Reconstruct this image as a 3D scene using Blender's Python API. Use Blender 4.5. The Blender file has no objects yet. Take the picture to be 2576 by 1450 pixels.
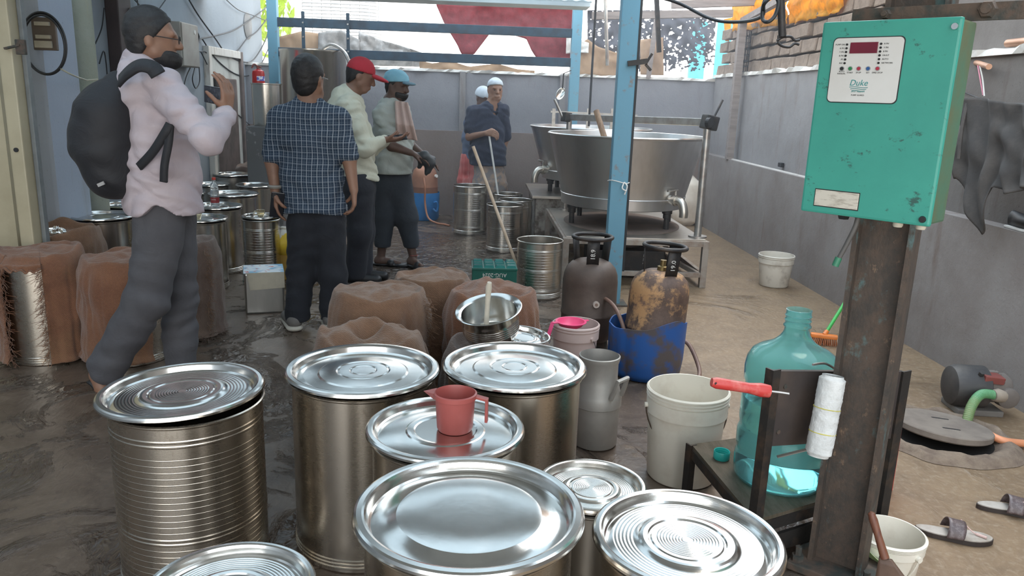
import bpy, bmesh, math, random
import numpy as np
from mathutils import Vector, Matrix, Euler, noise as mnoise
random.seed(7)
PI = math.pi
scn = bpy.context.scene
COL = scn.collection

# ------------------------------------------------------------------ camera
F_PX, IMG_W, IMG_H, CAM_H = 1950.0, 2576.0, 1450.0, 1.45
def _camera():
    yv = Vector((-83.0, 481.0, -F_PX)).normalized()
    r = 0.035
    a = F_PX * F_PX / (481 - 83 * r)
    zv = -Vector((-r * a, -a, -F_PX)).normalized()
    xv = yv.cross(zv)
    M = Matrix((xv, yv, zv))
    cam = bpy.data.cameras.new('camera')
    cam.sensor_width = 36.0
    cam.sensor_fit = 'HORIZONTAL'
    cam.lens = F_PX / IMG_W * 36.0
    cam.clip_start = 0.05
    cam.clip_end = 200
    o = bpy.data.objects.new('camera', cam)
    COL.objects.link(o)
    m4 = M.to_4x4()
    m4.translation = Vector((0, 0, CAM_H))
    o.matrix_world = m4
    scn.camera = o
    return M
CAM_M = _camera()

# ------------------------------------------------------------------ world, sun, exposure
def _world():
    w = bpy.data.worlds.new('hazy_sky')
    scn.world = w
    w.use_nodes = True
    nt = w.node_tree
    nt.nodes.clear()
    out = nt.nodes.new('ShaderNodeOutputWorld')
    bg = nt.nodes.new('ShaderNodeBackground')
    tc = nt.nodes.new('ShaderNodeTexCoord')
    sp = nt.nodes.new('ShaderNodeSeparateXYZ')
    rp = nt.nodes.new('ShaderNodeValToRGB')
    rp.color_ramp.elements[0].position = 0.0
    rp.color_ramp.elements[0].color = (1.0, 0.97, 0.92, 1)
    rp.color_ramp.elements[1].position = 0.8
    rp.color_ramp.elements[1].color = (0.72, 0.86, 1.0, 1)
    nt.links.new(tc.outputs['Generated'], sp.inputs[0])
    nt.links.new(sp.outputs['Z'], rp.inputs[0])
    nt.links.new(rp.outputs[0], bg.inputs['Color'])
    bg.inputs['Strength'].default_value = 3.0
    nt.links.new(bg.outputs[0], out.inputs['Surface'])
_world()
def _sun():
    l = bpy.data.lights.new('sun', 'SUN')
    l.energy = 1.1
    l.angle = math.radians(24)
    l.color = (1.0, 0.86, 0.68)
    o = bpy.data.objects.new('sun', l)
    COL.objects.link(o)
    d = Vector((-0.30, -0.45, -1.0))        # hazy sun high over the yard, from the back and the right
    o.rotation_euler = d.to_track_quat('-Z', 'Y').to_euler()
_sun()
scn.view_settings.view_transform = 'Standard'
scn.view_settings.look = 'None'
scn.view_settings.gamma = 1.0
scn.view_settings.use_curve_mapping = False
scn.view_settings.exposure = 0.42
scn.cycles.max_bounces = 8
scn.cycles.transmission_bounces = 7
scn.cycles.glossy_bounces = 4
scn.cycles.diffuse_bounces = 3

# ------------------------------------------------------------------ helpers
def ray(px, py):
    return CAM_M @ Vector((px - IMG_W / 2, -(py - IMG_H / 2), -F_PX))
def gz(px, py, z=0.0):
    d = ray(px, py); t = (z - CAM_H) / d.z
    return Vector((0, 0, CAM_H)) + d * t
def at(px, py, Y):
    d = ray(px, py); t = Y / d.y
    return Vector((0, 0, CAM_H)) + d * t
def atx(px, py, X):
    d = ray(px, py); t = X / d.x
    return Vector((0, 0, CAM_H)) + d * t

class MB:
    """collects shapes, then builds ONE mesh object"""
    def __init__(s):
        s.v, s.f = [], []
        s.M = Matrix.Identity(4)
    def add(s, vs, fs):
        b = len(s.v)
        M = s.M
        s.v.extend([tuple(M @ Vector(p)) for p in vs])
        s.f.extend([tuple(i + b for i in f) for f in fs])
        return s
    def box(s, c, size, rot=None, bev=0.0):
        x, y, z = (q / 2 for q in size)
        if bev > 0:
            b = min(bev, x * .9, y * .9, z * .9)
            vs, fs = [], []
            bm = bmesh.new()
            bmesh.ops.create_cube(bm, size=1)
            for v in bm.verts:
                v.co = Vector((v.co.x * 2 * x, v.co.y * 2 * y, v.co.z * 2 * z))
            bmesh.ops.bevel(bm, geom=bm.edges[:], offset=b, segments=2, profile=.6, affect='EDGES')
            bm.verts.index_update()
            vs = [v.co.copy() for v in bm.verts]
            fs = [[v.index for v in f.verts] for f in bm.faces]
            bm.free()
        else:
            vs = [Vector((sx * x, sy * y, sz * z)) for sx in (-1, 1) for sy in (-1, 1) for sz in (-1, 1)]
            fs = [(0, 1, 3, 2), (4, 6, 7, 5), (0, 4, 5, 1), (2, 3, 7, 6), (0, 2, 6, 4), (1, 5, 7, 3)]
        R = rot.to_matrix() if isinstance(rot, Euler) else (rot if rot is not None else Matrix.Identity(3))
        c = Vector(c)
        return s.add([R @ p + c for p in vs], fs)
    def span(s, lo, hi, bev=0.0):
        lo, hi = Vector(lo), Vector(hi)
        return s.box((lo + hi) / 2, hi - lo, None, bev)
    def bar(s, a, b, w, h=None, bev=0.0, up=(0, 0, 1)):
        a, b = Vector(a), Vector(b)
        h = h or w
        d = (b - a); L = d.length; d.normalize()
        u = Vector(up)
        if abs(d.dot(u)) > .95: u = Vector((1, 0, 0))
        x = u.cross(d).normalized(); z = d.cross(x)
        R = Matrix((x, d, z)).transposed()
        return s.box((a + b) / 2, (w, L, h), R, bev)
    def cyl(s, a, b, r, r2=None, n=20, cap=True):
        return s.tube([a, b], [r, r if r2 is None else r2], n, cap)
    def tube(s, pts, r, n=10, cap=True, closed=False):
        pts = [Vector(p) for p in pts]
        m = len(pts)
        rs = r if isinstance(r, (list, tuple)) else [r] * m
        vs, fs = [], []
        prev = None
        for i, p in enumerate(pts):
            if closed:
                t = (pts[(i + 1) % m] - pts[i - 1])
            else:
                t = pts[min(i + 1, m - 1)] - pts[max(i - 1, 0)]
            if t.length < 1e-9: t = Vector((0, 0, 1))
            t.normalize()
            if prev is None:
                u = Vector((0, 0, 1)) if abs(t.z) < .9 else Vector((1, 0, 0))
                x = u.cross(t).normalized()
            else:
                x = (prev - t * prev.dot(t))
                x = x.normalized() if x.length > 1e-6 else prev
            prev = x
            y = t.cross(x)
            for k in range(n):
                a = 2 * PI * k / n
                vs.append(p + (x * math.cos(a) + y * math.sin(a)) * rs[i])
        rng = m if closed else m - 1
        for i in range(rng):
            j = (i + 1) % m
            for k in range(n):
                l = (k + 1) % n
                fs.append((i * n + k, i * n + l, j * n + l, j * n + k))
        if cap and not closed:
            fs.append(tuple(range(n - 1, -1, -1)))
            fs.append(tuple((m - 1) * n + k for k in range(n)))
        return s.add(vs, fs)
    def lathe(s, prof, n=48, c=(0, 0, 0), sx=1.0, sy=1.0, a0=0.0, a1=2 * PI):
        """profile [(r, z)...] turned round Z; r = 0 ends close to a point"""
        c = Vector(c)
        full = abs(a1 - a0 - 2 * PI) < 1e-6
        cols = n if full else n + 1
        vs, fs, rows = [], [], []
        for (r, z) in prof:
            if r <= 1e-7:
                rows.append([len(vs)]); vs.append(c + Vector((0, 0, z)))
            else:
                st = len(vs)
                for k in range(cols):
                    a = a0 + (a1 - a0) * k / n
                    vs.append(c + Vector((r * math.cos(a) * sx, r * math.sin(a) * sy, z)))
                rows.append(list(range(st, st + cols)))
        for i in range(len(rows) - 1):
            A, B = rows[i], rows[i + 1]
            if len(A) == 1 and len(B) == 1: continue
            for k in range(cols if full else cols - 1):
                l = (k + 1) % cols
                if len(A) == 1: fs.append((A[0], B[l], B[k]))
                elif len(B) == 1: fs.append((A[k], A[l], B[0]))
                else: fs.append((A[k], A[l], B[l], B[k]))
        return s.add(vs, fs)
    def grid(s, fn, nu, nv, wrap_u=False):
        vs = [Vector(fn(i / (nu if wrap_u else nu - 1), j / (nv - 1))) for j in range(nv) for i in range(nu)]
        fs = []
        for j in range(nv - 1):
            for i in range(nu if wrap_u else nu - 1):
                k = (i + 1) % nu
                fs.append((j * nu + i, j * nu + k, (j + 1) * nu + k, (j + 1) * nu + i))
        return s.add(vs, fs)
    def prism(s, poly, z0, z1):
        """poly [(x, y)...] counter-clockwise, extruded in Z"""
        n = len(poly)
        vs = [(x, y, z0) for x, y in poly] + [(x, y, z1) for x, y in poly]
        fs = [tuple(range(n - 1, -1, -1)), tuple(range(n, 2 * n))]
        fs += [(i, (i + 1) % n, n + (i + 1) % n, n + i) for i in range(n)]
        return s.add(vs, fs)
    def build(s, name, m, parent=None, smooth=True, ang=38, loc=None, rot=None):
        me = bpy.data.meshes.new(name)
        me.from_pydata(s.v, [], s.f)
        return link_mesh(name, me, m, parent, smooth, ang, loc, rot)

def link_mesh(name, me, m, parent=None, smooth=True, ang=38, loc=None, rot=None):
    me.validate()
    if smooth:
        me.polygons.foreach_set('use_smooth', [True] * len(me.polygons))
        if ang < 179: me.set_sharp_from_angle(angle=math.radians(ang))
    for q in (m if isinstance(m, (list, tuple)) else [m]):
        me.materials.append(q)
    o = bpy.data.objects.new(name, me)
    COL.objects.link(o)
    if parent is not None: o.parent = parent
    if loc is not None: o.location = loc
    if rot is not None: o.rotation_euler = rot
    return o

def solidify(o, t, offset=0):
    md = o.modifiers.new('thickness', 'SOLIDIFY'); md.thickness = t; md.offset = offset
    return o

def tag(o, label, cat, group=None, kind=None):
    o['label'] = label; o['category'] = cat
    if group: o['group'] = group
    if kind: o['kind'] = kind
    return o
def thing(name, label, cat, loc=(0, 0, 0), rot=(0, 0, 0), group=None):
    o = bpy.data.objects.new(name, None)
    COL.objects.link(o)
    o.empty_display_size = .1
    o.location = loc; o.rotation_euler = rot
    return tag(o, label, cat, group)
def struct(name, mb, m, parent=None, smooth=False, **k):
    o = mb.build(name, m, parent, smooth, **k)
    if parent is None: o['kind'] = 'structure'
    return o
def spline(pts, n=8, closed=False):
    """Catmull-Rom through the points"""
    P = [Vector(p) for p in pts]
    m = len(P); out = []
    for i in range(m if closed else m - 1):
        if closed: p0, p1, p2, p3 = P[i - 1], P[i], P[(i + 1) % m], P[(i + 2) % m]
        else: p0, p1, p2, p3 = P[max(i - 1, 0)], P[i], P[i + 1], P[min(i + 2, m - 1)]
        for k in range(n):
            t = k / n
            out.append(.5 * ((2 * p1) + (p2 - p0) * t + (2 * p0 - 5 * p1 + 4 * p2 - p3) * t * t + (3 * p1 - p0 - 3 * p2 + p3) * t ** 3))
    if not closed: out.append(P[-1])
    return out
def nz(p, s=1.0):
    return mnoise.noise(Vector(p) * s)

# ------------------------------------------------------------------ materials
class NT:
    def __init__(s, name):
        s.m = bpy.data.materials.new(name)
        s.m.use_nodes = True
        s.t = s.m.node_tree
        s.b = s.t.nodes['Principled BSDF']
        s.tc = None
    def n(s, ty, **k):
        q = s.t.nodes.new(ty)
        for a, b in k.items(): setattr(q, a, b)
        return q
    def l(s, a, b): s.t.links.new(a, b)
    def co(s, which='Object', scale=(1, 1, 1), rot=(0, 0, 0)):
        if s.tc is None: s.tc = s.n('ShaderNodeTexCoord')
        mp = s.n('ShaderNodeMapping')
        mp.inputs['Scale'].default_value = scale
        mp.inputs['Rotation'].default_value = rot
        s.l(s.tc.outputs[which], mp.inputs['Vector'])
        return mp.outputs[0]
    def noise(s, scale, detail=4, rough=.55, co=None, dist=0.0):
        q = s.n('ShaderNodeTexNoise')
        q.inputs['Scale'].default_value = scale
        q.inputs['Detail'].default_value = detail
        q.inputs['Roughness'].default_value = rough
        q.inputs['Distortion'].default_value = dist
        s.l(co if co is not None else s.co(), q.inputs['Vector'])
        return q.outputs[0]
    def ramp(s, f, lo, hi, c0=(0, 0, 0, 1), c1=(1, 1, 1, 1)):
        q = s.n('ShaderNodeValToRGB')
        e = q.color_ramp.elements
        e[0].position, e[1].position = lo, hi
        e[0].color, e[1].color = c0, c1
        s.l(f, q.inputs[0])
        return q.outputs[0]
    def mix(s, f, a, b, mode='MIX'):
        q = s.n('ShaderNodeMix', data_type='RGBA', blend_type=mode)
        if isinstance(f, (int, float)): q.inputs[0].default_value = f
        else: s.l(f, q.inputs[0])
        for v, i in ((a, 6), (b, 7)):
            if isinstance(v, (tuple, list)): q.inputs[i].default_value = (*v[:3], 1)
            else: s.l(v, q.inputs[i])
        return q.outputs[2]
    def math(s, op, a, b=0.0, c=0.0):
        q = s.n('ShaderNodeMath', operation=op)
        for i, v in enumerate((a, b, c)):
            if isinstance(v, (int, float)): q.inputs[i].default_value = v
            else: s.l(v, q.inputs[i])
        return q.outputs[0]
    def bump(s, h, strength=.3, dist=.01, after=None):
        q = s.n('ShaderNodeBump')
        q.inputs['Strength'].default_value = strength
        q.inputs['Distance'].default_value = dist
        s.l(h, q.inputs['Height'])
        if after is not None: s.l(after, q.inputs['Normal'])
        s.l(q.outputs[0], s.b.inputs['Normal'])
        return q.outputs[0]
    def set(s, color=None, rough=None, metal=None, **k):
        for v, nm in ((color, 'Base Color'), (rough, 'Roughness'), (metal, 'Metallic')):
            if v is None: continue
            if isinstance(v, (int, float)): s.b.inputs[nm].default_value = v
            elif isinstance(v, (tuple, list)): s.b.inputs[nm].default_value = (*v[:3], 1)
            else: s.l(v, s.b.inputs[nm])
        for nm, v in k.items(): s.b.inputs[nm.replace('_', ' ')].default_value = v
        return s.m

MATS = {}
def pm(name, color, rough=.6, metal=0.0, c2=None, vs=6.0, lo=.4, hi=.65, bump=0.0, bs=40.0, stretch=(1, 1, 1), bd=.004, det=5, **k):
    """plain procedural material: base colour, a second colour in noise patches, fine relief"""
    if name in MATS: return MATS[name]
    q = NT(name)
    if c2 is None: c2 = tuple(x * .72 for x in color)
    co = q.co('Object', stretch)
    col = q.mix(q.ramp(q.noise(vs, det, .6, co), lo, hi), color, c2)
    q.set(col, rough, metal, **k)
    if bump > 0: q.bump(q.noise(bs, 4, .6, co), bump, bd)
    MATS[name] = q.m
    return q.m

def m_steel(name, col=(.74, .71, .66), r0=.16, r1=.34, dirt=None, aniso=0.0, ring=0.0):
    q = NT(name)
    n1 = q.noise(5, 6, .65, q.co('Object', (1, 1, .25)))
    n2 = q.noise(60, 3, .6, q.co('Object', (1, 1, 6)))
    rr = q.n('ShaderNodeMapRange')
    rr.inputs['To Min'].default_value = r0; rr.inputs['To Max'].default_value = r1
    q.l(q.math('ADD', q.math('MULTIPLY', n1, .7), q.math('MULTIPLY', n2, .3)), rr.inputs['Value'])
    c = q.mix(q.ramp(n1, .45, .75), col, tuple(x * .78 for x in col))
    if dirt:
        c = q.mix(q.ramp(q.noise(9, 8, .7, q.co('Object', (1, 1, .35))), .62, .74), c, dirt)
    q.set(c, rr.outputs[0], 1.0)
    if aniso: q.b.inputs['Anisotropic'].default_value = aniso
    q.bump(q.math('ADD', n2, q.math('MULTIPLY', n1, 3.0)), .035, .002)
    MATS[name] = q.m
    return q.m
STEEL = m_steel('brushed_steel', (.66, .63, .58), dirt=(.36, .30, .24))
STEEL_W = m_steel('warm_scratched_steel', (.60, .54, .46), .18, .36, dirt=(.30, .24, .18))
STEEL_L = m_steel('polished_tray_steel', (.68, .67, .64), .10, .24)
STEEL_D = m_steel('stained_steel', (.60, .56, .50), .25, .45, dirt=(.20, .14, .10))
VAT = m_steel('vat_steel', (.66, .65, .64), .26, .40)

def m_floor():
    q = NT('wet_concrete_floor')
    co = q.co('Object')
    sp = q.n('ShaderNodeSeparateXYZ'); q.l(q.tc.outputs['Object'], sp.inputs[0])
    big = q.noise(.9, 6, .6, co, .6)
    mid = q.noise(4.5, 8, .68, co, .8)
    fine = q.noise(38, 6, .65, co)
    # dry brown concrete towards the open side, wet dark concrete where the cans are washed
    x = q.math('MULTIPLY_ADD', big, 1.5, q.math('ADD', sp.outputs['X'], -.75))
    x = q.math('MULTIPLY_ADD', mid, .7, q.math('ADD', x, -.35))
    dry = q.ramp(x, .80, 1.9)
    q.l(dry, q.n('NodeReroute').inputs[0])
    drycol = q.mix(q.ramp(mid, .35, .7), (.235, .158, .092), (.145, .094, .055))
    drycol = q.mix(q.ramp(fine, .5, .75), drycol, (.29, .22, .15))
    wetcol = q.mix(q.ramp(mid, .38, .66), (.085, .060, .044), (.15, .112, .084))
    wetcol = q.mix(q.ramp(fine, .55, .8), wetcol, (.20, .155, .12))
    col = q.mix(dry, wetcol, drycol)
    # puddles: smooth and dark
    dx = q.math('MULTIPLY', q.math('ADD', sp.outputs['X'], .25), .62); dy = q.math('MULTIPLY', q.math('ADD', sp.outputs['Y'], -6.7), .42)
    g = q.n('ShaderNodeClamp'); q.l(q.math('SUBTRACT', 1.0, q.math('ADD', q.math('MULTIPLY', dx, dx), q.math('MULTIPLY', dy, dy))), g.inputs[0])
    pud = q.ramp(q.math('MULTIPLY_ADD', g.outputs[0], .13, q.noise(1.7, 8, .62, co, 1.2)), .50, .56)
    pud2 = q.ramp(q.noise(1.15, 7, .6, q.co('Object', (1, 1, 1), (0, 0, .7)), 1.0), .56, .64)
    wetness = q.mix(dry, pud, q.mix(.55, (0, 0, 0), pud2))
    col = q.mix(q.math('MULTIPLY', wetness, .55), col, (.045, .034, .027))
    rgh = q.mix(wetness, q.mix(dry, (.34, .34, .34), (.50, .50, .50)), (.07, .07, .07))
    q.set(col, rgh, 0.0)
    rip = q.math('MULTIPLY', q.noise(13, 3, .55, q.co('Object', (1, .6, 1)), 1.2), q.math('MULTIPLY_ADD', wetness, .85, .15))
    b1 = q.bump(fine, .30, .006)
    b = q.bump(rip, .8, .034, after=b1)
    return q.m
FLOOR = m_floor()
def m_plaster(name, c, c2, c3, sc=2.2, bump=.35):
    q = NT(name)
    co = q.co('Object')
    st = q.co('Object', (1, 1, .16))
    col = q.mix(q.ramp(q.noise(sc, 7, .65, co), .35, .65), c, c2)
    col = q.mix(q.ramp(q.noise(5.0, 8, .7, st), .56, .72), col, c3)
    col = q.mix(q.ramp(q.noise(70, 3, .6, co), .66, .72), col, tuple(x * .6 for x in c))
    q.set(col, .82, 0)
    q.bump(q.math('ADD', q.noise(55, 5, .7, co), q.math('MULTIPLY', q.noise(9, 4, .6, co), 1.5)), bump, .008)
    return q.m
PL_GREY = m_plaster('grey_wall_plaster', (.27, .258, .255), (.22, .205, .20), (.185, .145, .125))
PL_LOW = m_plaster('stained_lower_plaster', (.25, .225, .21), (.195, .165, .15), (.165, .12, .10))
PL_BLUE = m_plaster('blue_grey_paint', (.29, .33, .37), (.25, .285, .32), (.235, .265, .28), 1.4, .2)
PL_DARK = m_plaster('dark_cement_plaster', (.155, .138, .125), (.12, .105, .095), (.105, .082, .07), 3)
BLOCK = pm('concrete_block', (.25, .19, .145), .9, 0, (.17, .125, .095), 14, bump=.6, bs=60, bd=.01)
WHITEW = pm('whitewash', (.74, .72, .68), .8, 0, (.55, .52, .47), 5, bump=.3, bs=30)
BLUEP = pm('chipped_blue_paint', (.13, .30, .40), .5, .1, (.20, .19, .18), 16, .60, .70, bump=.15, bs=60)
DKBLUE = pm('dark_blue_steel_paint', (.022, .055, .088), .5, .1, (.016, .03, .045), 9, bump=.1)
CEIL = pm('pale_blue_ceiling_sheet', (.66, .73, .76), .55, 0, (.52, .57, .59), 2.5, .45, .7, bump=.1)
BLACKM = pm('black_painted_iron', (.030, .028, .028), .5, .3, (.07, .055, .045), 14, .5, .75, bump=.2)
RUST = pm('rusty_iron', (.11, .078, .06), .75, .2, (.05, .055, .05), 18, .42, .6, bump=.5, bs=50, bd=.006)
BLACKP = pm('black_plastic', (.018, .018, .02), .45)
WIRE = pm('black_cable', (.02, .022, .025), .5)
GALV = pm('galvanised_pipe', (.45, .44, .42), .38, .9, (.34, .30, .27), 12)
CREAM = pm('cream_enamel', (.44, .39, .27), .45, 0, (.34, .295, .195), 3, .4, .75, bump=.12, bs=25)
WOODP = pm('weathered_pale_wood', (.60, .58, .54), .8, 0, (.35, .30, .25), 9, .5, .7, .0, stretch=(4, 4, .5))
WOOD = pm('old_wood', (.24, .16, .10), .7, 0, (.15, .09, .06), 8, stretch=(6, 6, .6), bump=.3)
CLOTH_W = pm('white_cotton', (.72, .70, .66), .9, 0, (.62, .60, .56), 9)

# ================================================================== the setting
WL, WR, WB = -2.80, 2.77, 9.70
mb = MB(); mb.span((-5, -2.5, -.12), (3.3, 10.6, 0))
struct('floor', mb, FLOOR)
YARD = pm('yard_earth', (.42, .36, .28), .9, 0, (.30, .26, .18), 2, bump=.3)
mb = MB(); mb.span((-12, 10.6, -.12), (14, 40, 0.0))
struct('ground_yard', mb, YARD)

# left wall with its doorway; one continuous wall running past the back wall
mb = MB(); mb.span((WL - .2, 4.95, 0), (WL, 10.55, 3.3))
struct('wall_left', mb, PL_BLUE)
mb = MB(); mb.span((-3.05, 4.90, 0), (-2.585, 5.30, 3.3))
mb.span((-2.60, 4.885, 0), (-2.575, 4.915, 3.3))
struct('trim_1', mb, m_plaster('shaded_blue_paint', (.36, .40, .47), (.31, .35, .42), (.30, .32, .34), 1.2, .12))
# round cement column next to the pilaster
PILLAR = m_plaster('mouldy_cement_column', (.36, .37, .32), (.29, .31, .24), (.40, .36, .22), 3, .3)
c = at(205, 260, 5.62)
mb = MB(); mb.lathe([(0, 0), (.118, 0), (.118, 3.3), (0, 3.3)], 40, (c.x, 5.62, 0))
struct('pillar', mb, PILLAR, smooth=True)
# wall behind the gate, further left and towards the viewer
mb = MB(); mb.span((-3.6, -2.5, 0), (-3.4, 4.9, 3.3))
struct('wall_left_front', mb, PL_BLUE)

# right wall: thick lower course with a ledge, grey course above it, whitewashed capping
mb = MB(); mb.span((WR, -2.5, 0), (3.25, WB, .873))
struct('wall_right', mb, PL_LOW)
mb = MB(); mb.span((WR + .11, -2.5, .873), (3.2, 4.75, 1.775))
struct('wall_right_near', mb, PL_DARK)  # near stretch in a darker, browner plaster than the far one
mb = MB(); mb.span((WR + .11, 4.75, .873), (3.2, WB, 1.775))
struct('wall_right_upper', mb, PL_GREY)
def rough_cap(name, a, b, w, h, m, seed=0, n=60):
    a, b = Vector(a), Vector(b)
    d = (b - a); L = d.length; d.normalize(); s_ = Vector((-d.y, d.x, 0))
    mb = MB()
    def fn(u, v):
        p = a + d * (u * L)
        ring = [(-1, 0), (-1, 1), (1, 1), (1, 0), (-1, 0)]
        k = min(int(round(v * 4)), 4)
        q = ring[k]
        j = nz((u * L * 5 + seed, k % 4, 3.1), 1.0)
        j2 = nz((u * L * 17 + seed, k % 4, 9.1), 1.0)
        return p + s_ * (q[0] * w / 2 * (1 + .35 * j + .2 * j2)) + Vector((0, 0, q[1] * h * (1 + .5 * j + .4 * j2)))
    mb.grid(fn, n, 5)
    return mb
struct('trim_2', rough_cap('c', (WR + .20, -1.0, 1.772), (WR + .20, WB, 1.772), .22, .035, WHITEW, 3, 140), WHITEW)
# the upper right wall: dark plaster near, loose block masonry further on
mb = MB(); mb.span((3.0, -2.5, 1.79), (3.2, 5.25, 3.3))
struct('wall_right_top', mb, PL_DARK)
mb = MB(); mb.span((3.06, 5.25, 1.79), (3.2, WB, 2.34))
wblk = struct('wall_blocks', mb, pm('mortar', (.30, .25, .21), .95, 0, bump=.5))
bmesh_cache = []
for k in range(4):
    q = MB(); q.box((0, 0, 0), (.15, .285, .118), None, .012)
    q.v = [tuple(Vector(p) + Vector((nz(p, 31 + k), nz(p, 37 + k), nz(p, 41 + k))) * .012) for p in q.v]
    me = bpy.data.meshes.new('brick'); me.from_pydata(q.v, [], q.f); me.materials.append(BLOCK)
    bmesh_cache.append(me)
for row in range(4):
    y = 5.30 + (.15 if row % 2 else 0)
    while y < 9.55:
        o = bpy.data.objects.new('brick', random.choice(bmesh_cache)); COL.objects.link(o); o.parent = wblk
        o.location = (3.0 + random.uniform(-.022, .02), y + .15, 1.865 + row * .134 + random.uniform(-.004, .004))
        o.rotation_euler = (random.uniform(-.04, .04), 0, random.uniform(-.05, .05) + (PI if random.random() < .5 else 0))
        y += .302

# back wall: stained lower course, grey upper course, broken whitewash along the top
mb = MB(); mb.span((WL, WB, 0), (3.0, WB + .25, 1.035))
struct('wall_back', mb, m_plaster('stained_back_plaster', (.25, .205, .185), (.21, .165, .145), (.18, .125, .105), 1.6))
mb = MB(); mb.span((WL, WB + .06, 1.035), (3.0, WB + .25, 1.735))
struct('wall_back_upper', mb, m_plaster('back_grey_plaster', (.27, .27, .285), (.235, .235, .25), (.21, .195, .20), 2))
struct('trim_3', rough_cap('c', (WL, WB + .14, 1.73), (3.0, WB + .14, 1.73), .2, .03, WHITEW, 8, 120), WHITEW)
for i, px in enumerate((1163, 1415)):
    p = at(px, 250, WB)
    mb = MB(); mb.span((p.x - .035, WB + .02, 0), (p.x + .035, WB + .09, 1.74))
    struct('trim_%d' % (4 + i), mb, PL_GREY)

# ceiling of painted planks over the washing area; it stops short of the right aisle and of the back wall
mb = MB()
FILL_Y = ((2.66, 3.68), (4.70, 5.72), (6.74, 8.10))       # added translucent bays, letting in daylight to brighten drum lids and interior
for a_, b_ in ((-.4, 2.66), (3.68, 4.70), (5.72, 6.74), (8.10, 8.42)): mb.span((-2.8, a_, 2.40), (1.10, b_, 2.44))
ceil = struct('ceiling', mb, CEIL)
def m_sheet():
    q = NT('milky_fill_sheet'); q.set((.55, .60, .63), .5)
    tr = q.n('ShaderNodeBsdfTranslucent'); tr.inputs[0].default_value = (.40, .47, .51, 1)
    mx = q.n('ShaderNodeMixShader'); mx.inputs[0].default_value = .75
    q.l(q.b.outputs[0], mx.inputs[1]); q.l(tr.outputs[0], mx.inputs[2]); q.l(mx.outputs[0], q.t.nodes['Material Output'].inputs['Surface'])
    return q.m
SHEET = m_sheet()
for a_, b_ in FILL_Y:
    for k in range(4):
        x0_ = -2.78 + k * .97
        q = MB(); q.grid(lambda u, v: (x0_ + .96 * u, a_ + (b_ - a_) * v, 2.41 + .008 * math.sin(u * 2 * PI * 8)), 65, 2); q.build('fill_light_sheet', SHEET, ceil)
for i in range(26):
    y0 = -.4 + i * .34
    if any(a_ - .01 <= y0 and y0 + .33 <= b_ + .01 for a_, b_ in FILL_Y): continue
    q = MB(); q.span((-2.78, y0, 2.355 + random.uniform(0, .012)), (1.10 + random.uniform(-.03, .03), y0 + .325, 2.40), .006)
    q.build('plank', CEIL, ceil, False)

# ------------------------------------------------------------------ blue steelwork
YF = 9.15
fr = thing('steel_gantry', 'dark blue steel gantry with two cross beams standing before the back wall', 'gantry', (0, YF, 0))
zf = lambda z: 1.45 + (z - 1.45) * YF / 8.5
pl = at(690, 150, YF); pr_ = at(1447, 150, YF)
for x, m_ in ((pl.x, BLUEP), (pr_.x, BLUEP)):
    q = MB(); q.span((x - .055, -.05, 0), (x + .055, .05, 2.6), .006); q.build('post', m_, fr, False)
for z0, z1 in ((2.085, 2.175), (1.79, 1.88)):
    q = MB(); q.span((pl.x + .05, -.03, zf(z0)), (pr_.x - .05, .03, zf(z1)), .004); q.build('cross_beam', DKBLUE, fr, False)
for px in (765, 877):
    x = at(px, 90, YF).x
    q = MB(); q.span((x - .018, -.045, zf(1.82)), (x + .018, -.03, zf(2.24))); q.build('hanger', DKBLUE, fr, False)
    for z in (1.86, 1.99, 2.13):
        b_ = MB(); b_.cyl((x, -.045, zf(z)), (x, -.055, zf(z)), .011, .009, 8); b_.build('bolt', GALV, fr)
# front blue pole
pp = at(1565, 320, 5.5)
p_ = thing('steel_pole', 'tall chipped light blue square pole standing in front of the vats', 'pole', (pp.x, 5.5, 0))
q = MB(); q.span((-.062, -.045, 0), (.062, .045, 2.62), .008); q.build('shaft', BLUEP, p_, False)
q = MB(); q.span((.066, -.02, .25), (.082, .0, 2.62)); q.build('conduit', WIRE, p_, False)
q = MB(); q.span((-.11, -.09, 0), (.11, .09, .012)); q.build('base_plate', RUST, p_, False)
q = MB(); zk = at(1568, 460, 5.4).z
q.tube([(.07 * math.cos(a) * 1.1, .055 * math.sin(a) * 1.2, zk + .01 * math.sin(2 * a)) for a in [k * PI / 8 for k in range(16)]], .004, 6, closed=True)
q.tube(spline([(.03, -.062, zk), (.05, -.075, zk - .03), (.035, -.075, zk - .085)]), .005, 6)
q.tube(spline([(.03, -.062, zk), (.015, -.08, zk - .04), (.045, -.08, zk - .06)]), .005, 6)
q.build('cord_tie', CLOTH_W, p_)
q = MB(); zc = at(1600, 160, 5.4).z
q.bar((-.0, -.05, zc), (.13, -.06, zc + .02), .035); q.bar((.12, -.06, zc), (.16, -.06, zc + .07), .016); q.bar((.12, -.06, zc), (.16, -.06, zc - .04), .016)
q.build('clamp', BLACKM, p_, False)
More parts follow.
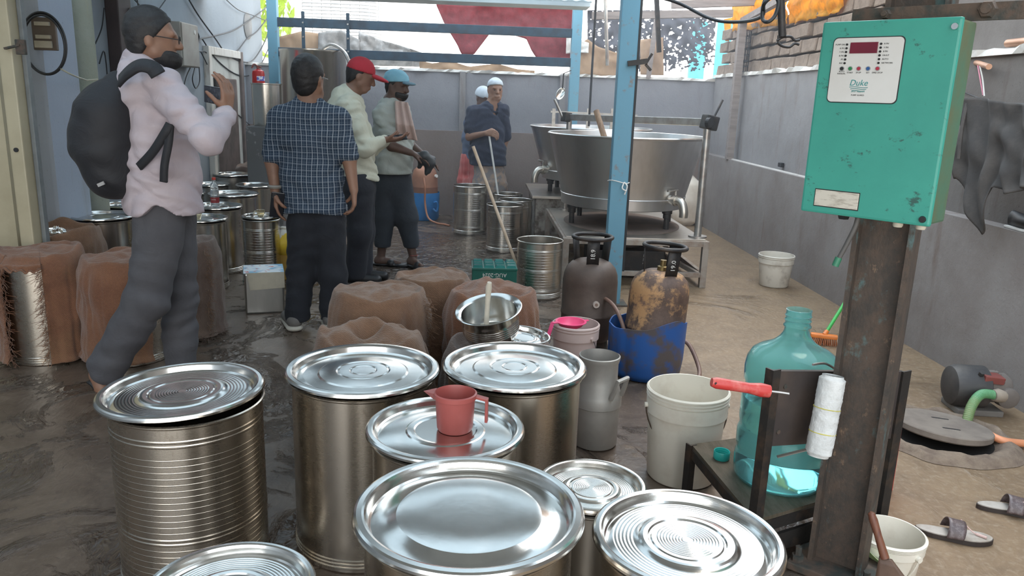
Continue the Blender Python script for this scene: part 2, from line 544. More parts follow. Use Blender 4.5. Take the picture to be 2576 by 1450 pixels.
# aisle roof timbers on the open side
tb = thing('roof_timber', 'grey timber roof frame over the open right aisle', 'roof frame', (0, 8.6, 0))
for (a, b) in (((1490, 40), (1842, 34)), ((1690, 12), (1925, 4))):
    A, B = at(*a, 8.6), at(*b, 8.6)
    q = MB(); q.bar((A.x, 0, A.z), (B.x, 0, B.z), .07, .075); q.build('beam', pm('grey_timber', (.26, .22, .20), .8, 0, bump=.3, stretch=(.5, 5, 5)), tb, False)
A, B = at(1848, 40, 8.6), at(1808, 388, 8.6)
q = MB(); q.bar((2.79, 0, .873), (2.79, 0, 2.32), .075, .075); q.build('post', MATS['grey_timber'], tb, False)
q = MB(); q.bar((2.79, 0, 2.33), (2.79, -3.2, 2.62), .06, .06); q.build('rafter', MATS['grey_timber'], tb, False)
A, B = at(1690, 130, 8.6), at(1705, 0, 8.6)
q = MB(); q.bar((A.x, 1.1, 1.74), (A.x + .05, 1.1, 2.5), .05, .05); q.build('prop', MATS['grey_timber'], tb, False)
tag(struct('hanging_angle', MB().bar(at(1658, 132, 6.5), at(1650, -40, 6.5), .045, .03), BLACKM), 'black angle iron dangling beside the blue pole', 'iron bar')['kind'] = 'thing'

# ------------------------------------------------------------------ behind the back wall, all in glaring daylight
YT = WB + .14
def px_sheet(name, pts_top, pts_bot, Y, m, amp=.03, fr=6.0, nu=28, nv=14, lean=0.0, seed=0, thick=.004):
    """a hanging sheet between an upper and a lower outline, with its own folds, at distance Y"""
    def lerp(pts, u):
        x = pts[0][0] + (pts[-1][0] - pts[0][0]) * u
        for (a, b) in zip(pts[:-1], pts[1:]):
            if x <= b[0] or b is pts[-1]:
                t = 0 if b[0] == a[0] else (x - a[0]) / (b[0] - a[0])
                return x, a[1] + (b[1] - a[1]) * max(0, min(1, t))
    def fn(u, v):
        x0, y0 = lerp(pts_top, u); x1, y1 = lerp(pts_bot, u)
        p = at(x0 + (x1 - x0) * v, y0 + (y1 - y0) * v, Y)
        n_ = nz((p.x * fr + seed, p.z * fr * .6, seed)) + .5 * nz((p.x * fr * 2.7, p.z * fr * 2.2, seed + 5))
        return p + Vector((0, n_ * amp - lean * v, 0))
    q = MB(); q.grid(fn, nu, nv)
    return solidify(q.build(name, m), thick)
def m_thin(name, c, trans=.5, **k):
    q = NT(name)
    nn = q.noise(14, 5, .6)
    col = q.mix(q.ramp(nn, .35, .7), c, tuple(x * .6 for x in c))
    q.set(col, .55)
    tr = q.n('ShaderNodeBsdfTranslucent'); q.l(col, tr.inputs[0])
    mx = q.n('ShaderNodeMixShader'); mx.inputs[0].default_value = trans
    q.l(q.b.outputs[0], mx.inputs[1]); q.l(tr.outputs[0], mx.inputs[2])
    q.l(mx.outputs[0], q.t.nodes['Material Output'].inputs['Surface'])
    q.bump(q.noise(30, 4, .6), .3, .01)
    return q.m
REDT = m_thin('red_tarpaulin', (.26, .035, .045), .25)
YELT = m_thin('yellow_tarpaulin', (.95, .50, .015), .6)
GREYT = m_thin('grey_plastic_sheet', (.50, .48, .46), .3)
CARD = pm('brown_cardboard', (.36, .24, .15), .85, 0, (.28, .18, .11), 5, bump=.2, bs=18)
tag(px_sheet('tarpaulin', [(1098, 10), (1450, 14)], [(1098, 14), (1118, 60), (1150, 112), (1162, 140), (1192, 138), (1216, 106), (1240, 74), (1324, 98), (1338, 130), (1352, 150), (1450, 168)], YT, REDT, .03, 4, 60, 16),
    'torn dark red tarpaulin hanging in points behind the blue beams', 'tarpaulin')
tag(px_sheet('cardboard_sheet', [(690, 96), (760, 78), (800, 84), (840, 100)], [(690, 186), (840, 186)], YT + .05, CARD, .05, 5, lean=.03),
    'brown cardboard sheet propped on the back wall beside the left post', 'cardboard')
tag(px_sheet('plastic_sheet', [(800, 82), (860, 76), (872, 84), (905, 100)], [(800, 150), (905, 175)], YT + .0, GREYT, .06, 5, seed=4),
    'pale crumpled plastic sheet on the back wall behind the hanger strap', 'plastic sheet')
tag(px_sheet('torn_sheet', [(902, 78), (925, 88), (968, 104), (1000, 112), (1060, 132)], [(902, 165), (1060, 168)], YT + .02, GREYT, .08, 7, seed=9),
    'torn grey sheeting heaped along the back wall behind the red cap', 'plastic sheet')
tag(px_sheet('debris_sheet', [(1055, 152), (1090, 160), (1130, 152), (1180, 168), (1250, 160), (1300, 174), (1345, 178)], [(1055, 180), (1345, 186)], YT + .0, CARD, .05, 8, seed=19),
    'low strip of brown rubbish lying along the back wall top', 'cardboard')
tag(px_sheet('cardboard_sheet', [(1610, 100), (1668, 94)], [(1610, 188), (1668, 190)], YT - .02, CARD, .03, 7, seed=21, lean=.02),
    'tall brown cardboard piece standing on the wall right of the blue pole', 'cardboard')
tag(px_sheet('cardboard_sheet', [(1455, 112), (1478, 98), (1505, 118), (1548, 132), (1575, 130)], [(1455, 190), (1575, 192)], YT - .01, CARD, .04, 6, seed=27),
    'brown cardboard piece lying on the wall left of the blue pole', 'cardboard')
tag(px_sheet('cloth_rag', [(1424, 92), (1445, 84)], [(1424, 135), (1448, 132)], YT - .06, CLOTH_W, .05, 9, 10, 10, seed=2),
    'white rag hung on the right post of the blue frame', 'rag')
tag(px_sheet('cloth_rag', [(1460, 100), (1482, 108)], [(1460, 132), (1480, 134)], YT - .06, CLOTH_W, .05, 9, 10, 10, seed=3),
    'white bundle tucked over the wall right of the frame post', 'rag')
# torn black shade net full of holes
def shade_net():
    q = MB(); nu, nv = 260, 120
    A, B = (1478, 26), (1800, 180)
    pts = {}
    fs = []
    for j in range(nv):
        for i in range(nu):
            x = A[0] + (B[0] - A[0]) * i / (nu - 1); y = A[1] + (B[1] - A[1]) * j / (nv - 1)
            p = at(x, y, YT + .12)
            p += Vector((nz((i * .7, j * .7, 1)) * .005, .05 * nz((i * .06, j * .05, 4)), nz((i * .7, j * .7, 7)) * .005))
            pts[i, j] = p
    for j in range(nv - 1):
        for i in range(nu - 1):
            h = nz((i * .11, j * .15, 2.2)) + .6 * nz((i * .24, j * .30, 8.2))
            lower = max(0, (j / nv - .62)) * 1.6 + max(0, (i / nu - .80) * 3.0) * (j / nv)
            if h > .42 - lower and not (i % 52 < 3 and i < 170): continue
            fs.append((j * nu + i, j * nu + i + 1, (j + 1) * nu + i + 1, (j + 1) * nu + i))
    q.add([pts[i, j] for j in range(nv) for i in range(nu)], fs)
    o = q.build('shade_net', pm('black_shade_net', (.10, .10, .115), .9))
    solidify(o, .003)
    return tag(o, 'torn black shade net riddled with bright holes above the back wall', 'net')
shade_net()
# wire cage behind the upper left beams
cg = thing('wire_cage', 'pale wire cage with many horizontal bars seen above the blue beams', 'cage', (0, YT + 1.2, 0))
cw = pm('dull_white_wire', (.60, .60, .60), .6)
A, B = at(762, 84, YT + 1.2), at(952, -30, YT + 1.2)
for k in range(15):
    z = A.z + (B.z - A.z) * k / 14
    q = MB(); q.tube([(A.x, 0, z), (B.x - .25, 0, z), (B.x - .05, .1, z), (B.x, .3, z)], .011, 6); q.build('bar', cw, cg)
for k in range(9):
    x = A.x + (B.x - A.x) * k / 8
    q = MB(); q.cyl((x, .012, A.z), (x, .012, B.z), .006, n=6); q.build('upright', cw, cg)
# striped building wall across the yard
sb = thing('striped_wall', 'turquoise and white striped wall across the yard behind the net', 'wall', (0, 13.0, 0))
TURQ = pm('turquoise_paint', (.10, .55, .70), .6)
for k, (a, b, m_) in enumerate(((1740, 1776, TURQ), (1776, 1800, WHITEW), (1800, 1838, TURQ))):
    q = MB(); q.span((at(a, 120, 13).x, 0, 0), (at(b, 120, 13).x, .12, 2.75)); q.build('stripe_panel', m_, sb, False)
# tree crown in the yard, far left
def tree():
    t = thing('tree', 'sunlit yellow green tree crown behind the left end of the frame', 'tree', (-4.6, 14.5, 0))
    q = MB(); q.tube([(0, 0, 0), (.1, 0, 1.4), (.0, .1, 2.4)], [.14, .11, .07], 10); q.build('trunk', WOOD, t)
    q = MB(); r = random.Random(3)
    for k in range(900):
        a, b = r.uniform(0, 2 * PI), r.gauss(0, .5)
        p = Vector((math.cos(a) * 1.3 * r.random() ** .5, math.sin(a) * 1.1 * r.random() ** .5, 2.9 + b * .9))
        s_ = r.uniform(.07, .16)
        e = Euler((r.uniform(0, 6), r.uniform(0, 6), r.uniform(0, 6))).to_matrix()
        q.add([p + e @ Vector(v) * s_ for v in ((-1, 0, 0), (0, -.45, .1), (1, 0, 0), (0, .45, .1))], [(0, 1, 2, 3)])
    o = q.build('foliage', m_thin('sunlit_leaf', (.45, .60, .10), .5), t, False); o['kind'] = 'stuff'
tree()
# yellow tarpaulins above the block wall
def ytarp(name, corners, label, seed):
    (a, b, c, d) = [atx(px, py, X) for px, py, X in corners]
    q = MB()
    def fn(u, v):
        p = a.lerp(b, u).lerp(d.lerp(c, u), v)
        return p + Vector((.04 * nz((u * 7 + seed, v * 4, seed)) + .02 * nz((u * 19, v * 9, seed)), 0, .02 * nz((u * 9, v * 3, seed + 4))))
    q.grid(fn, 40, 14)
    return tag(solidify(q.build(name, YELT), .003), label, 'tarpaulin')
ytarp('tarpaulin', ((1985, -60, 2.91), (2160, -80, 2.91), (2110, 30, 2.90), (1985, 62, 2.90)), 'bright yellow tarpaulin hanging above the block wall beside the green box', 1)
ytarp('tarpaulin', ((1842, -30, 2.91), (1980, -60, 2.91), (1980, 60, 2.90), (1842, 80, 2.90)), 'orange stained yellow tarpaulin above the far block wall', 5)
tag(px_sheet('tarpaulin', [(1822, 48), (1842, 44)], [(1824, 104), (1834, 104)], YT - .1, YELT, .03, 7, 8, 10), 'narrow yellow tarpaulin strip hanging in the back right corner', 'tarpaulin')

# ================================================================== steel drums with tray lids
def lid_profile(R, style):
    t = .0016
    if style == 'dome':      # one wide flat plateau, sloped shoulder, deep gutter
        top = [(0, .0045), (.30, .0045), (.58, .004), (.63, .002), (.70, -.006), (.76, -.0105), (.80, -.012), (.845, -.012), (.865, -.008), (.885, .010), (.90, .0145), (.92, .016), (.965, .0155), (.985, .013), (.997, .007), (1.0, .002)]
    elif style == 'rings':   # three raised rings round a small boss
        top = [(0, .004), (.15, .0035), (.165, .0015), (.18, .004), (.20, .0045), (.31, .0035), (.33, .001), (.35, .0045), (.39, .004), (.56, -.001), (.585, -.006), (.61, -.0065), (.76, -.009), (.84, -.010), (.865, -.006), (.885, .010), (.90, .014), (.92, .0155), (.965, .015), (.985, .0125), (.997, .007), (1.0, .002)]
    elif style == 'spun':    # spun medallion with fine turning rings
        top = [(0, .003)]
        for k in range(9):
            a = .05 + k * .032
            top += [(a, .0030), (a + .012, .0022), (a + .024, .0030)]
        top += [(.37, .003), (.385, -.0005), (.40, -.0005), (.415, .0045), (.46, .0055), (.49, .004), (.51, -.001), (.53, -.004)]
        for k in range(6):
            a = .55 + k * .04
            top += [(a, -.006), (a + .015, -.0067), (a + .03, -.006)]
        top += [(.80, -.008), (.85, -.009), (.872, -.005), (.892, .010), (.905, .014), (.925, .0155), (.965, .015), (.985, .0125), (.997, .007), (1.0, .002)]
    else:                    # 'plate': a plain ring plate
        top = [(0, .0), (.38, .0), (.40, .004), (.44, .0055), (.48, .004), (.50, 0), (.70, -.004), (.84, -.008), (.865, -.004), (.885, .009), (.90, .013), (.92, .0145), (.965, .014), (.985, .0115), (.997, .007), (1.0, .002)]
    top = [(f * R, z * (.62 if f < .83 and style != 'dome' else 1)) for f, z in top]
    bot = [(max(r - .0008, 0), z - t) for r, z in reversed(top)]
    return top + bot

def drum_profile(r, h, ribs=(), wide=(), wall=.0022, floor_z=.012, foot=True):
    """outside from the bottom up, rolled rim, then down the inside"""
    o = [(0, .006), (r * .95, .006), (r * .965, 0), (r, .004)]
    if foot:
        for z in (.018, .030, .042):
            o += [(r, z - .005), (r + .0035, z - .002), (r + .0035, z + .002), (r, z + .005)]
    ev = sorted([(z, .0004, .0015) for z in ribs] + [(z, .0012, .0045) for z in wide])
    for z, d, w in ev:
        o += [(r, z - w), (r + d, z - w * .4), (r + d, z + w * .4), (r, z + w)]
    o += [(r, h - .012), (r + .004, h - .010), (r + .0075, h - .006), (r + .0075, h - .002), (r + .004, h + .001), (r, h), (r - wall, h - .003)]
    o += [(r - wall, floor_z + .01), (r - wall - .01, floor_z), (0, floor_z)]
    return o

def ribset(h, kind):
    if kind == 'fine':
        return [z for z in np.arange(.07, h - .09, .0185)], (h * .36, h * .36 + .013, h - .062, h - .048)
    if kind == 'mid':
        return [z for z in np.arange(h * .2, h * .82, .02)], (h * .15, h * .17, h * .5, h * .52, h * .84, h * .86)
    return (), ()

def drum(label, x, y, r, h, body=STEEL, ribs='plain', lid=None, lid_r=None, lid_m=STEEL_L, tilt=(0, 0), n=96, group=None, shift=(0, 0), name='steel_drum'):
    t = thing(name, label, 'drum', (x, y, 0), (0, 0, random.uniform(0, 6)) if not lid or tilt == (0, 0) else (0, 0, 0), group)
    rb, wd = ribset(h, ribs)
    q = MB(); q.lathe(drum_profile(r, h, rb, wd), n); q.build('body', body, t, ang=6 if n > 70 else 7.5)
    if lid:
        q = MB(); q.lathe(lid_profile(lid_r or r * 1.09, lid), max(n, 72))
        q.build('lid', lid_m, t, ang=9, loc=(shift[0], shift[1], h + .0125 + (abs(tilt[0]) + abs(tilt[1])) * r * .9), rot=(tilt[0], tilt[1], 0))
    return t
GF = 'lidded steel drums in the foreground'
drum('ribbed steel drum at lower left with a tilted spun lid', -.84, 2.18, .212, .56, STEEL_W, 'fine', 'spun', .233, STEEL_L, (0.0, -.03), group=GF, shift=(-.012, 0))
drum('tall scratched plain steel drum with ringed lid beside the ribbed drum', -.349, 2.36, .222, .575, STEEL_W, 'plain', 'rings', .244, STEEL_L, group=GF)
drum('steel drum with ringed lid directly in front of the grey milk can', .138, 2.42, .218, .575, STEEL_W, 'plain', 'rings', .238, STEEL_L, group=GF)
drum('steel drum whose lid carries the red plastic mug', -.07, 1.96, .196, .555, STEEL_W, 'plain', 'plate', .216, STEEL_L, group=GF)
drum('nearest large steel drum with a wide plain domed lid', 0.0, 1.47, .218, .588, STEEL_W, 'plain', 'dome', .242, STEEL_L, group=GF)
drum('small steel drum with worn lid between the big domed lid and white bucket', .322, 1.86, .125, .44, STEEL_D, 'plain', 'spun', .145, m_steel('worn_tray_steel', (.70, .67, .62), .14, .30, dirt=(.25, .21, .17)), group=GF)
drum('steel drum with spun medallion lid at the bottom edge beside the rusty column', .462, 1.45, .180, .54, STEEL_W, 'plain', 'spun', .201, STEEL_L, group=GF)
drum('steel drum at the bottom edge, only the back of its lid in view', -.462, 1.335, .15, .485, STEEL_W, 'plain', 'spun', .168, STEEL_L, group=GF)

# the group of lidded drums along the left wall
GL = 'lidded steel drums along the left wall'
def left_drum(label, px, py, z, r, ribs='plain', lr=None, m=STEEL, n=56, lid='plate'):
    p = gz(px, py, z)
    return p, drum(label, p.x, p.y, r, z - .012, m, ribs, lid, lr or r * 1.1, STEEL_L, n=n, group=GL)
left_drum('steel drum with tray lid between the burlap drums and the round column', 258, 545, .60, .185, lr=.205)
left_drum('steel drum behind, its tray lid peeping over the one beside the column', 318, 517, .57, .15, lr=.165)
pT3, _ = left_drum('plain steel drum whose tray lid holds a clear glass cup', 505, 551, .515, .172, lr=.192)
pT4, _ = left_drum('steel drum whose tray lid holds the water bottle', 548, 520, .525, .175, lr=.193)
left_drum('steel drum with tray lid directly behind the water bottle', 588, 489, .53, .195, lr=.22)
left_drum('steel drum with tray lid nearest to the plaid shirt', 647, 467, .53, .17, lr=.205)
left_drum('rearmost tall steel drum with tray lid by the sack cover', 588, 440, .56, .19, lr=.215)
left_drum('steel drum with tray lid half hidden behind the photographer', 532, 465, .53, .155, lr=.172)
left_drum('steel drum mostly hidden behind the photographer and the bottle drum', 464, 487, .53, .16, lr=.178)
pT10, _ = left_drum('narrow ribbed steel drum with small lid and cup behind the tin', 656, 546, .505, .135, 'mid', .14)

# open drums beside the vats
GO = 'open steel drums before the vats'
def open_drum(label, px, py, r, h, ribs='mid', m=STEEL):
    p = gz(px, py, h)
    return p, drum(label, p.x, p.y, r, h, m, ribs, n=64, group=GO)
pO1, _ = open_drum('tall open steel drum standing apart on the wet floor', 1184, 466, .185, .52)
pO4, _ = open_drum('rearmost open steel drum with a stick standing in it', 1277, 487, .16, .45)
pO3, _ = open_drum('open steel drum half hidden behind the pair next to the vat stand', 1297, 502, .168, .45)
pO2, _ = open_drum('front open steel drum of the cluster beside the tall one', 1271, 514, .175, .45)
pO5, _ = open_drum('stained open steel drum with a long stick beside the green crate', 1359, 603, .168, .43, 'mid', m_steel('streaked_steel', (.68, .64, .58), .2, .38, dirt=(.30, .15, .10)))
def stick(label, a, b, r, m):
    q = MB(); q.cyl(a, b, r, n=10); return tag(q.build('stirring_stick', m), label, 'stick')
STK = pm('pale_bamboo', (.62, .50, .38), .6, 0, (.50, .38, .27), 10)
b_ = Vector((pO5.x - .10, pO5.y + .05, .05))
stick('long pale stick leaning out of the stained open drum', b_, at(1190, 368, pO5.y + .12), .0125, STK)
b_ = Vector((pO4.x - .03, pO4.y + .02, .04))
stick('whitish pole held by the man in the dark shirt', b_, at(1229, 332, 8.53), .011, pm('white_pipe', (.66, .65, .62), .5))

# ================================================================== burlap
def m_burlap(name, c, c2, c3):
    q = NT(name)
    co = q.co('Object')
    w1 = q.n('ShaderNodeTexWave', wave_type='BANDS', bands_direction='Z')
    w1.inputs['Scale'].default_value = 60; w1.inputs['Distortion'].default_value = 3.0; w1.inputs['Detail'].default_value = 2
    w2 = q.n('ShaderNodeTexWave', wave_type='BANDS', bands_direction='DIAGONAL')
    w2.inputs['Scale'].default_value = 50; w2.inputs['Distortion'].default_value = 4.0; w2.inputs['Detail'].default_value = 2
    q.l(co, w1.inputs[0]); q.l(co, w2.inputs[0])
    col = q.mix(q.ramp(q.noise(5, 7, .65, co), .36, .66), c, c2)
    col = q.mix(q.ramp(q.noise(2.3, 5, .6, co), .5, .7), col, c3)
    wv = q.math('ADD', w1.outputs['Fac'], w2.outputs['Fac'])
    col = q.mix(q.math('MULTIPLY', wv, .16), col, tuple(x * .45 for x in c))
    col = q.mix(q.math('MULTIPLY', q.ramp(q.noise(150, 4, .7, co), .45, .75), .35), col, tuple(min(1, x * 1.5) for x in c))
    q.set(col, .95, 0)
    q.b.inputs['Sheen Weight'].default_value = .25
    b0 = q.bump(q.noise(9, 4, .55, co, .6), .35, .02)
    b1 = q.bump(q.noise(110, 4, .75, co), .6, .005, after=b0)
    q.bump(wv, .30, .003, after=b1)
    return q.m
BURLAP = m_burlap('jute_burlap', (.215, .118, .068), (.14, .072, .040), (.275, .168, .10))
BURLAP_D = m_burlap('dusty_burlap', (.15, .10, .078), (.10, .065, .05), (.19, .135, .10))
BURLAP_R = m_burlap('reddish_burlap', (.235, .108, .058), (.16, .068, .037), (.28, .155, .08))
def burlap_mesh(q, r, h, seed, a0=0.0, a1=2 * PI, dome=.02, fold=.03, lip=.015, slump=0.0, bottom=0.0, nu=110, nv=64, ragged=0.0, open_top=0.0, sx=1.0):
    full = abs(a1 - a0 - 2 * PI) < 1e-6
    def fn(u, v):
        a = a0 + (a1 - a0) * u
        ca, sa = math.cos(a), math.sin(a)
        vt = .42
        f1 = nz((ca * 1.6 + seed, sa * 1.6, seed)); f2 = nz((ca * 3.5, sa * 3.5 + seed, seed * 2))
        if v < vt:
            t = v / vt
            rr = r * (open_top + (1 - open_top) * t)
            x, y = rr * ca, rr * sa
            n1 = nz((x * 7 + seed, y * 9, 1.3 + seed)); n2 = nz((x * 17, y * 15 + seed, 4.1)); n3 = abs(nz((x * 9 - seed, y * 6 + 2, 8.8)))
            z = h + dome * (1 - t * t) + fold * (n1 + .45 * n2) * (1 - .35 * t) + fold * 1.3 * (.35 - n3) * (1 - t) + lip * math.exp(-((t - .93) / .08) ** 2) * (1 + .8 * f1)
            e = max(0, (t - .90) / .10)
            z -= .018 * e * e
            z -= slump * (1 - t) * .4
            rr *= 1 + .03 * f1 * t
        else:
            t = (v - vt) / (1 - vt)
            bz = bottom
            if ragged: bz += ragged * (.5 + nz((a * 3 + seed, 2, 2)) + .5 * nz((a * 11, 5, seed)))
            z = h - .018 + (bz - (h - .018)) * t
            e = math.exp(-t / .07)
            vf = nz((ca * 5 + seed, sa * 5, z * 1.5)) + .5 * nz((ca * 11, sa * 11 + seed, z * 3))
            rr = r * (1 + .03 * f1) + (1 - e) * (.010 + fold * .40 * vf) + slump * math.sin(PI * t) * (.5 + f2 * .6) + .012 * (1 - e)
            rr += .02 * nz((ca * 2.2, sa * 2.2, z * 9 + seed)) * min(1, t * 4)
            if t > .93: rr += .02 * (t - .93) / .07
        return (rr * ca * sx, rr * sa, max(z, .004))
    q.grid(fn, nu, nv, wrap_u=full)
def fringe(t, pts, L=.035, n=6, m=None, seed=0, down=(0, 0, -1), jit=.6):
    r_ = random.Random(seed); q = MB()
    for p in pts:
        for k in range(n):
            d = (Vector(down) + Vector((r_.uniform(-jit, jit), r_.uniform(-jit, jit), r_.uniform(-jit, jit)))).normalized()
            s_ = Vector(p) + Vector((r_.uniform(-1, 1), r_.uniform(-1, 1), r_.uniform(-1, 1))) * .012
            l_ = L * r_.uniform(.5, 1.5)
            q.tube([s_, s_ + d * l_ * .5, s_ + d * l_ + Vector((r_.uniform(-1, 1), r_.uniform(-1, 1), -.3)) * l_ * .35], .0011, 3, cap=False)
    o = q.build('frayed_edge', m or BURLAP, t); o['kind'] = 'stuff'
    return o
GS = 'burlap sacks in the middle of the floor'
def sack(label, px, py, z, r, seed, m=BURLAP, group=GS, sx=1.0, rz=0, frayed=None, **k):
    p = gz(px, py, z)
    t = thing('burlap_sack', label, 'sack', (p.x, p.y, 0), (0, 0, rz), group)
    q = MB(); burlap_mesh(q, r, z, seed, sx=sx, **k); q.build('cloth', m, t, ang=180)
    if frayed:
        a0, a1, za, zb = frayed
        pts = []
        for i in range(46):
            f = i / 45
            a = a0 + (a1 - a0) * f - rz
            pts.append(((r + .02) * sx * math.cos(a), (r + .02) * math.sin(a), za + (zb - za) * f))
        fringe(t, pts, .04, 5, m, seed, (math.cos((a0 + a1) / 2 - rz) * .7, math.sin((a0 + a1) / 2 - rz) * .7, -.4))
    return t, p
sack('burlap sack with a flat top and frayed right side behind the scratched drum', 953, 738, .56, .212, 1.7, frayed=(-.35, -.15, .57, .15), fold=.035, lip=.02)
sack('rearmost burlap sack of the middle group, in front of the sandals', 1090, 700, .53, .185, 4.4, fold=.04, sx=1.08)
sack('burlap sack with a deep fold next to the stained open drum', 1241, 740, .56, .205, 8.3, BURLAP_R, fold=.05, lip=.02)
sack('low slumped burlap sack in the aisle behind the ringed drum lid', 932, 852, .50, .205, 12.6, BURLAP, fold=.07, dome=.035, slump=.02, sx=1.03)
_, pS5 = sack('dusty brown sack carrying the tilted steel pot', 1257, 868, .49, .19, 15.2, BURLAP_D, fold=.03, dome=-.015, lip=.02, slump=.02, sx=1.08)
# burlap-wrapped drums at the left
GB = 'burlap wrapped drums at the left'
p = gz(100, 640, .56)
drum('steel drum showing through a gap in its burlap wrap, far left', p.x + .0, p.y, .195, .55, STEEL_W, 'plain', n=72, group=GB)
t = thing('burlap_wrap', 'frayed burlap wrap hanging open over the far left drum', 'burlap', (p.x, p.y, 0), (0, 0, 0))
q = MB(); burlap_mesh(q, .205, .565, 21.3, a0=-PI * .34, a1=PI * 1.37, nu=120, fold=.035, lip=.02, bottom=.02)
o = q.build('cloth', BURLAP_R, t, ang=180); solidify(o, .004)
for aa, sd in ((-PI * .34, 3), (PI * 1.37, 5)):
    fringe(t, [(.225 * math.cos(aa), .225 * math.sin(aa), .54 - k * .0125) for k in range(42)], .04, 5, BURLAP_R, sd, (math.cos(aa) * .2 + (.5 if sd == 3 else .6) * (-1 if sd == 3 else 1), -.5, -.3))
q = MB(); burlap_mesh(q, .206, .566, 21.3, a0=PI * 1.37, a1=PI * 1.66, nu=30, nv=40, fold=.03, bottom=.49, ragged=.06)
o = q.build('front_flap', BURLAP_R, t, ang=180); solidify(o, .004)
t, pL2 = sack('burlap covered drum with a rolled rim and a foil scrap on top', 150, 588, .575, .225, 33.1, BURLAP, GB, fold=.035, lip=.05, dome=-.04)
q = MB()
def foil(u, v):
    a, b = u * 2 * PI, v * PI
    rr = .035 * (1 + .6 * nz((math.cos(a) * 3, math.sin(a) * 3, v * 6)))
    return (rr * math.sin(b) * math.cos(a) * 1.3, rr * math.sin(b) * math.sin(a), .028 + rr * math.cos(b) * .8)
q.grid(foil, 24, 14, True)
tag(q.build('foil_scrap', pm('crumpled_foil', (.75, .74, .70), .2, .9), loc=(pL2.x + .015, pL2.y - .05, .565)), 'crumpled silver foil scrap lying on the rolled burlap rim', 'foil')
p = gz(312, 650, .55)
drum('ribbed base of a steel drum below burlap behind the walking legs', p.x + .0, p.y, .195, .53, STEEL_W, 'plain', n=72, group=GB)
t = thing('burlap_wrap', 'reddish burlap wrap over the drum behind the walking legs', 'burlap', (p.x, p.y, 0))
q = MB(); burlap_mesh(q, .212, .545, 44.7, a0=-PI * 1.15, a1=-PI * .22, nu=90, fold=.03, lip=.02, bottom=.03); o = q.build('cloth', BURLAP_R, t, ang=180); solidify(o, .004)
q = MB(); burlap_mesh(q, .212, .546, 44.7, a0=-PI * .22, a1=PI * .85, nu=70, fold=.03, lip=.02, bottom=.30); o = q.build('back_flap', BURLAP_R, t, ang=180); solidify(o, .004)
p = gz(452, 612, .55)
t = thing('burlap_wrap', 'dark burlap cover with a frayed hem between the legs and the tin', 'burlap', (p.x, p.y, 0))
q = MB(); burlap_mesh(q, .205, .555, 51.9, nu=100, fold=.03, lip=.02, bottom=.02); q.build('cloth', BURLAP_D, t, ang=180)
fringe(t, [(.225 * math.cos(a), .225 * math.sin(a), .55 - k * .0125) for k, a in ((k, -.55 + .2 * nz((k * .2, 1, 1))) for k in range(40))], .03, 5, BURLAP, 8, (.6, -.4, -.3))
fringe(t, [(.23 * math.cos(a), .23 * math.sin(a), .018) for a in np.linspace(-1.6, -.1, 26)], .06, 5, BURLAP_D, 18, (.6, -.5, -.05), .5)
# sack cover over a bin at the far end of the drums
p = gz(622, 418, .60)
t = thing('burlap_wrap', 'brown sack cover over a bin behind the rearmost drums', 'burlap', (p.x + .06, p.y, 0))
q = MB(); burlap_mesh(q, .18, .60, 61.0, nu=60, nv=40, fold=.05); q.build('cloth', BURLAP_D, t, ang=180)

# ================================================================== cylinders, tubs and buckets
def m_cyl():
    q = NT('scorched_cylinder_paint')
    co = q.co('Object')
    c = q.mix(q.ramp(q.noise(7, 8, .7, co), .38, .62), (.075, .05, .04), (.16, .10, .075))
    c = q.mix(q.ramp(q.noise(4.5, 9, .75, co), .50, .58), c, (.46, .26, .12))
    c = q.mix(q.ramp(q.noise(3.2, 6, .6, co), .60, .70), c, (.05, .045, .045))
    q.set(c, .6, .15); q.bump(q.noise(45, 5, .65, co), .3, .005)
    return q.m
CYLM = m_cyl()
CYLG = pm('soot_grey_cylinder_paint', (.082, .058, .047), .55, .15, (.13, .090, .070), 6, .4, .7, bump=.25, bs=40)
def text_mesh(name, s, size, m, parent, loc, rot, ext=.0008, align='CENTER'):
    cu = bpy.data.curves.new(name, 'FONT')
    cu.body = s; cu.size = size; cu.extrude = ext; cu.align_x = align; cu.align_y = 'CENTER'; cu.resolution_u = 3
    tmp = bpy.data.objects.new(name, cu)
    COL.objects.link(tmp)
    dg = bpy.context.evaluated_depsgraph_get()
    me = bpy.data.meshes.new_from_object(tmp.evaluated_get(dg))
    bpy.data.objects.remove(tmp)
    me.name = name
    me.materials.clear(); me.materials.append(m)
    o = bpy.data.objects.new(name, me); COL.objects.link(o)
    if parent is not None: o.parent = parent
    o.location = loc; o.rotation_euler = rot
    return o
WHITEP = pm('white_stencil_paint', (.72, .70, .66), .7)
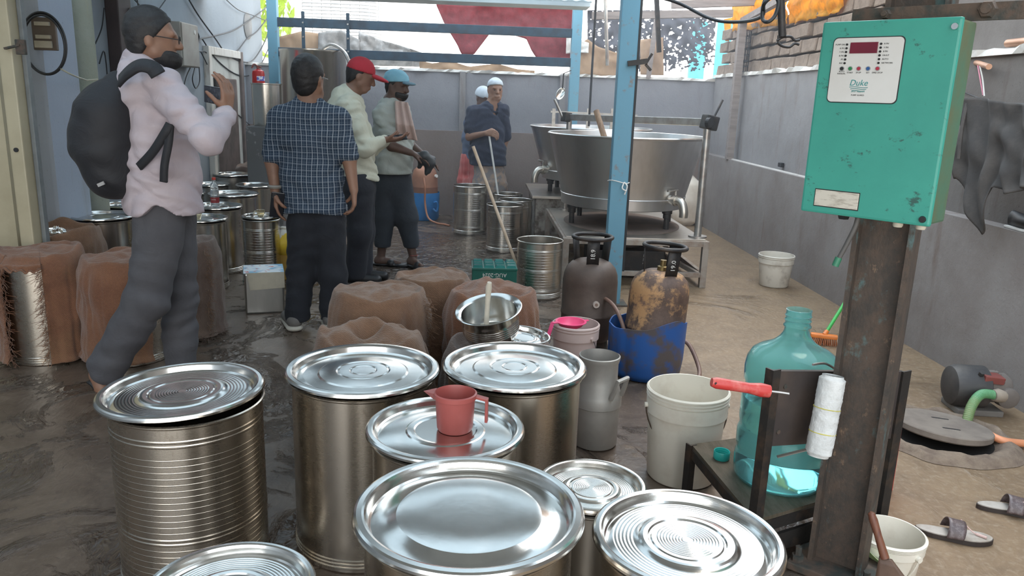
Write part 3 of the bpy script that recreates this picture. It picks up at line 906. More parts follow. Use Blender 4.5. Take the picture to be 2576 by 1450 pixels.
def gas_cylinder(label, x, y, z0, m, rz, tilt, num, valve=False):
    t = thing('gas_cylinder', label, 'gas cylinder', (x, y, z0), (tilt[0], tilt[1], rz), 'gas cylinders by the blue pole')
    r, h = .16, .56
    prof = [(0, .06), (.06, .062), (.11, .072), (.145, .10), (r, .15), (r, .235), (r + .004, .24), (r + .004, .25), (r, .255), (r, h - .13), (.155, h - .085), (.142, h - .05), (.115, h - .02), (.08, h - .005), (.045, h), (0, h)]
    q = MB(); q.lathe(prof, 56); q.build('body', m, t, ang=60)
    q = MB(); q.lathe([(.115, .085), (.13, .0), (.134, .0), (.119, .085)], 40); q.build('foot_ring', RUST, t)
    q = MB(); q.lathe([(0, h), (.028, h), (.028, h + .02), (.016, h + .025), (.016, h + .055), (0, h + .055)], 16); q.build('valve', pm('dull_brass', (.35, .26, .12), .4, .8), t)
    for k in range(3):
        a = k * 2 * PI / 3 + .35
        ca, sa = math.cos(a), math.sin(a)
        q = MB()
        q.M = Matrix.Rotation(a, 4, 'Z')
        q.grid(lambda u, v: (.092 + .018 * v, -.035 + .07 * u, h - .035 + .165 * v), 3, 3)
        q.M = Matrix.Identity(4)
        s_ = q.build('stay', BLACKM, t); solidify(s_, .005)
        if num:
            text_mesh('stencil', num, .036, WHITEP, s_, (.1075 * ca, .1075 * sa, h + .045), (PI / 2, -PI / 2, a + PI / 2), .0006)
    q = MB(); q.tube([(.112 * math.cos(a), .112 * math.sin(a), h + .13) for a in [k * 2 * PI / 40 for k in range(40)]], .0115, 10, closed=True)
    q.build('guard_ring', BLACKM, t)
    if valve:
        q = MB(); q.cyl((0, -r + .002, .33), (0, -r - .012, .33), .019, n=20); d_ = q.build('cap_disc', pm('pale_plastic_disc', (.62, .52, .45), .6), t, rot=(0, 0, 0))
        q = MB(); q.cyl((0, -r - .010, .33), (0, -r - .014, .33), .009, n=16); q.build('cap_hub', pm('brown_hub', (.30, .20, .15), .6), d_)
    return t
pc1 = at(1484, 720, 4.38)
gas_cylinder('soot brown gas cylinder with a pale round disc on its side', pc1.x, 4.38, 0.0, CYLG, .1, (0, 0), '18.9', True)
pc2 = at(1640, 780, 4.02)
gas_cylinder('scorched orange brown gas cylinder standing in the blue tub', pc2.x + .012, 4.03, .02, CYLM, .45, (.02, .05), '19.0')
# cut-down blue drum serving as a tub
BLUEPL = pm('scuffed_blue_plastic', (.02, .10, .34), .45, 0, (.10, .085, .085), 6, .48, .60, bump=.2, bs=30)
p = gz(1610, 955)
t = thing('blue_tub', 'cut down blue plastic drum holding a gas cylinder', 'tub', (pc2.x - .015, 4.02, 0))
q = MB()
def tubf(u, v):
    a = u * 2 * PI
    top = .285 + .02 * nz((math.cos(a) * 2, math.sin(a) * 2, 3)) + .055 * max(0, math.sin(a + 2.6)) ** 3
    ring = .006 * math.sin(a * 24) if .2 < v < .9 else 0
    prof = [(0, .004), (.175, .004), (.195, .03), (.205, .10), (.208, .20), (.21, 1), (.203, 1), (.200, .10), (.185, .035), (0, .02)]
    k = v * (len(prof) - 1); i = min(int(k), len(prof) - 2); f = k - i
    zz = lambda q_: top if q_ == 1 else q_
    r_ = prof[i][0] + (prof[i + 1][0] - prof[i][0]) * f
    z_ = zz(prof[i][1]) + (zz(prof[i + 1][1]) - zz(prof[i][1])) * f
    w = 1 + (.03 * nz((math.cos(a) * 1.5, math.sin(a) * 1.5, z_ * 3)))
    r_ = r_ * w + (.004 * math.copysign(1, math.sin(a * 7 + 1)) if (1.2 < (a * 7 / PI) % 7 < 1.9) else 0)
    return (r_ * math.cos(a), r_ * math.sin(a), z_)
q.grid(tubf, 90, 37, True); q.build('shell', BLUEPL, t, ang=60)
q = MB(); q.tube(spline([(.19, .12, .16), (.26, .10, .14), (.29, -.02, .06), (.27, -.12, .02), (.20, -.19, .014)]), .012, 10); q.build('hose_end', pm('brown_hose', (.22, .13, .10), .5), t)
q = MB(); q.tube(spline([(-.24, .30, .34), (-.20, .20, .36), (-.165, .05, .335), (-.135, -.06, .24), (-.12, -.09, .14)]), .011, 10); q.build('hose', MATS['brown_hose'], t)

PLW = pm('dirty_white_plastic', (.78, .73, .63), .45, 0, (.64, .57, .47), 7, .5, .75, **{'Subsurface_Weight': .0})
def bucket_prof(r0, r1, h, hoops=3, wall=.0028):
    o = [(0, .003), (r0 * .96, .003), (r0, .010)]
    zf = h * .74
    rz_ = lambda z: r0 + (r1 - r0) * z / h
    o += [(rz_(zf), zf), (rz_(zf) + .007, zf), (rz_(zf) + .008, zf + .055 * h / .37)]
    z = zf + .055 * h / .37
    step = (h - z - .004) / hoops
    for k in range(hoops):
        o += [(rz_(z) + .001, z + .001), (rz_(z) + .001, z + step * .45), (rz_(z) + .007, z + step * .5), (rz_(z) + .007, z + step * .85)]
        z += step
    o += [(r1 + .002, h - .002), (r1, h), (r1 - wall, h - .001), (r0 - wall, .012), (0, .012)]
    return o
def bucket(label, x, y, r0, r1, h, m, hoops=3, handle=None, name='plastic_bucket', rz=0):
    t = thing(name, label, 'bucket', (x, y, 0), (0, 0, rz))
    q = MB(); q.lathe(bucket_prof(r0, r1, h, hoops), 56); q.build('body', m, t, ang=45)
    if handle:
        ang, hm, drop = handle
        R = r0 + (r1 - r0) * .8 + .012
        pts = []
        for k in range(21):
            a = PI * k / 20
            pts.append(Vector((R * math.cos(a), -R * math.sin(a) * math.cos(drop) * 1.05, h * .80 - R * math.sin(a) * math.sin(drop) * 1.15)))
        q = MB(); q.M = Matrix.Rotation(ang, 4, 'Z'); q.tube(pts, .0028, 6); q.build('handle', hm, t)
        q = MB(); q.M = Matrix.Rotation(ang, 4, 'Z'); q.cyl((R - .012, 0, h * .80), (R + .005, 0, h * .80), .010, n=12); q.build('lug', m, t)
        q = MB(); q.M = Matrix.Rotation(ang, 4, 'Z'); q.cyl((-R + .012, 0, h * .80), (-R - .005, 0, h * .80), .010, n=12); q.build('lug', m, t)
    return t
bk = bucket('large open white bucket with ribbed rim standing by the milk can', .845, 2.82, .135, .155, .375, PLW, 3, (.0, pm('rusty_wire', (.10, .07, .05), .6, .5), 1.15))
bucket('small dirty white bucket standing against the right wall', 2.50, 6.22, .118, .142, .265, pm('grimy_white_plastic', (.60, .55, .47), .6, 0, (.38, .33, .27), 10, .52, .7), 2)
PINKB = pm('pinkish_white_plastic', (.66, .52, .48), .4, 0, (.58, .46, .42), 5)
pp = gz(1449, 812, .30)
bucket('pinkish white bucket with a pink strainer between sack and gas cylinder', pp.x, pp.y, .105, .122, .30, PINKB, 2, (2.2, GALV, .85))
# pink strainer resting in the bucket mouth
PINK = pm('hot_pink_plastic', (.85, .08, .22), .4, 0, (.80, .07, .2), 5)
t = thing('strainer', 'hot pink plastic strainer lying across the pinkish bucket', 'strainer', (pp.x - .03, pp.y - .02, .308), (.05, .02, .35))
q = MB(); q.lathe([(0, -.038), (.03, -.034), (.055, -.018), (.066, 0), (.074, .003), (.074, .006), (.064, .006), (.053, -.015), (.028, -.031), (0, -.035)], 40, sx=1.15); q.build('bowl', PINK, t)
q = MB(); q.bar((-.07, 0, .004), (-.115, -.01, .006), .022, .006, .002); q.bar((-.113, -.01, .006), (-.15, -.04, -.07), .020, .007, .002); q.build('handle', PINK, t)
q = MB(); q.bar((.08, 0, .003), (.105, 0, .004), .018, .005, .002); q.build('hook', PINK, t)
# milk can
ALU = pm('dull_aluminium', (.44, .42, .39), .55, .55, (.34, .32, .29), 6, .4, .7, bump=.12, bs=30)
pm_c = gz(1500, 1130)
zt = at(1489, 893, pm_c.y + .07).z
t = thing('milk_can', 'grey aluminium milk churn with open mouth and block handles', 'milk can', (pm_c.x, pm_c.y + .06, 0), (0, 0, -.75))
k_ = zt / .45
prof = [(0, .004), (.090, .004), (.096, .012), (.098, .205 * k_), (.104, .21 * k_), (.104, .25 * k_), (.100, .262 * k_), (.097, .275 * k_), (.091, .305 * k_), (.084, .33 * k_), (.081, .35 * k_), (.081, .415 * k_), (.085, .43 * k_), (.0875, .444 * k_), (.0875, .452 * k_), (.083, .455 * k_), (.080, .43 * k_), (.077, .35 * k_), (.085, .30 * k_), (.093, .2 * k_), (.090, .02), (0, .016)]
q = MB(); q.lathe(prof, 56); q.build('body', ALU, t, ang=50)
for s_ in (1, -1):
    q = MB(); q.M = Matrix.Rotation(0 if s_ > 0 else PI, 4, 'Z')
    q.tube([(.094, -.040, .268 * k_), (.108, -.038, .31 * k_), (.120, -.036, .362 * k_), (.121, .036, .362 * k_), (.108, .038, .31 * k_), (.094, .040, .268 * k_)], .0105, 8)
    q.build('handle', ALU, t)
# tilted steel pot with a ladle on the dusty sack
pp = at(1240, 800, pS5.y + .03)
t = thing('steel_pot', 'steel cooking pot tilted on the dusty sack', 'pot', (pp.x, pp.y, .515), (.22, -.16, 0))
pr2 = [(0, 0), (.085, .002), (.105, .012), (.112, .03)]
for k in range(5): pr2 += [(.113, .035 + k * .009), (.1145, .038 + k * .009), (.113, .041 + k * .009)]
pr2 += [(.113, .09), (.112, .112), (.119, .118), (.132, .124), (.134, .127), (.131, .129), (.118, .124), (.110, .116), (.110, .03), (.10, .012), (0, .006)]
q = MB(); q.lathe(pr2, 64); q.build('body', STEEL_L, t, ang=40)
lt = thing('wooden_spoon', 'pale wooden spoon handle standing in the tilted pot', 'spoon', (pp.x - .025, pp.y + .03, .545), (.05, .02, 0))
q = MB(); q.tube([(0, 0, 0), (0, 0, .10), (.002, 0, .17), (.004, -.005, .19)], [.011, .010, .013, .009], 10); q.build('handle', pm('bleached_wood', (.62, .56, .46), .7), lt)
q = MB(); q.box((0, 0, -.012), (.05, .012, .05), None, .008); q.build('bowl', MATS['bleached_wood'], lt)
# second rim peeping out behind the pot
q = MB(); q.lathe(lid_profile(.11, 'plate'), 48)
tag(q.build('tray', STEEL_L, None, loc=(pS5.x + .10, pS5.y + .06, .505), rot=(.05, .1, 0)), 'steel tray lying on the dusty sack behind the tilted pot', 'tray')
# red mug
MUG = pm('dull_red_plastic', (.36, .085, .075), .42, 0, (.31, .07, .06), 7)
t = thing('plastic_mug', 'dull red plastic mug standing on a drum lid', 'mug', (-.045, 1.965, .568), (0, 0, -.15))
q = MB(); q.lathe([(0, .001), (.045, .001), (.049, .008), (.0535, .085), (.055, .092), (.0585, .094), (.0585, .106), (.054, .108), (.051, .10), (.046, .01), (0, .006)], 48); q.build('body', MUG, t)
q = MB(); q.add([(-.055, -.022, .107), (-.055, .022, .107), (-.088, 0, .104), (-.057, 0, .080)], [(0, 2, 1), (0, 3, 2), (1, 2, 3), (0, 1, 3)]); q.build('spout', MUG, t, False)
q = MB(); q.bar((.05, 0, .100), (.088, 0, .092), .018, .008, .002); q.bar((.086, 0, .096), (.086, 0, .028), .018, .008, .002); q.build('handle', MUG, t, False)

# ================================================================== vats on their stands
MILK = pm('cream_milk', (.80, .68, .48), .35, 0, (.74, .60, .40), 3)
def vat(label, x, y, z0, r0, r1, h, foot_h, name='steel_vat', tap=None):
    t = thing(name, label, 'vat', (x, y, z0), (0, 0, 0), 'stainless steel vats')
    zb = foot_h
    prof = [(0, zb), (r0 - .02, zb), (r0, zb + .006), (r0 + .004, zb + .09), (r0 + .010, zb + .095), (r0 + .004, zb + .10), (r1, zb + h - .025), (r1 + .012, zb + h - .02), (r1 + .018, zb + h - .008), (r1 + .010, zb + h), (r1 - .004, zb + h - .004), (r0, zb + .13), (0, zb + .10)]
    q = MB(); q.lathe(prof, 96); q.build('tub', VAT, t, ang=40)
    q = MB(); rm = r0 + (r1 - r0) * .62
    q.lathe([(0, zb + h * .66), (rm - .012, zb + h * .66)], 64); q.build('milk', MILK, t)
    for k in range(6):
        a = k * PI / 3 + .25
        c_ = Vector((math.cos(a) * (r0 - .07), math.sin(a) * (r0 - .07), 0))
        q = MB(); q.lathe([(.024, 0), (.024, foot_h * .55), (.034, foot_h * .57), (.034, foot_h * .8), (.044, foot_h * .82), (.044, foot_h), (0, foot_h)], 14, c_); q.build('foot', BLACKM, t)
    if tap:
        a, up = tap
        d = Vector((math.cos(a), math.sin(a), 0))
        b = d * (r0 - .01) + Vector((0, 0, zb + .10)); s_ = Vector((-d.y, d.x, 0))
        q = MB(); q.tube(spline([b, b + d * .09, b + d * .13 + Vector((0, 0, -.02)), b + d * .155 + Vector((0, 0, -.08)), b + d * .155 + Vector((0, 0, -.13))], 5), .036, 14); tp = q.build('outlet_pipe', STEEL_D, t)
        q = MB(); q.cyl(b + d * .045, b + d * .075, .048, n=16); q.cyl(b + d * .06, b + d * .06 + Vector((0, 0, .09)), .012, n=8); q.cyl(b + d * .06 + Vector((0, 0, .085)) - s_ * .11, b + d * .06 + Vector((0, 0, .085)) + s_ * .02, .009, n=8)
        q.build('valve', STEEL_D, t)
    return t
def box_frame_table(label, x0, x1, y0, y1, z, plate_m, leg_m, name, legs_in=.025):
    t = thing(name, label, 'stand', (0, 0, 0))
    q = MB(); q.span((x0, y0, z - .012), (x1, y1, z), .002); q.build('top_plate', plate_m, t, False)
    for (a, b) in (((x0, y0), (x1, y0)), ((x0, y1), (x1, y1)), ((x0, y0), (x0, y1)), ((x1, y0), (x1, y1))):
        ya, yb = sorted((a[1], b[1])); xa, xb = sorted((a[0], b[0]))
        g = .02
        q = MB(); q.span((xa - (0 if xa != xb else g) + (g if xa != xb else 0), ya - (g if ya == yb else -g), z - .058), (xb + (g if xa == xb else -g), yb + (g if ya == yb else -g), z - .012), .003); q.build('rail', leg_m, t, False)
    for x in (x0, x1):
        for y in (y0, y1):
            q = MB(); q.span((x - legs_in, y - legs_in, 0), (x + legs_in, y + legs_in, z - .012), .003); q.build('leg', leg_m, t, False)
    for y in (y0, y1):
        q = MB(); q.span((x0 + .02, y - .018, .085), (x1 - .02, y + .018, .125), .003); q.build('stretcher', leg_m, t, False)
    q = MB(); q.bar((x1 - .03, y0 + .02, .105), (x1 - .55, y1 - .35, .28), .03, .035); q.build('brace', leg_m, t, False)
    q = MB(); q.span((x1 - .018, y0 + .02, .085), (x1 + .018, y1 - .02, .125), .003); q.build('stretcher', leg_m, t, False)
    return t
LEGM = pm('worn_grey_tube', (.36, .32, .28), .5, .5, (.24, .17, .13), 8, .45, .7, bump=.1)
PLATE = m_steel('stained_plate', (.56, .52, .47), .25, .45, dirt=(.28, .20, .15))
box_frame_table('low steel platform on tube legs carrying the front vat', .72, 1.85, 6.08, 7.72, .395, PLATE, LEGM, 'platform')
q = MB(); q.lathe([(0, .3955), (.50, .3955), (.50, .3985), (0, .3985)], 64, (1.30, 6.88, 0), sx=1.02, sy=1.3)
tag(q.build('burner_plate', pm('rust_brown_plate', (.13, .095, .08), .7, .3, (.19, .14, .11), 5), None), 'dark round heat plate under the front vat', 'plate')
vat('large flaring steel vat on the low platform behind the blue pole', 1.30, 6.88, .399, .545, .672, .615, .165, tap=(-.92, 0))
q = MB()
t = thing('masonry_stand', 'peeling whitewashed block stand under the rear vat', 'stand', (0, 0, 0))
q.span((.60, 7.85, 0), (1.75, 8.95, .47), .01); q.build('block', pm('peeling_whitewash', (.40, .37, .33), .85, 0, (.14, .11, .09), 12, .42, .6, bump=.4), t, False)
q = MB(); q.span((.56, 7.80, .47), (1.78, 8.98, .50), .004); q.build('top_plate', PLATE, t, False)
vat('rear flaring steel vat half hidden by the front one', 1.195, 8.36, .50, .50, .632, .55, .135, tap=(-2.75, 0))
# tipping shafts over the vats
t = thing('tipping_shaft', 'steel tipping shaft with post and crank across the front vat', 'shaft', (0, 0, 0))
A = Vector((1.815, 6.205, 0)); B = Vector((.875, 7.62, 0))
zA, zB = 1.315, 1.29
q = MB(); q.cyl((A.x, A.y, .395), (A.x, A.y, zA), .03, n=18); q.build('post', GALV, t)
q = MB(); q.cyl((A.x, A.y, .395), (A.x, A.y, .407), .075, n=20); q.build('flange', GALV, t)
q = MB(); q.cyl((B.x, B.y, .395), (B.x, B.y, zB), .026, n=14); q.build('post', GALV, t)
q = MB(); q.cyl((B.x, B.y, .395), (B.x, B.y, .407), .065, n=20); q.build('flange', GALV, t)
q = MB(); q.bar((A.x, A.y, zA), (B.x, B.y, zB), .05, .06, .004); q.build('shaft', GALV, t, False)
q = MB(); q.box((A.x + .01, A.y - .01, zA + .0), (.11, .10, .11), Euler((0, .2, .3)), .01); q.cyl((A.x - .02, A.y - .06, zA), (A.x + .0, A.y - .085, zA), .04, n=16); gb = q.build('gear_box', BLACKM, t, False)
q = MB(); q.cyl((A.x + .0, A.y - .06, zA - .02), at(1818, 252, A.y), .009, n=8); q.build('crank_lever', BLACKM, t)
q = MB(); q.box((B.x - .03, B.y, zB + .0), (.08, .08, .09), Euler((0, .1, .5)), .01); q.build('bearing', BLACKM, t, False)
q = MB(); a_ = at(1416, 297, B.y); q.tube([a_ + Vector((.05, 0, 0)), a_, at(1395, 250, B.y)], .012, 8); q.build('crank_lever', GALV, t)
q = MB()
a_, b_ = at(1500, 279, 7.0), at(1516, 332, 6.9)
q.cyl(a_, b_ + (b_ - a_) * 1.6, .026, n=10)
tag(q.build('stirring_paddle', WOOD), 'brown wooden paddle handle sticking out of the front vat', 'paddle')
t = thing('tipping_shaft', 'thin steel tipping rail over the rear vat', 'shaft', (0, 0, 0))
Y2 = 8.72
q = MB(); q.bar(at(1385, 281, Y2), at(1603, 291, Y2), .04, .02); q.build('rail', GALV, t, False)
for px in (1393, 1480, 1540):
    p = at(px, 285, Y2)
    q = MB(); q.span((p.x - .018, Y2 - .015, 1.14 if px == 1393 else 1.05), (p.x + .018, Y2 + .015, p.z + .05)); q.build('upright', GALV, t, False)
# hanging ladle and cable ties on the right frame post
t = thing('ladle', 'flat steel ladle hanging by the right post of the blue frame', 'ladle', (0, 0, 0))
p = at(1410, 236, 9.0)
q = MB(); q.M = Matrix.Translation(p) @ Euler((PI / 2 - .2, .45, 0)).to_matrix().to_4x4(); q.lathe([(0, -.012), (.045, -.008), (.062, .004), (.058, .006), (.042, -.004), (0, -.008)], 28, sx=.75, sy=1.2); q.build('bowl', STEEL_L, t)
q = MB(); q.cyl(p + Vector((.02, 0, .06)), at(1418, 185, 9.0), .008, n=8); q.cyl(at(1418, 185, 9.0), Vector((pr_.x - .04, YF - .04, at(1418, 175, 9.0).z)), .005, n=6); q.build('handle', BLACKM, t)
# dark gear under the platform
t = thing('gas_burner', 'black gas burner crouched under the front platform', 'burner', (1.28, 6.55, 0))
q = MB(); q.box((0, 0, .15), (.62, .5, .20), None, .015); q.build('box', BLACKM, t, False)
for s_ in (-1, 1):
    for u_ in (-1, 1):
        q = MB(); q.span((s_ * .26 - .02, u_ * .2 - .02, 0), (s_ * .26 + .02, u_ * .2 + .02, .06)); q.build('foot', BLACKM, t, False)
q = MB(); q.tube([(.12 * math.cos(a), .12 * math.sin(a), .262) for a in [k * PI / 12 for k in range(24)]], .018, 8, closed=True); q.build('ring', RUST, t)
# white sack in the corner by the vats
p = gz(1748, 552)
t = thing('grain_sack', 'bulging white woven sack in the corner beyond the vat', 'sack', (p.x - .26, p.y - .45, 0))
q = MB()
def sk(u, v):
    a = u * 2 * PI; z = .62 * v
    r_ = .21 * (1 - .75 * max(0, v - .82) / .18) * (.8 + .25 * math.sin(PI * min(1, v * 1.1))) * (1 + .12 * nz((math.cos(a) * 1.5, math.sin(a) * 1.5, z * 4)))
    if v < .08: r_ *= .7 + .3 * v / .08
    return (r_ * math.cos(a), r_ * math.sin(a) * .85, z)
q.grid(sk, 48, 30, True); q.build('bag', pm('white_woven_plastic', (.72, .64, .54), .6, 0, (.62, .53, .43), 8, bump=.3, bs=22), t, ang=180)
q = MB(); q.lathe([(.05, .60), (.03, .625), (.06, .68), (.05, .69), (0, .64)], 16); q.build('tied_neck', MATS['white_woven_plastic'], t)
# blue tub with an orange cylinder at the back wall
t = thing('blue_tub', 'cut blue plastic tub by the back wall holding an orange cylinder', 'tub', (-.62, 9.28, 0))
q = MB(); q.lathe([(0, .004), (.155, .004), (.17, .03), (.178, .28), (.178, .33), (.172, .33), (.170, .28), (.162, .04), (0, .02)], 48); q.build('shell', pm('bright_blue_plastic', (.03, .22, .55), .4, 0, (.02, .14, .36), 5), t)
q = MB(); q.tube(spline([(.12, -.14, .22), (.15, -.15, .23), (.165, -.14, .18), (.15, -.155, .12), (.11, -.155, .15)], 6), .012, 8); q.build('handle', MATS['bright_blue_plastic'], t)
t = thing('gas_cylinder', 'rusty orange gas cylinder standing in the tub by the back wall', 'gas cylinder', (-.62, 9.28, .025))
q = MB(); q.lathe([(0, 0), (.13, 0), (.14, .03), (.155, .08), (.155, .36), (.157, .365), (.157, .375), (.155, .38), (.152, .48), (.13, .56), (.09, .60), (.04, .615), (0, .615)], 40); q.build('body', pm('orange_cylinder_paint', (.36, .16, .09), .55, .1, (.25, .12, .08), 5), t)
q = MB(); q.lathe([(0, .61), (.02, .61), (.02, .65), (0, .65)], 12); q.build('valve', BLACKM, t)
q = MB(); q.cyl((.13, -.07, .50), (.145, -.085, .505), .02, n=12); q.build('cap_disc', CLOTH_W, t)
q = MB(); hp = [(-.62, 9.06, .52), (-.60, 9.03, .40), (-.60, 9.06, .22), (-.56, 9.02, .06), (-.46, 8.95, .012), (-.36, 8.86, .012), (-.30, 8.78, .012)]
q.tube(spline(hp, 8), .011, 8); tag(q.build('gas_hose', pm('orange_hose', (.50, .22, .13), .5)), 'thin orange hose looping from the back cylinder onto the floor', 'hose')

# ================================================================== between the drums
# upturned green crate
GREENC = pm('dark_green_plastic', (.012, .115, .085), .4, 0, (.01, .09, .07), 6)
p = at(1244, 668, 5.25)
t = thing('bottle_crate', 'upturned dark green bottle crate with pale date stencil', 'crate', (p.x, 5.25 + .13, 0), (0, 0, .02))
hw, hd, H_ = .155, .13, .312
for (lo, hi) in (((-hw, -hd, 0), (hw, -hd + .012, H_ - .02)), ((-hw, hd - .012, 0), (hw, hd, H_ - .02)), ((-hw, -hd + .012, 0), (-hw + .012, hd - .012, H_ - .02)), ((hw - .012, -hd + .012, 0), (hw, hd - .012, H_ - .02))):
    q = MB(); q.span(lo, hi, .003); q.build('side', GREENC, t, False)
q = MB(); q.span((-hw - .004, -hd - .004, H_ - .03), (hw + .004, hd + .004, H_ - .012), .004); q.build('rim', GREENC, t, False)
for i in range(4):
    for j in range(3):
        q = MB(); cx_, cy_ = -hw + .039 + i * .0775, -hd + .045 + j * .085
        q.add([(cx_ - .036, cy_ - .04, H_ - .012), (cx_ + .036, cy_ - .04, H_ - .012), (cx_ + .036, cy_ + .04, H_ - .012), (cx_ - .036, cy_ + .04, H_ - .012),
               (cx_ - .026, cy_ - .028, H_ + .004), (cx_ + .026, cy_ - .028, H_ + .004), (cx_ + .026, cy_ + .028, H_ + .004), (cx_ - .026, cy_ + .028, H_ + .004)],
              [(0, 1, 5, 4), (1, 2, 6, 5), (2, 3, 7, 6), (3, 0, 4, 7), (4, 5, 6, 7)])
        q.build('cell_base', pm('wet_green_plastic', (.03, .17, .15), .15), t, False)
text_mesh('stencil', 'AUG-2024', .038, WHITEP, t, (.0, -hd - .0015, H_ - .060), (PI / 2, PI, 0), .0006)
for z in (.07, .15):
    q = MB(); q.span((-hw - .003, -hd - .003, z), (hw + .003, hd + .003, z + .012), .003); q.build('rib', GREENC, t, False)
# square tin with a printed blue top
t = thing('oil_tin', 'square tin with a blue printed top beside the plaid shirted man', 'tin', (-1.42, 5.155, 0), (0, 0, .28))
q = MB(); q.span((-.125, -.125, .0), (.125, .125, .275), .012); q.build('body', m_steel('tinplate', (.50, .50, .48), .22, .40, dirt=(.2, .16, .12)), t, False)
def m_print():
    q = NT('blue_printed_card')
    c = q.mix(q.ramp(q.noise(12, 3, .5), .45, .55), (.16, .40, .58), (.66, .72, .76))
    c = q.mix(q.ramp(q.noise(26, 2, .5), .62, .64), c, (.55, .12, .10))
    q.set(c, .35); return q.m
q = MB(); q.span((-.128, -.128, .276), (.128, .128, .281)); cp = q.build('card_top', m_print(), t, False)
q = MB(); q.add([(-.11, -.1285, .281), (.128, -.1285, .281), (.128, -.133, .175), (-.09, -.133, .165)], [(0, 1, 2, 3)]); solidify(q.build('card_flap', pm('cream_card', (.56, .51, .40), .7), t, False), .002)
q = MB(); q.add([(-.1285, .06, .281), (-.1285, -.1, .281), (-.134, -.05, .19), (-.133, .03, .20)], [(0, 1, 2, 3)]); solidify(q.build('card_flap', pm('teal_card', (.04, .25, .28), .6), t, False), .002)
# water bottle, cups
CLEAR = NT('clear_plastic'); CLEAR.set((.92, .95, .97), .06, 0, Transmission_Weight=.92, IOR=1.3); CLEAR = CLEAR.m
GLASS = NT('amber_glass'); GLASS.set((.95, .88, .70), .03, 0, Transmission_Weight=.95, IOR=1.4); GLASS = GLASS.m
bp_ = Vector((pT4.x + .0, pT4.y - .06, pT4.z + .001))
t = thing('water_bottle', 'clear plastic water bottle with red cap and dark red label', 'bottle', bp_)
q = MB(); q.lathe([(0, .004), (.028, .0), (.033, .006), (.033, .03), (.031, .034), (.033, .038), (.033, .085), (.030, .10), (.033, .115), (.033, .15), (.026, .18), (.013, .205), (.012, .22), (.0115, .222), (.011, .205), (.025, .178), (.032, .149), (.032, .01), (0, .008)], 28); q.build('body', CLEAR, t)
q = MB(); q.lathe([(.0338, .04), (.0338, .083)], 28); lb = q.build('label', pm('dark_red_label', (.30, .03, .035), .4), t)
text_mesh('brand_print', 'TATA', .014, WHITEP, lb, (0, -.0342, .066), (PI / 2, 0, 0), .0004)
q = MB(); q.lathe([(0, .238), (.013, .238), (.014, .236), (.014, .219), (0, .219)], 18); q.build('cap', pm('red_cap_plastic', (.55, .06, .04), .4), t)
def cup(label, p, s_=1.0):
    t = thing('glass_cup', label, 'cup', p)
    q = MB(); q.lathe([(0, .0), (.022 * s_, 0), (.024 * s_, .006), (.027 * s_, .02), (.034 * s_, .05), (.036 * s_, .056), (.033 * s_, .055), (.025 * s_, .02), (.02 * s_, .008), (0, .008)], 24); q.build('bowl', GLASS, t)
    q = MB(); q.tube(spline([(-.03 * s_, 0, .046), (-.05 * s_, 0, .042), (-.05 * s_, 0, .02), (-.027 * s_, 0, .016)]), .004, 6); q.build('handle', GLASS, t)
cup('clear glass cup standing on the front tray lid by the photographer', (pT3.x + .0, pT3.y - .08, pT3.z + .002), 1.15)
cup('small glass cup standing on the narrow ribbed drum', (pT10.x + .01, pT10.y - .03, pT10.z + .002), .95)
# yellow carton behind the plaid-shirted man
t = thing('yellow_carton', 'yellow and white printed bag on a carton behind the plaid shirted man', 'carton', (at(718, 610, 5.75).x + .02, 6.12, 0))
q = MB(); q.box((0, 0, .10), (.26, .24, .20), None, .006); q.build('box', pm('ochre_card', (.50, .30, .06), .7), t, False)
q = MB(); q.grid(lambda u, v: ((u - .5) * .25, -.02 + .02 * nz((u * 4, v * 4, 1)) - .10 * math.sin(PI * min(v * 1.2, 1)), .20 + .21 * v), 14, 12); solidify(q.build('bag', pm('yellow_plastic_bag', (.75, .52, .04), .4, 0, (.72, .68, .60), 5, .5, .53), t), .05, 1)
text_mesh('print', 'Vach', .055, pm('navy_print', (.02, .03, .12), .5), t, (.05, -.15, .30), (PI / 2, 0, 0), .001)

# ================================================================== the far left corner
t = thing('steel_tank', 'big plain steel tank standing in the back left corner', 'tank', (at(792, 300, 8.70).x, 8.70, 0))
q = MB(); q.lathe([(0, .0), (.343, 0), (.345, .02), (.345, 1.84), (.352, 1.85), (.352, 1.87), (.338, 1.87), (.333, 1.82), (0, 1.82)], 64); q.build('shell', STEEL, t)
q = MB(); q.tube(spline([(.10, -.05, 1.88), (.22, -.1, 1.93), (.36, -.2, 1.86), (.42, -.25, 1.75)]), .018, 8); q.build('inlet_hose', GALV, t)
t = thing('bin_stand', 'dark block stand under the raised steel bin', 'stand', (-2.13, 8.12, 0))
q = MB(); q.span((-.17, -.2, 0), (.17, .2, 1.09), .01); q.build('block', pm('peeling_dark_paint', (.12, .12, .12), .8, 0, (.42, .42, .42), 7, .58, .66, bump=.3), t, False)
t = thing('steel_bin', 'narrow steel bin raised on a block under the fire extinguisher', 'bin', (-2.13, 8.12, 1.09))
q = MB(); q.lathe([(0, 0), (.138, 0), (.141, .01), (.145, .405), (.151, .41), (.151, .42), (.142, .42), (.14, .41), (0, .40)], 48); q.build('shell', STEEL, t)
t = thing('fire_extinguisher', 'small red fire extinguisher standing on the raised bin', 'fire extinguisher', (-2.20, 8.10, 1.501))
q = MB(); q.lathe([(0, 0), (.055, 0), (.06, .006), (.06, .10), (.054, .125), (.03, .14), (.018, .145), (0, .145)], 28); q.build('body', pm('red_enamel', (.50, .02, .02), .3), t)
q = MB(); q.lathe([(.0605, .03), (.0605, .075)], 20, a0=-PI * .5, a1=0.2); q.build('label', pm('blue_white_label', (.65, .66, .72), .5, 0, (.08, .10, .40), 30, .48, .52), t)
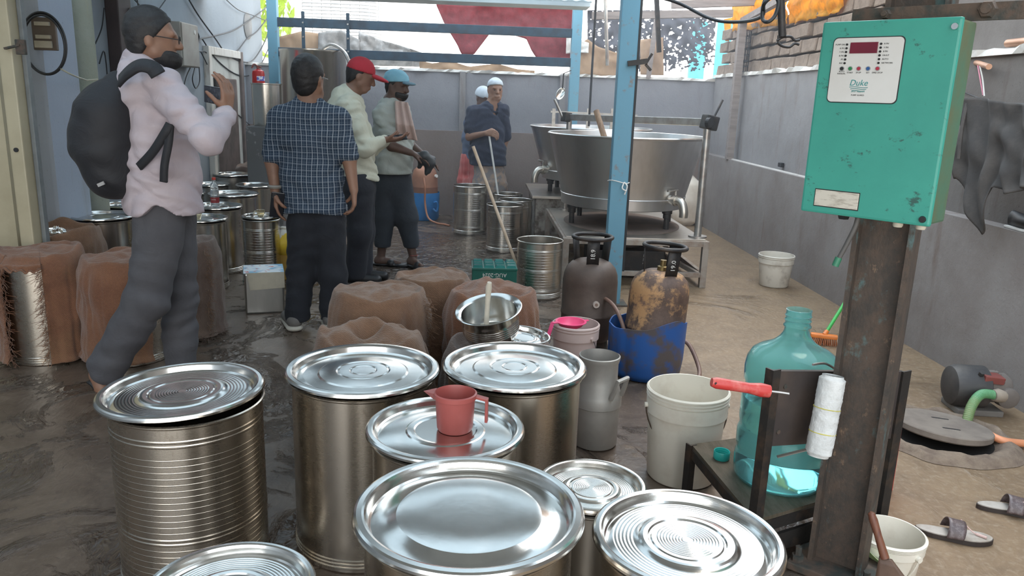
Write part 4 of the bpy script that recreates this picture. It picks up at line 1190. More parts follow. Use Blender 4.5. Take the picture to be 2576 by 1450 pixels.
q = MB(); q.cyl((0, 0, .14), (0, 0, .165), .014, n=10); q.bar((-.035, 0, .185), (.03, 0, .165), .018, .008); q.bar((-.02, 0, .162), (.035, 0, .158), .014, .008); q.build('valve_handle', pm('red_brown_metal', (.30, .10, .08), .4, .4), t)
q = MB(); q.tube(spline([(.01, 0, .16), (-.03, -.03, .19), (-.05, -.04, .15), (-.035, -.03, .175)]), .006, 6); q.build('pin_strap', MATS['red_brown_metal'], t)

# ================================================================== left wall: doorway, gate, switchgear and cables
XW = WL + .004
A, B = atx(509, 108, WL), atx(598, 128, WL)
y0, y1, zt = A.y, B.y, 1.86
d1 = struct('door_1', MB().span((WL + .002, y0 + .09, 0), (WL + .03, y1 - .09, zt - .08)), pm('peeling_white_door', (.52, .52, .48), .7, 0, (.34, .33, .30), 6, .5, .62, stretch=(1, 1, .3)))
for (lo, hi, m_) in (((WL, y0, 0), (WL + .06, y0 + .09, zt), WOODP), ((WL, y1 - .09, 0), (WL + .06, y1, zt), pm('dark_door_wood', (.16, .12, .11), .7, 0, (.09, .07, .06), 6)), ((WL, y0 + .09, zt - .08), (WL + .06, y1 - .09, zt), WOODP)):
    struct('door_frame', MB().span(lo, hi, .006), m_, d1)
q = MB(); q.bar((WL + .045, y0 + .18, 1.45), (WL + .045, y0 + .18, 1.55), .02, .03); q.build('latch', BLACKM, d1, False)
dk = thing('door_board', 'dark brown board leaning on the doorway behind the phone', 'board', (0, 0, 0))
q = MB(); a_ = atx(588, 300, WL + .1); q.span((WL + .01, a_.y - .35, 0), (WL + .08, a_.y + .25, 1.55), .01); q.build('panel', MATS['dark_door_wood'], dk, False)
# cream steel gate folded against the pilaster
g = struct('door_2', MB().span((-3.35, 4.42, 0), (at(8, 300, 4.42).x, 4.46, 3.2)), CREAM)
xg = at(38, 300, 4.32).x
struct('gate_post', MB().span((xg - .036, 4.30, 0), (xg + .036, 4.40, 3.2), .008), CREAM, g)
struct('gate_channel', MB().span((xg + .037, 4.38, 0), (xg + .060, 4.42, 3.2), .003), pm('grey_steel_angle', (.22, .24, .25), .6, .3), g)
q = MB(); p = at(50, 378, 4.29); q.cyl((xg, 4.30, p.z), (xg, 4.292, p.z), .012, n=14); q.build('bolt_hole', BLACKP, g)
q = MB(); p = at(10, 60, 4.38); q.box((p.x - .02, 4.39, p.z), (.09, .05, .15), None, .008); q.build('lock_case', BLACKM, g, False)
q = MB(); p = at(40, 118, 4.28); q.box((p.x + .02, 4.29, p.z), (.05, .02, .075), None, .004); q.bar((p.x - .06, 4.285, p.z - .01), (p.x + .02, 4.285, p.z + .01), .02, .01); q.build('hasp', RUST, g, False)
# fuse board inside a coil of cable on the pilaster
p = at(110, 85, 4.87)
t = thing('fuse_board', 'open brown fuse board with brass terminals on the blue pilaster', 'fuse board', (p.x, 4.895, p.z))
q = MB(); q.box((0, -.012, 0), (.135, .022, .185), None, .004); q.build('back_board', pm('brown_bakelite', (.12, .09, .07), .5), t, False)
for z in (.055, -.018):
    q = MB(); q.box((0, -.032, z), (.085, .02, .022), None, .003); q.build('terminal_block', pm('pale_terminal', (.42, .38, .30), .5), t, False)
q = MB(); q.box((-.005, -.03, -.06), (.10, .015, .04), None, .003); q.build('fuse_carrier', MATS['pale_terminal'], t, False)
q = MB(); c0 = at(113, 112, 4.85)
for k, (rr, dz) in enumerate(((.150, 0), (.156, .004), (.146, -.003))):
    q.tube([(c0.x + rr * .80 * math.cos(a) + .003 * k, 4.845 - .008 * k, c0.z + dz + rr * 1.12 * math.sin(a)) for a in [j * PI / 24 for j in range(48)]], .0065, 6, closed=True)
o = q.build('cable_coil', WIRE); tag(o, 'coil of black cable hung round the fuse board', 'cable')
q = MB(); q.tube(spline([at(150, 172, 4.84), at(185, 190, 4.84), at(218, 202, 5.28)]), .005, 6); q.tube(spline([at(218, 202, 5.28), at(246, 200, 5.33)]), .006, 6)
tag(q.build('tie_cord', pm('pale_cord', (.50, .48, .38), .7)), 'pale cord tying the cable coil to the round column', 'cord')
def wall_box(label, name, px0, px1, py0, py1, depth, m, cat='electrical box'):
    a, b = atx(px0, py0, WL), atx(px1, py0, WL)
    z1 = a.z; z0 = atx(px0, py1, WL).z
    t = thing(name, label, cat, (WL, (a.y + b.y) / 2, (z0 + z1) / 2))
    q = MB(); q.box((depth / 2, 0, 0), (depth, b.y - a.y, z1 - z0), None, .008); q.build('case', m, t, False)
    return t, b.y - a.y, z1 - z0
ENAM = pm('grey_steel_enamel', (.34, .33, .30), .5, .2, (.27, .24, .21), 4)
t, w_, h_ = wall_box('grey steel distribution box in front of the photographers face', 'distribution_box', 418, 462, 52, 165, .12, ENAM)
q = MB(); q.box((.125, 0, 0), (.012, w_ * .95, h_ * .96), None, .004); q.build('door', ENAM, t, False)
q = MB(); q.cyl((.13, w_ * .25, h_ * .32), (.137, w_ * .25, h_ * .32), .02, n=14); q.build('badge', CLOTH_W, t)
t, w_, h_ = wall_box('cream steel cabinet behind the photographers head', 'switch_cabinet', 292, 345, 18, 112, .14, CREAM)
t, w_, h_ = wall_box('brown breaker box with grey switches behind the photographers collar', 'breaker_box', 306, 340, 112, 195, .12, pm('brown_enamel', (.18, .11, .09), .5))
for k in range(3):
    q = MB(); q.box((.125, -w_ * .25 + k * w_ * .25, h_ * .1), (.02, w_ * .18, h_ * .34), None, .004); q.build('switch', pm('grey_switch', (.50, .48, .45), .4), t, False)
q = MB(); q.box((.125, 0, -h_ * .28), (.006, w_ * .8, h_ * .3), None, .002); q.build('foil_label', MATS['crumpled_foil'], t, False)
t, w_, h_ = wall_box('dark bundled cable duct running down beside the column', 'cable_duct', 256, 290, -60, 185, .10, pm('dark_red_trunk', (.05, .035, .035), .6), 'cable')
q = MB(); p = atx(622, 65, WL); q.M = Matrix.Translation((WL + .004, p.y, p.z)) @ Matrix.Rotation(PI / 2, 4, 'Y'); q.lathe([(0, .012), (.145, .012), (.155, .006), (.155, 0)], 36)
tag(q.build('round_plate', pm('grey_cement_disc', (.25, .25, .25), .8)), 'round grey blanking plate high on the left wall', 'plate')
def wires(label, paths, r=.007, name='cable', m=WIRE, X=WL + .035):
    t = thing(name, label, 'cable', (0, 0, 0))
    for pth in paths:
        q = MB(); q.tube(spline([atx(a, b, X + (c[0] if c else 0)) for a, b, *c in pth], 8), r, 6); q.build('strand', m, t)
    return t
wires('thick black cable swooping from the ceiling to the corner post', [[(470, -10), (500, 40), (540, 95), (570, 135), (610, 155), (640, 148), (672, 90), (684, 30)]], .008)
wires('black cables fanning out from the knot above the doorway', [[(450, 62), (485, 70), (500, 90), (498, 108)], [(690, 2), (640, 42), (590, 75), (540, 90), (505, 98), (497, 112)], [(690, 20), (650, 75), (622, 97), (600, 125), (585, 135)], [(510, 100), (545, 150), (590, 185), (625, 190), (655, 165), (680, 110)]], .0075)
wires('loose cable ends hanging in loops beside the doorway', [[(498, 108), (488, 150), (470, 190), (462, 220)], [(498, 112), (490, 170), (484, 200), (492, 222), (502, 205), (500, 160), (496, 130)], [(505, 130), (525, 170), (545, 215)], [(484, 150), (478, 165), (470, 160)], [(495, 130), (515, 130), (525, 140)]], .006)
wires('thin cables drooping from the cabinet towards the corner', [[(330, -10), (360, 20), (385, 25), (410, 45), (450, 60)], [(345, 0), (352, 22), (375, 25)], [(570, 0), (600, 25), (640, 40), (668, 52)], [(395, 30), (420, -5)], [(300, 40), (312, 80), (310, 120)], [(240, 110), (256, 70), (262, 20)], [(250, 160), (262, 130), (270, 200), (262, 225), (275, 240)]], .005)
wires('thin cable sagging low across the wall behind the steel bin', [[(560, 262), (600, 290), (640, 325), (662, 340)]], .006)

# ================================================================== green control box on the rusty column
def m_teal():
    q = NT('chipped_teal_enamel')
    co = q.co('Object')
    c = q.mix(q.ramp(q.noise(4, 6, .6, co), .35, .7), (.05, .32, .25), (.04, .26, .21))
    c = q.mix(q.ramp(q.noise(11, 10, .78, q.co('Object', (1, 1, 1.6), (0, .5, 0))), .585, .63), c, (.035, .10, .085))
    q.set(c, .42, 0); q.bump(q.noise(60, 4, .6, co), .12, .003)
    return q.m
TEAL = m_teal()
TEAL_S = pm('mossy_teal_enamel', (.075, .16, .10), .55, 0, (.13, .12, .055), 5, .4, .65, bump=.25, bs=45)
Rp, Lp = Vector((1.063, 1.757, 0)), Vector((.850, 1.991, 0))
W_, H_, D_ = .316, .470, .115
ang = math.atan2(Rp.y - Lp.y, Rp.x - Lp.x)
ctr = (Rp + Lp) / 2
cb = thing('control_box', 'teal green electrical control box with a white keypad on the rusty column', 'control box', (ctr.x, ctr.y, 1.189), (0, 0, ang))
q = MB(); q.span((-W_ / 2 + .004, .012, .003), (W_ / 2 - .004, D_, H_ - .003), .006); q.build('case', TEAL_S, cb, False)
q = MB(); q.span((-W_ / 2, -.004, 0), (W_ / 2, .012, H_), .006); q.build('door', TEAL, cb, False)
def sx_(s): return -W_ / 2 + s * W_
def vz(v): return H_ * (1 - v)
def rrect(q, x0, x1, z0, z1, y0, y1, r, n=6):
    pts = []
    for cx_, cz_, a0 in ((x1 - r, z1 - r, 0), (x0 + r, z1 - r, PI / 2), (x0 + r, z0 + r, PI), (x1 - r, z0 + r, 1.5 * PI)):
        for k in range(n + 1):
            a = a0 + PI / 2 * k / n; pts.append((cx_ + r * math.cos(a), cz_ + r * math.sin(a)))
    m = len(pts)
    q.add([(x, y0, z) for x, z in pts] + [(x, y1, z) for x, z in pts], [tuple(range(m)), tuple(range(2 * m - 1, m - 1, -1))] + [((i + 1) % m, i, m + i, m + (i + 1) % m) for i in range(m)])
kx0, kx1, kz1, kz0 = sx_(.112), sx_(.632), vz(.085), vz(.405)
q = MB(); rrect(q, kx0 - .0022, kx1 + .0022, kz0 - .0022, kz1 + .0022, -.0055, -.0035, .012); q.build('keypad_border', BLACKP, cb, False)
q = MB(); rrect(q, kx0, kx1, kz0, kz1, -.0072, -.005, .011); kp = q.build('keypad', pm('white_keypad_film', (.62, .62, .60), .35, 0, (.56, .55, .52), 5), cb, False)
KW, KH = kx1 - kx0, kz1 - kz0
def kpos(u, v): return (kx0 + u * KW, -.0075, kz1 - v * KH)
BLK = pm('black_print', (.015, .015, .015), .6)
p = kpos(.45, .155); q = MB(); q.box((p[0], -.0078, p[2]), (KW * .40, .002, KH * .17), None, .0008); q.build('display', pm('dark_red_display', (.16, .012, .03), .15), kp, False)
for k in range(6):
    for u in (.20, .69):
        p = kpos(u + (0.0), .10 + k * .058); q = MB(); q.cyl((p[0], -.007, p[2]), (p[0], -.0095, p[2]), .0026, n=12); q.build('led', BLK, kp)
for u0, lst, al in ((.165, ('PUMP ON', 'R PH', 'Y PH', 'B PH', 'PF', 'RSF'), 'RIGHT'), (.73, ('R PH', 'Y PH', 'B PH', 'FAULT', 'AUTO', 'NETWORK'), 'LEFT')):
    for k, s_ in enumerate(lst):
        text_mesh('legend', s_, .0052, BLK, kp, kpos(u0 + (0 if al == 'RIGHT' else .0), .10 + k * .058), (PI / 2, 0, 0), .0002, al)
for k, (u, c_, s_) in enumerate(((.17, (.02, .02, .02), 'AUTO\nMANUAL'), (.295, (.02, .22, .07), 'START'), (.42, (.40, .03, .06), 'STOP'), (.555, (.03, .10, .30), 'SET'), (.69, (.42, .03, .06), 'DMD STOP'))):
    p = kpos(u, .475)
    q = MB(); q.cyl((p[0], -.007, p[2]), (p[0], -.0085, p[2]), .0055, n=20); bt = q.build('button_ring', pm('button_rim', (.35, .36, .36), .4), kp)
    q = MB(); q.cyl((p[0], -.0085, p[2]), (p[0], -.0105, p[2]), .0040, n=20); q.build('push_button', pm('button_%d' % k, c_, .35), kp)
    text_mesh('legend', s_, .0050, BLK, kp, (p[0], -.0075, p[2] - .0095), (PI / 2, 0, 0), .0002)
TEALP = pm('teal_print', (.03, .26, .26), .5)
lg = text_mesh('logo', 'Duke', .020, TEALP, kp, kpos(.45, .70), (PI / 2, 0, 0), .0002)
lg.data.transform(Matrix(((1, .22, 0, 0), (0, 1, 0, 0), (0, 0, 1, 0), (0, 0, 0, 1))))
for k in range(3):
    q = MB(); w0 = .022 - k * .003
    pts = [Vector(kpos(.45, .765 + k * .028)) + Vector((-w0 + 2 * w0 * i / 12, 0, .0012 * math.sin(i / 12 * 6.0))) for i in range(13)]
    q.tube(pts, .0007, 4); q.build('logo_wave', TEALP, kp)
text_mesh('legend', 'your support', .0060, TEALP, kp, kpos(.45, .83), (PI / 2, 0, 0), .0002)
text_mesh('legend', 'PUMP GUARD', .0050, BLK, kp, kpos(.45, .89), (PI / 2, 0, 0), .0002)
q = MB(); q.span((sx_(.112), -.0062, vz(.958)), (sx_(.462), -.0035, vz(.872)), .001); q.build('name_plate', pm('worn_aluminium_plate', (.62, .58, .50), .5, .2, (.40, .36, .30), 26, .5, .65, stretch=(1, 1, 4)), cb, False)
q = MB(); q.span((sx_(.106), -.0048, vz(.963)), (sx_(.468), -.003, vz(.867))); q.build('plate_border', BLACKM, cb, False)
for (s_, v, m_) in ((.955, .045, STEEL_L), (.945, .965, BLACKP)):
    q = MB(); q.cyl((sx_(s_), -.003, vz(v)), (sx_(s_), -.009, vz(v)), .0085, .007, 16); q.build('lock_screw', m_, cb)
for x, y in ((.07, .05), (.12, .06)):
    q = MB(); q.lathe([(0, -.016), (.010, -.016), (.012, -.012), (.012, -.004), (.014, -.004), (.014, .001)], 14, (x, y, 0)); q.build('cable_gland', pm('ivory_gland', (.62, .58, .48), .5), cb)
q = MB(); q.lathe([(0, -.014), (.013, -.014), (.016, -.004), (.016, 0)], 6, (-.065, .05, 0)); q.build('cable_gland', BLACKP, cb)
q = MB(); q.tube(spline([(-.030, .055, .0), (-.032, .05, -.03), (-.045, .04, -.08), (-.055, .03, -.115)], 6), .0062, 10); q.tube([(-.055, .03, -.113), (-.060, .026, -.13)], .0085, 10); 
cbl = MB(); cbl.tube(spline([(-.030, .055, .0), (-.032, .05, -.03), (-.045, .04, -.08), (-.055, .03, -.115)], 6), .0062, 10); ch = cbl.build('cable_stub', pm('grey_cable', (.12, .115, .11), .6), cb)
q = MB(); q.tube([(-.055, .03, -.112), (-.060, .026, -.135)], .0088, 10); q.build('cable_tip', pm('green_tape', (.05, .26, .15), .5), ch)
# column
cc = Vector((1.12, 2.045, 0))
def m_col():
    q = NT('peeling_painted_iron')
    co = q.co('Object', (1, 1, .6))
    c = q.mix(q.ramp(q.noise(16, 9, .75, co), .40, .60), (.10, .072, .055), (.055, .048, .042))
    c = q.mix(q.ramp(q.noise(9, 8, .7, co), .57, .66), c, (.10, .17, .17))
    c = q.mix(q.ramp(q.noise(28, 6, .7, co), .62, .70), c, (.22, .15, .10))
    q.set(c, .7, .2); q.bump(q.noise(55, 6, .7, co), .55, .006)
    return q.m
COLM = m_col()
cl = thing('steel_column', 'rusty peeling steel channel column carrying the green control box', 'column', (cc.x, cc.y, .09), (0, 0, ang + .12))
q = MB(); q.prism([(-.076, -.045), (-.062, -.045), (-.062, -.010), (.062, -.010), (.062, -.045), (.076, -.045), (.076, .045), (-.076, .045)], 0, 2.2); q.build('channel', COLM, cl, False)
q = MB(); q.span((-.065, -.040, .02), (-.0625, -.011, 2.1)); q.build('flange_edge', pm('green_flaking_paint', (.06, .12, .085), .6, 0, (.10, .08, .06), 14), cl, False)
q = MB(); q.box((0, 0, .012), (.24, .20, .024), None, .004); q.build('base_plate', RUST, cl, False)
for s_ in (-1, 1):
    q = MB(); q.lathe([(.018, 0), (.018, .018), (.010, .018), (.010, .045), (0, .045)], 6, (s_ * .098, -.07, .024)); q.build('anchor_bolt', RUST, cl)
# bracket bar behind the top of the box
br = thing('bracket_bar', 'rusty flat bar with bolts fixed behind the top of the control box', 'bracket', (ctr.x, ctr.y, 1.672), (0, 0, ang))
q = MB(); q.span((-.14, D_ + .002, -.012), (.27, D_ + .008, .028), .001); q.build('flat_bar', RUST, br, False)
for x, r_ in ((-.055, .013), (.17, .022)):
    q = MB(); q.cyl((x, D_ + .002, .012), (x, D_ - .010, .012), r_, r_ * .8, 6); q.cyl((x, D_ - .01, .012), (x, D_ - .018, .012), r_ * .5, n=10); q.build('bolt', RUST, br, False)
# soil plinth round the column foot
q = MB()
def mound(u, v):
    a = u * 2 * PI; r_ = .27 * v * (1 + .25 * nz((math.cos(a) * 1.5, math.sin(a) * 1.5, 2)))
    z = .098 * (1 - v ** 2.2) + .012 * nz((r_ * math.cos(a) * 25, r_ * math.sin(a) * 25, 3)) * (1 - v)
    return (cc.x + r_ * math.cos(a) - .02, cc.y - .03 + r_ * math.sin(a), max(z, .001))
q.grid(mound, 60, 22, True)
tag(q.build('soil_mound', pm('dark_soil', (.085, .065, .05), .95, 0, (.14, .105, .075), 18, bump=.7, bs=40, bd=.012), ang=180), 'heap of dark soil round the foot of the rusty column', 'soil')

# ================================================================== water jug on the iron stand
ZS = .25
nL, fL, fR, nR = Vector((.853, 2.05)), Vector((.80, 2.57)), Vector((1.27, 2.72)), Vector((1.377, 2.30))
st = thing('iron_stand', 'black angle iron stand with a board back carrying the water jug', 'stand', (0, 0, 0))
IRON = pm('sooty_angle_iron', (.030, .027, .025), .55, .3, (.075, .05, .035), 16, .5, .7, bump=.3, bs=50)
q = MB(); q.add([(*nL, ZS), (*nR, ZS), (*fR, ZS), (*fL, ZS), (*nL, ZS - .012), (*nR, ZS - .012), (*fR, ZS - .012), (*fL, ZS - .012)], [(0, 1, 2, 3), (7, 6, 5, 4), (0, 4, 5, 1), (1, 5, 6, 2), (2, 6, 7, 3), (3, 7, 4, 0)])
q.build('seat_board', pm('rotten_wood', (.10, .078, .055), .85, 0, (.06, .05, .03), 10, bump=.5, stretch=(4, 1, 1)), st, False)
for a, b in ((nL, nR), (nR, fR), (fR, fL), (fL, nL)):
    q = MB(); q.bar((*a, ZS - .03), (*b, ZS - .03), .008, .036); q.build('seat_rail', IRON, st, False)
ptop = at(1962, 928, nL.y).z; rtop = at(2278, 930, nR.y).z
for a, zt_, w_ in ((nL, ptop, .03), (nR, rtop, .04), (fL, ZS + .002, .028), (fR, ZS + .002, .028)):
    q = MB(); q.M = Matrix.Translation((a.x, a.y, 0)) @ Matrix.Rotation(.45, 4, 'Z'); q.prism([(-w_ / 2, -w_ / 2), (w_ / 2, -w_ / 2), (w_ / 2, -w_ / 2 + .006), (-w_ / 2 + .006, -w_ / 2 + .006), (-w_ / 2 + .006, w_ / 2), (-w_ / 2, w_ / 2)], 0, zt_); q.build('leg', IRON, st, False)
q = MB(); q.bar((*nL, ZS - .10), (*nR, ZS - .10), .012, .06); q.build('front_rail', IRON, st, False)
bl, brr = Vector((nL.x, nL.y, 0)), Vector((nR.x, nR.y, 0))
off = Vector((.25, -.5, 0)).normalized() * .012
q = MB(); q.add([bl + off + Vector((0, 0, ptop - .235)), brr + off + Vector((0, 0, rtop - .235)), brr + off + Vector((0, 0, rtop - .004)), bl + off + Vector((0, 0, ptop - .004)),
                 bl - off * .3 + Vector((0, 0, ptop - .235)), brr - off * .3 + Vector((0, 0, rtop - .235)), brr - off * .3 + Vector((0, 0, rtop - .004)), bl - off * .3 + Vector((0, 0, ptop - .004))],
                [(0, 1, 2, 3), (7, 6, 5, 4), (0, 4, 5, 1), (1, 5, 6, 2), (2, 6, 7, 3), (3, 7, 4, 0)])
bb = q.build('back_board', pm('dark_plywood', (.045, .035, .032), .7, 0, (.075, .055, .045), 6, bump=.25), st, False)
for f, dz in ((.07, -.05), (.06, -.19), (.93, -.05), (.93, -.19)):
    pz = bl.lerp(brr, f) + off * 1.0; zz = ptop + (rtop - ptop) * f + dz
    q = MB(); q.cyl(pz + Vector((0, 0, zz)), pz + off * .35 + Vector((0, 0, zz)), .007, n=10); q.build('rivet', RUST, bb)
# jug
def m_jug(name, c, t_):
    q = NT(name); q.set(c, .05, 0, Transmission_Weight=t_, IOR=1.2)
    q.b.inputs['Subsurface Weight'].default_value = 0
    return q.m
JUG = m_jug('aqua_polycarbonate', (.50, .92, .94), .90)
jc = Vector((1.022, 2.312, ZS + .002))
jg = thing('water_jug', 'open aqua plastic water jug half full on the iron stand', 'water jug', jc)
R_ = .148; k_ = .545 / .545
prof = [(0, .012), (.09, .008), (.125, .002), (.138, .006), (.147, .022), (R_, .05), (R_, .085), (.143, .098), (.143, .108), (R_, .12), (R_, .165), (.143, .178), (.142, .19), (.146, .21), (.145, .30), (.138, .315), (.138, .33), (.145, .345), (.146, .385), (.141, .415), (.128, .438), (.108, .452), (.085, .462), (.066, .474), (.050, .49), (.041, .505), (.0385, .515), (.0385, .525), (.0425, .528), (.0425, .532), (.0385, .535), (.0385, .545), (.0412, .548), (.0385, .551), (.0385, .560), (.0412, .563), (.0385, .566), (.0385, .578), (.0395, .582)]
inn = [(max(r - .0035, 0), z + (.003 if z < .02 else 0)) for r, z in reversed(prof)]
q = MB(); q.lathe(prof + [(.0365, .583)] + inn, 72); q.build('shell', JUG, jg, ang=60)
wp = [(max(r - .0045, 0), max(z, .017)) for r, z in prof if z < .28]
WATER = m_jug('clear_water', (.84, .99, .985), 1.0)
q = MB(); q.lathe(wp + [(.1395, .285), (0, .285)], 64); q.build('water', WATER, jg, ang=60)
capm = pm('aqua_cap_plastic', (.03, .42, .38), .4)
cp_ = gz(1815, 1148, ZS + .01)
t = thing('jug_cap', 'aqua screw cap lying upturned on the stand beside the jug', 'bottle cap', (cp_.x, cp_.y, ZS + .001))
q = MB(); q.lathe([(0, .0), (.026, 0), (.028, .003), (.028, .028), (.0265, .030), (.0245, .028), (.0245, .012), (.0235, .011), (.0245, .009), (.0235, .005), (0, .004)], 36); q.build('shell', capm, t)
for k in range(2):
    q = MB(); q.tube([(.0245 * math.cos(a), .0245 * math.sin(a), .013 + k * .008) for a in [j * PI / 16 for j in range(32)]], .0009, 4, closed=True); q.build('thread', capm, t)
# paint roller hung on the board
t = thing('paint_roller', 'white fleece paint roller with a red handle hooked over the stand board', 'paint roller', (0, 0, 0))
Yr = nL.y - .035
h0, h1 = at(1790, 962, Yr - .03), at(1935, 985, Yr - .03)
q = MB(); q.tube([h0, h0.lerp(h1, .08), h0.lerp(h1, .35), h0.lerp(h1, .65), h0.lerp(h1, .85), h1], [.012, .0165, .0155, .015, .020, .018], 12); rh = q.build('handle', pm('chipped_red_plastic', (.55, .045, .04), .4, 0, (.62, .20, .17), 20, .5, .7), t)
q = MB(); q.cyl(h0.lerp(h1, .05) + Vector((0, -.0125, .002)), h0.lerp(h1, .05) + Vector((0, -.0145, .002)), .004, n=10); q.build('hang_hole', BLACKP, rh)
r0, r1 = at(2096, 945, Yr + .015), at(2057, 1148, Yr - .02)
wire_pts = [h1, at(1955, 990, Yr - .03), at(2030, 1130, Yr - .045), at(1955, 1148, Yr - .05)]
fl = MB()
def roll(u, v):
    a = u * 2 * PI; ax = (r1 - r0); L = ax.length; ax.normalize(); x = Vector((0, 1, 0)).cross(ax).normalized(); y = ax.cross(x)
    rr = .036 * (1 + .05 * nz((math.cos(a) * 4, math.sin(a) * 4, v * 14)) + .04 * nz((math.cos(a) * 11, math.sin(a) * 11, v * 40)))
    if v < .04 or v > .96: rr *= .80
    return r0 + ax * (L * v) + (x * math.cos(a) + y * math.sin(a)) * rr
fl.grid(roll, 40, 50, True)
fo = fl.build('fleece', pm('white_fleece', (.66, .67, .66), .95, 0, (.56, .57, .56), 20, bump=.6, bs=90, bd=.006), t, ang=180)
for f in (.40, .70):
    ax = (r1 - r0).normalized(); c_ = r0.lerp(r1, f); x = Vector((0, 1, 0)).cross(ax).normalized(); y = ax.cross(x)
    q = MB(); q.tube([c_ + (x * math.cos(a) + y * math.sin(a)) * .0362 for a in [j * PI / 14 for j in range(28)]], .0014, 5, closed=True); q.build('yellow_stripe', pm('yellow_thread', (.62, .55, .10), .8), fo)
q = MB(); e_ = r1.lerp(r0, .12); q.bar(e_, at(1955, 1150, Yr - .01), .012, .003); q.build('frame_strip', pm('grey_flat_wire', (.20, .19, .17), .5, .6), t, False)
q = MB(); q.tube([h1, h1 + Vector((.03, .0, -.003)), h1 + Vector((.055, -.005, -.005))], .0035, 6); q.tube(spline([at(2045, 918, nL.y - .01), at(2075, 915, nL.y + .03), at(2100, 928, nL.y + .09)]), .0035, 6); q.build('wire_frame', GALV, t)
# red pan behind the column
p = at(2205, 1230, 2.62)
t = thing('dust_pan', 'red plastic dustpan behind the rusty column', 'dustpan', (p.x + .03, 2.68, 0), (0, 0, .3))
q = MB(); q.add([(-.09, 0, .0), (.09, 0, 0), (.11, .02, .34), (-.11, .02, .34), (-.09, .06, 0), (.09, .06, 0), (.11, .10, .36), (-.11, .10, .36)], [(0, 1, 2, 3), (7, 6, 5, 4), (0, 4, 5, 1), (1, 5, 6, 2), (2, 6, 7, 3), (3, 7, 4, 0)]); q.build('pan', pm('bright_red_plastic', (.62, .03, .03), .35), t, False)
q = MB(); q.bar((0, .07, .34), (0, .12, .46), .03, .015, .004); q.build('handle', MATS['bright_red_plastic'], t, False)
# pail, paddle and leaf at the column foot
pb = gz(2222, 1335, .17)
bucket('small white pail half hidden behind the foot of the rusty column', pb.x + .02, pb.y - .005, .085, .102, .17, PLW, 3, (-1.2, PLW, 1.35))
t = thing('wooden_paddle', 'reddish wooden paddle leaning beside the rusty column', 'paddle', (0, 0, 0))
a_, b_ = at(2192, 1292, 1.86), at(2226, 1405, 1.82)
q = MB(); q.tube([a_ + Vector((0, 0, .004)), a_, a_.lerp(b_, .15), a_.lerp(b_, .5), b_], [.004, .009, .0115, .010, .012], 12); q.build('handle', pm('red_brown_wood', (.17, .065, .035), .5, 0, (.12, .045, .03), 20, stretch=(5, 5, .6)), t)
c_ = b_ + (b_ - a_) * .9
q = MB(); d_ = (b_ - a_).normalized(); s_ = Vector((.8, -.5, 0)).normalized()
def bl_(u, v):
    w = .016 + .05 * min(1, v * 1.6)
    return b_ + (b_ - a_) * (1.4 * v) + s_ * ((u - .45) * 2 * w)
q.grid(bl_, 8, 10); solidify(q.build('blade', pm('dark_worn_wood', (.13, .075, .05), .6, 0, (.08, .045, .03), 12), t), .014)
p = gz(2192, 1368, .12)
q = MB(); q.grid(lambda u, v: ((u - .5) * .05 * math.sin(PI * (v * .92 + .04)), (v - .5) * .09, .012 * math.cos(u * PI) + .01 * v), 7, 12); tag(solidify(q.build('leaf', pm('pale_green_leaf', (.36, .48, .22), .5), None, loc=(p.x - .03, p.y - .10, .115), rot=(.3, .2, .9)), .001), 'pale green leaf on the soil behind the column', 'leaf')

# ================================================================== along the right wall
# broom
bh = gz(2070, 868); tp = Vector((WR - .014, 0, 0)); tq = atx(2145, 730, 2.45)
t = thing('broom', 'orange floor brush with a green handle leaning by the right wall', 'broom', (bh.x, bh.y, 0))
BR = pm('orange_plastic', (.70, .20, .04), .4)
q = MB(); q.M = Matrix.Rotation(-.35, 4, 'Z'); q.box((0, 0, .058), (.16, .045, .026), None, .008); q.build('head', BR, t)
q = MB(); r_ = random.Random(5)
for i in range(15):
    for j in range(4):
        x, y = -.072 + i * .0103, -.016 + j * .0107
        p0 = Matrix.Rotation(-.35, 3, 'Z') @ Vector((x, y, .046)); p1 = Matrix.Rotation(-.35, 3, 'Z') @ Vector((x * 1.14 + r_.uniform(-.003, .003), y * 1.4 + r_.uniform(-.003, .003), .002))
        q.tube([p0, p1], .0028, 4, cap=False)
o = q.build('bristles', pm('brown_orange_bristle', (.45, .15, .06), .7), t); o['kind'] = 'stuff'
d_ = (tq - Vector((bh.x, bh.y, .06)))
q = MB(); q.cyl((0, 0, .065), d_ * .10 + Vector((0, 0, .06)), .014, n=12); q.build('socket', BR, t)
q = MB(); q.cyl(d_ * .08 + Vector((0, 0, .06)), d_ * 2.2 + Vector((0, 0, .06)), .011, n=12); q.build('handle', pm('green_enamel_handle', (.05, .38, .07), .4, 0, (.04, .30, .06), 8), t)
# pipe and stones on the ledge
q = MB(); q.cyl(atx(1835, 402, WR + .05), atx(2060, 458, WR + .05), .022, n=12)
tag(q.build('pvc_pipe', pm('dusty_white_pipe', (.48, .44, .40), .6)), 'dusty white pipe lying along the right wall ledge', 'pipe')
p = atx(1968, 420, WR + .10); q = MB(); q.box((0, 0, .02), (.04, .06, .04), None, .006); tag(q.build('clip_block', BLACKP, None, False, loc=(WR + .085, p.y, .905)), 'small black clip lying on the ledge pipe', 'clip')
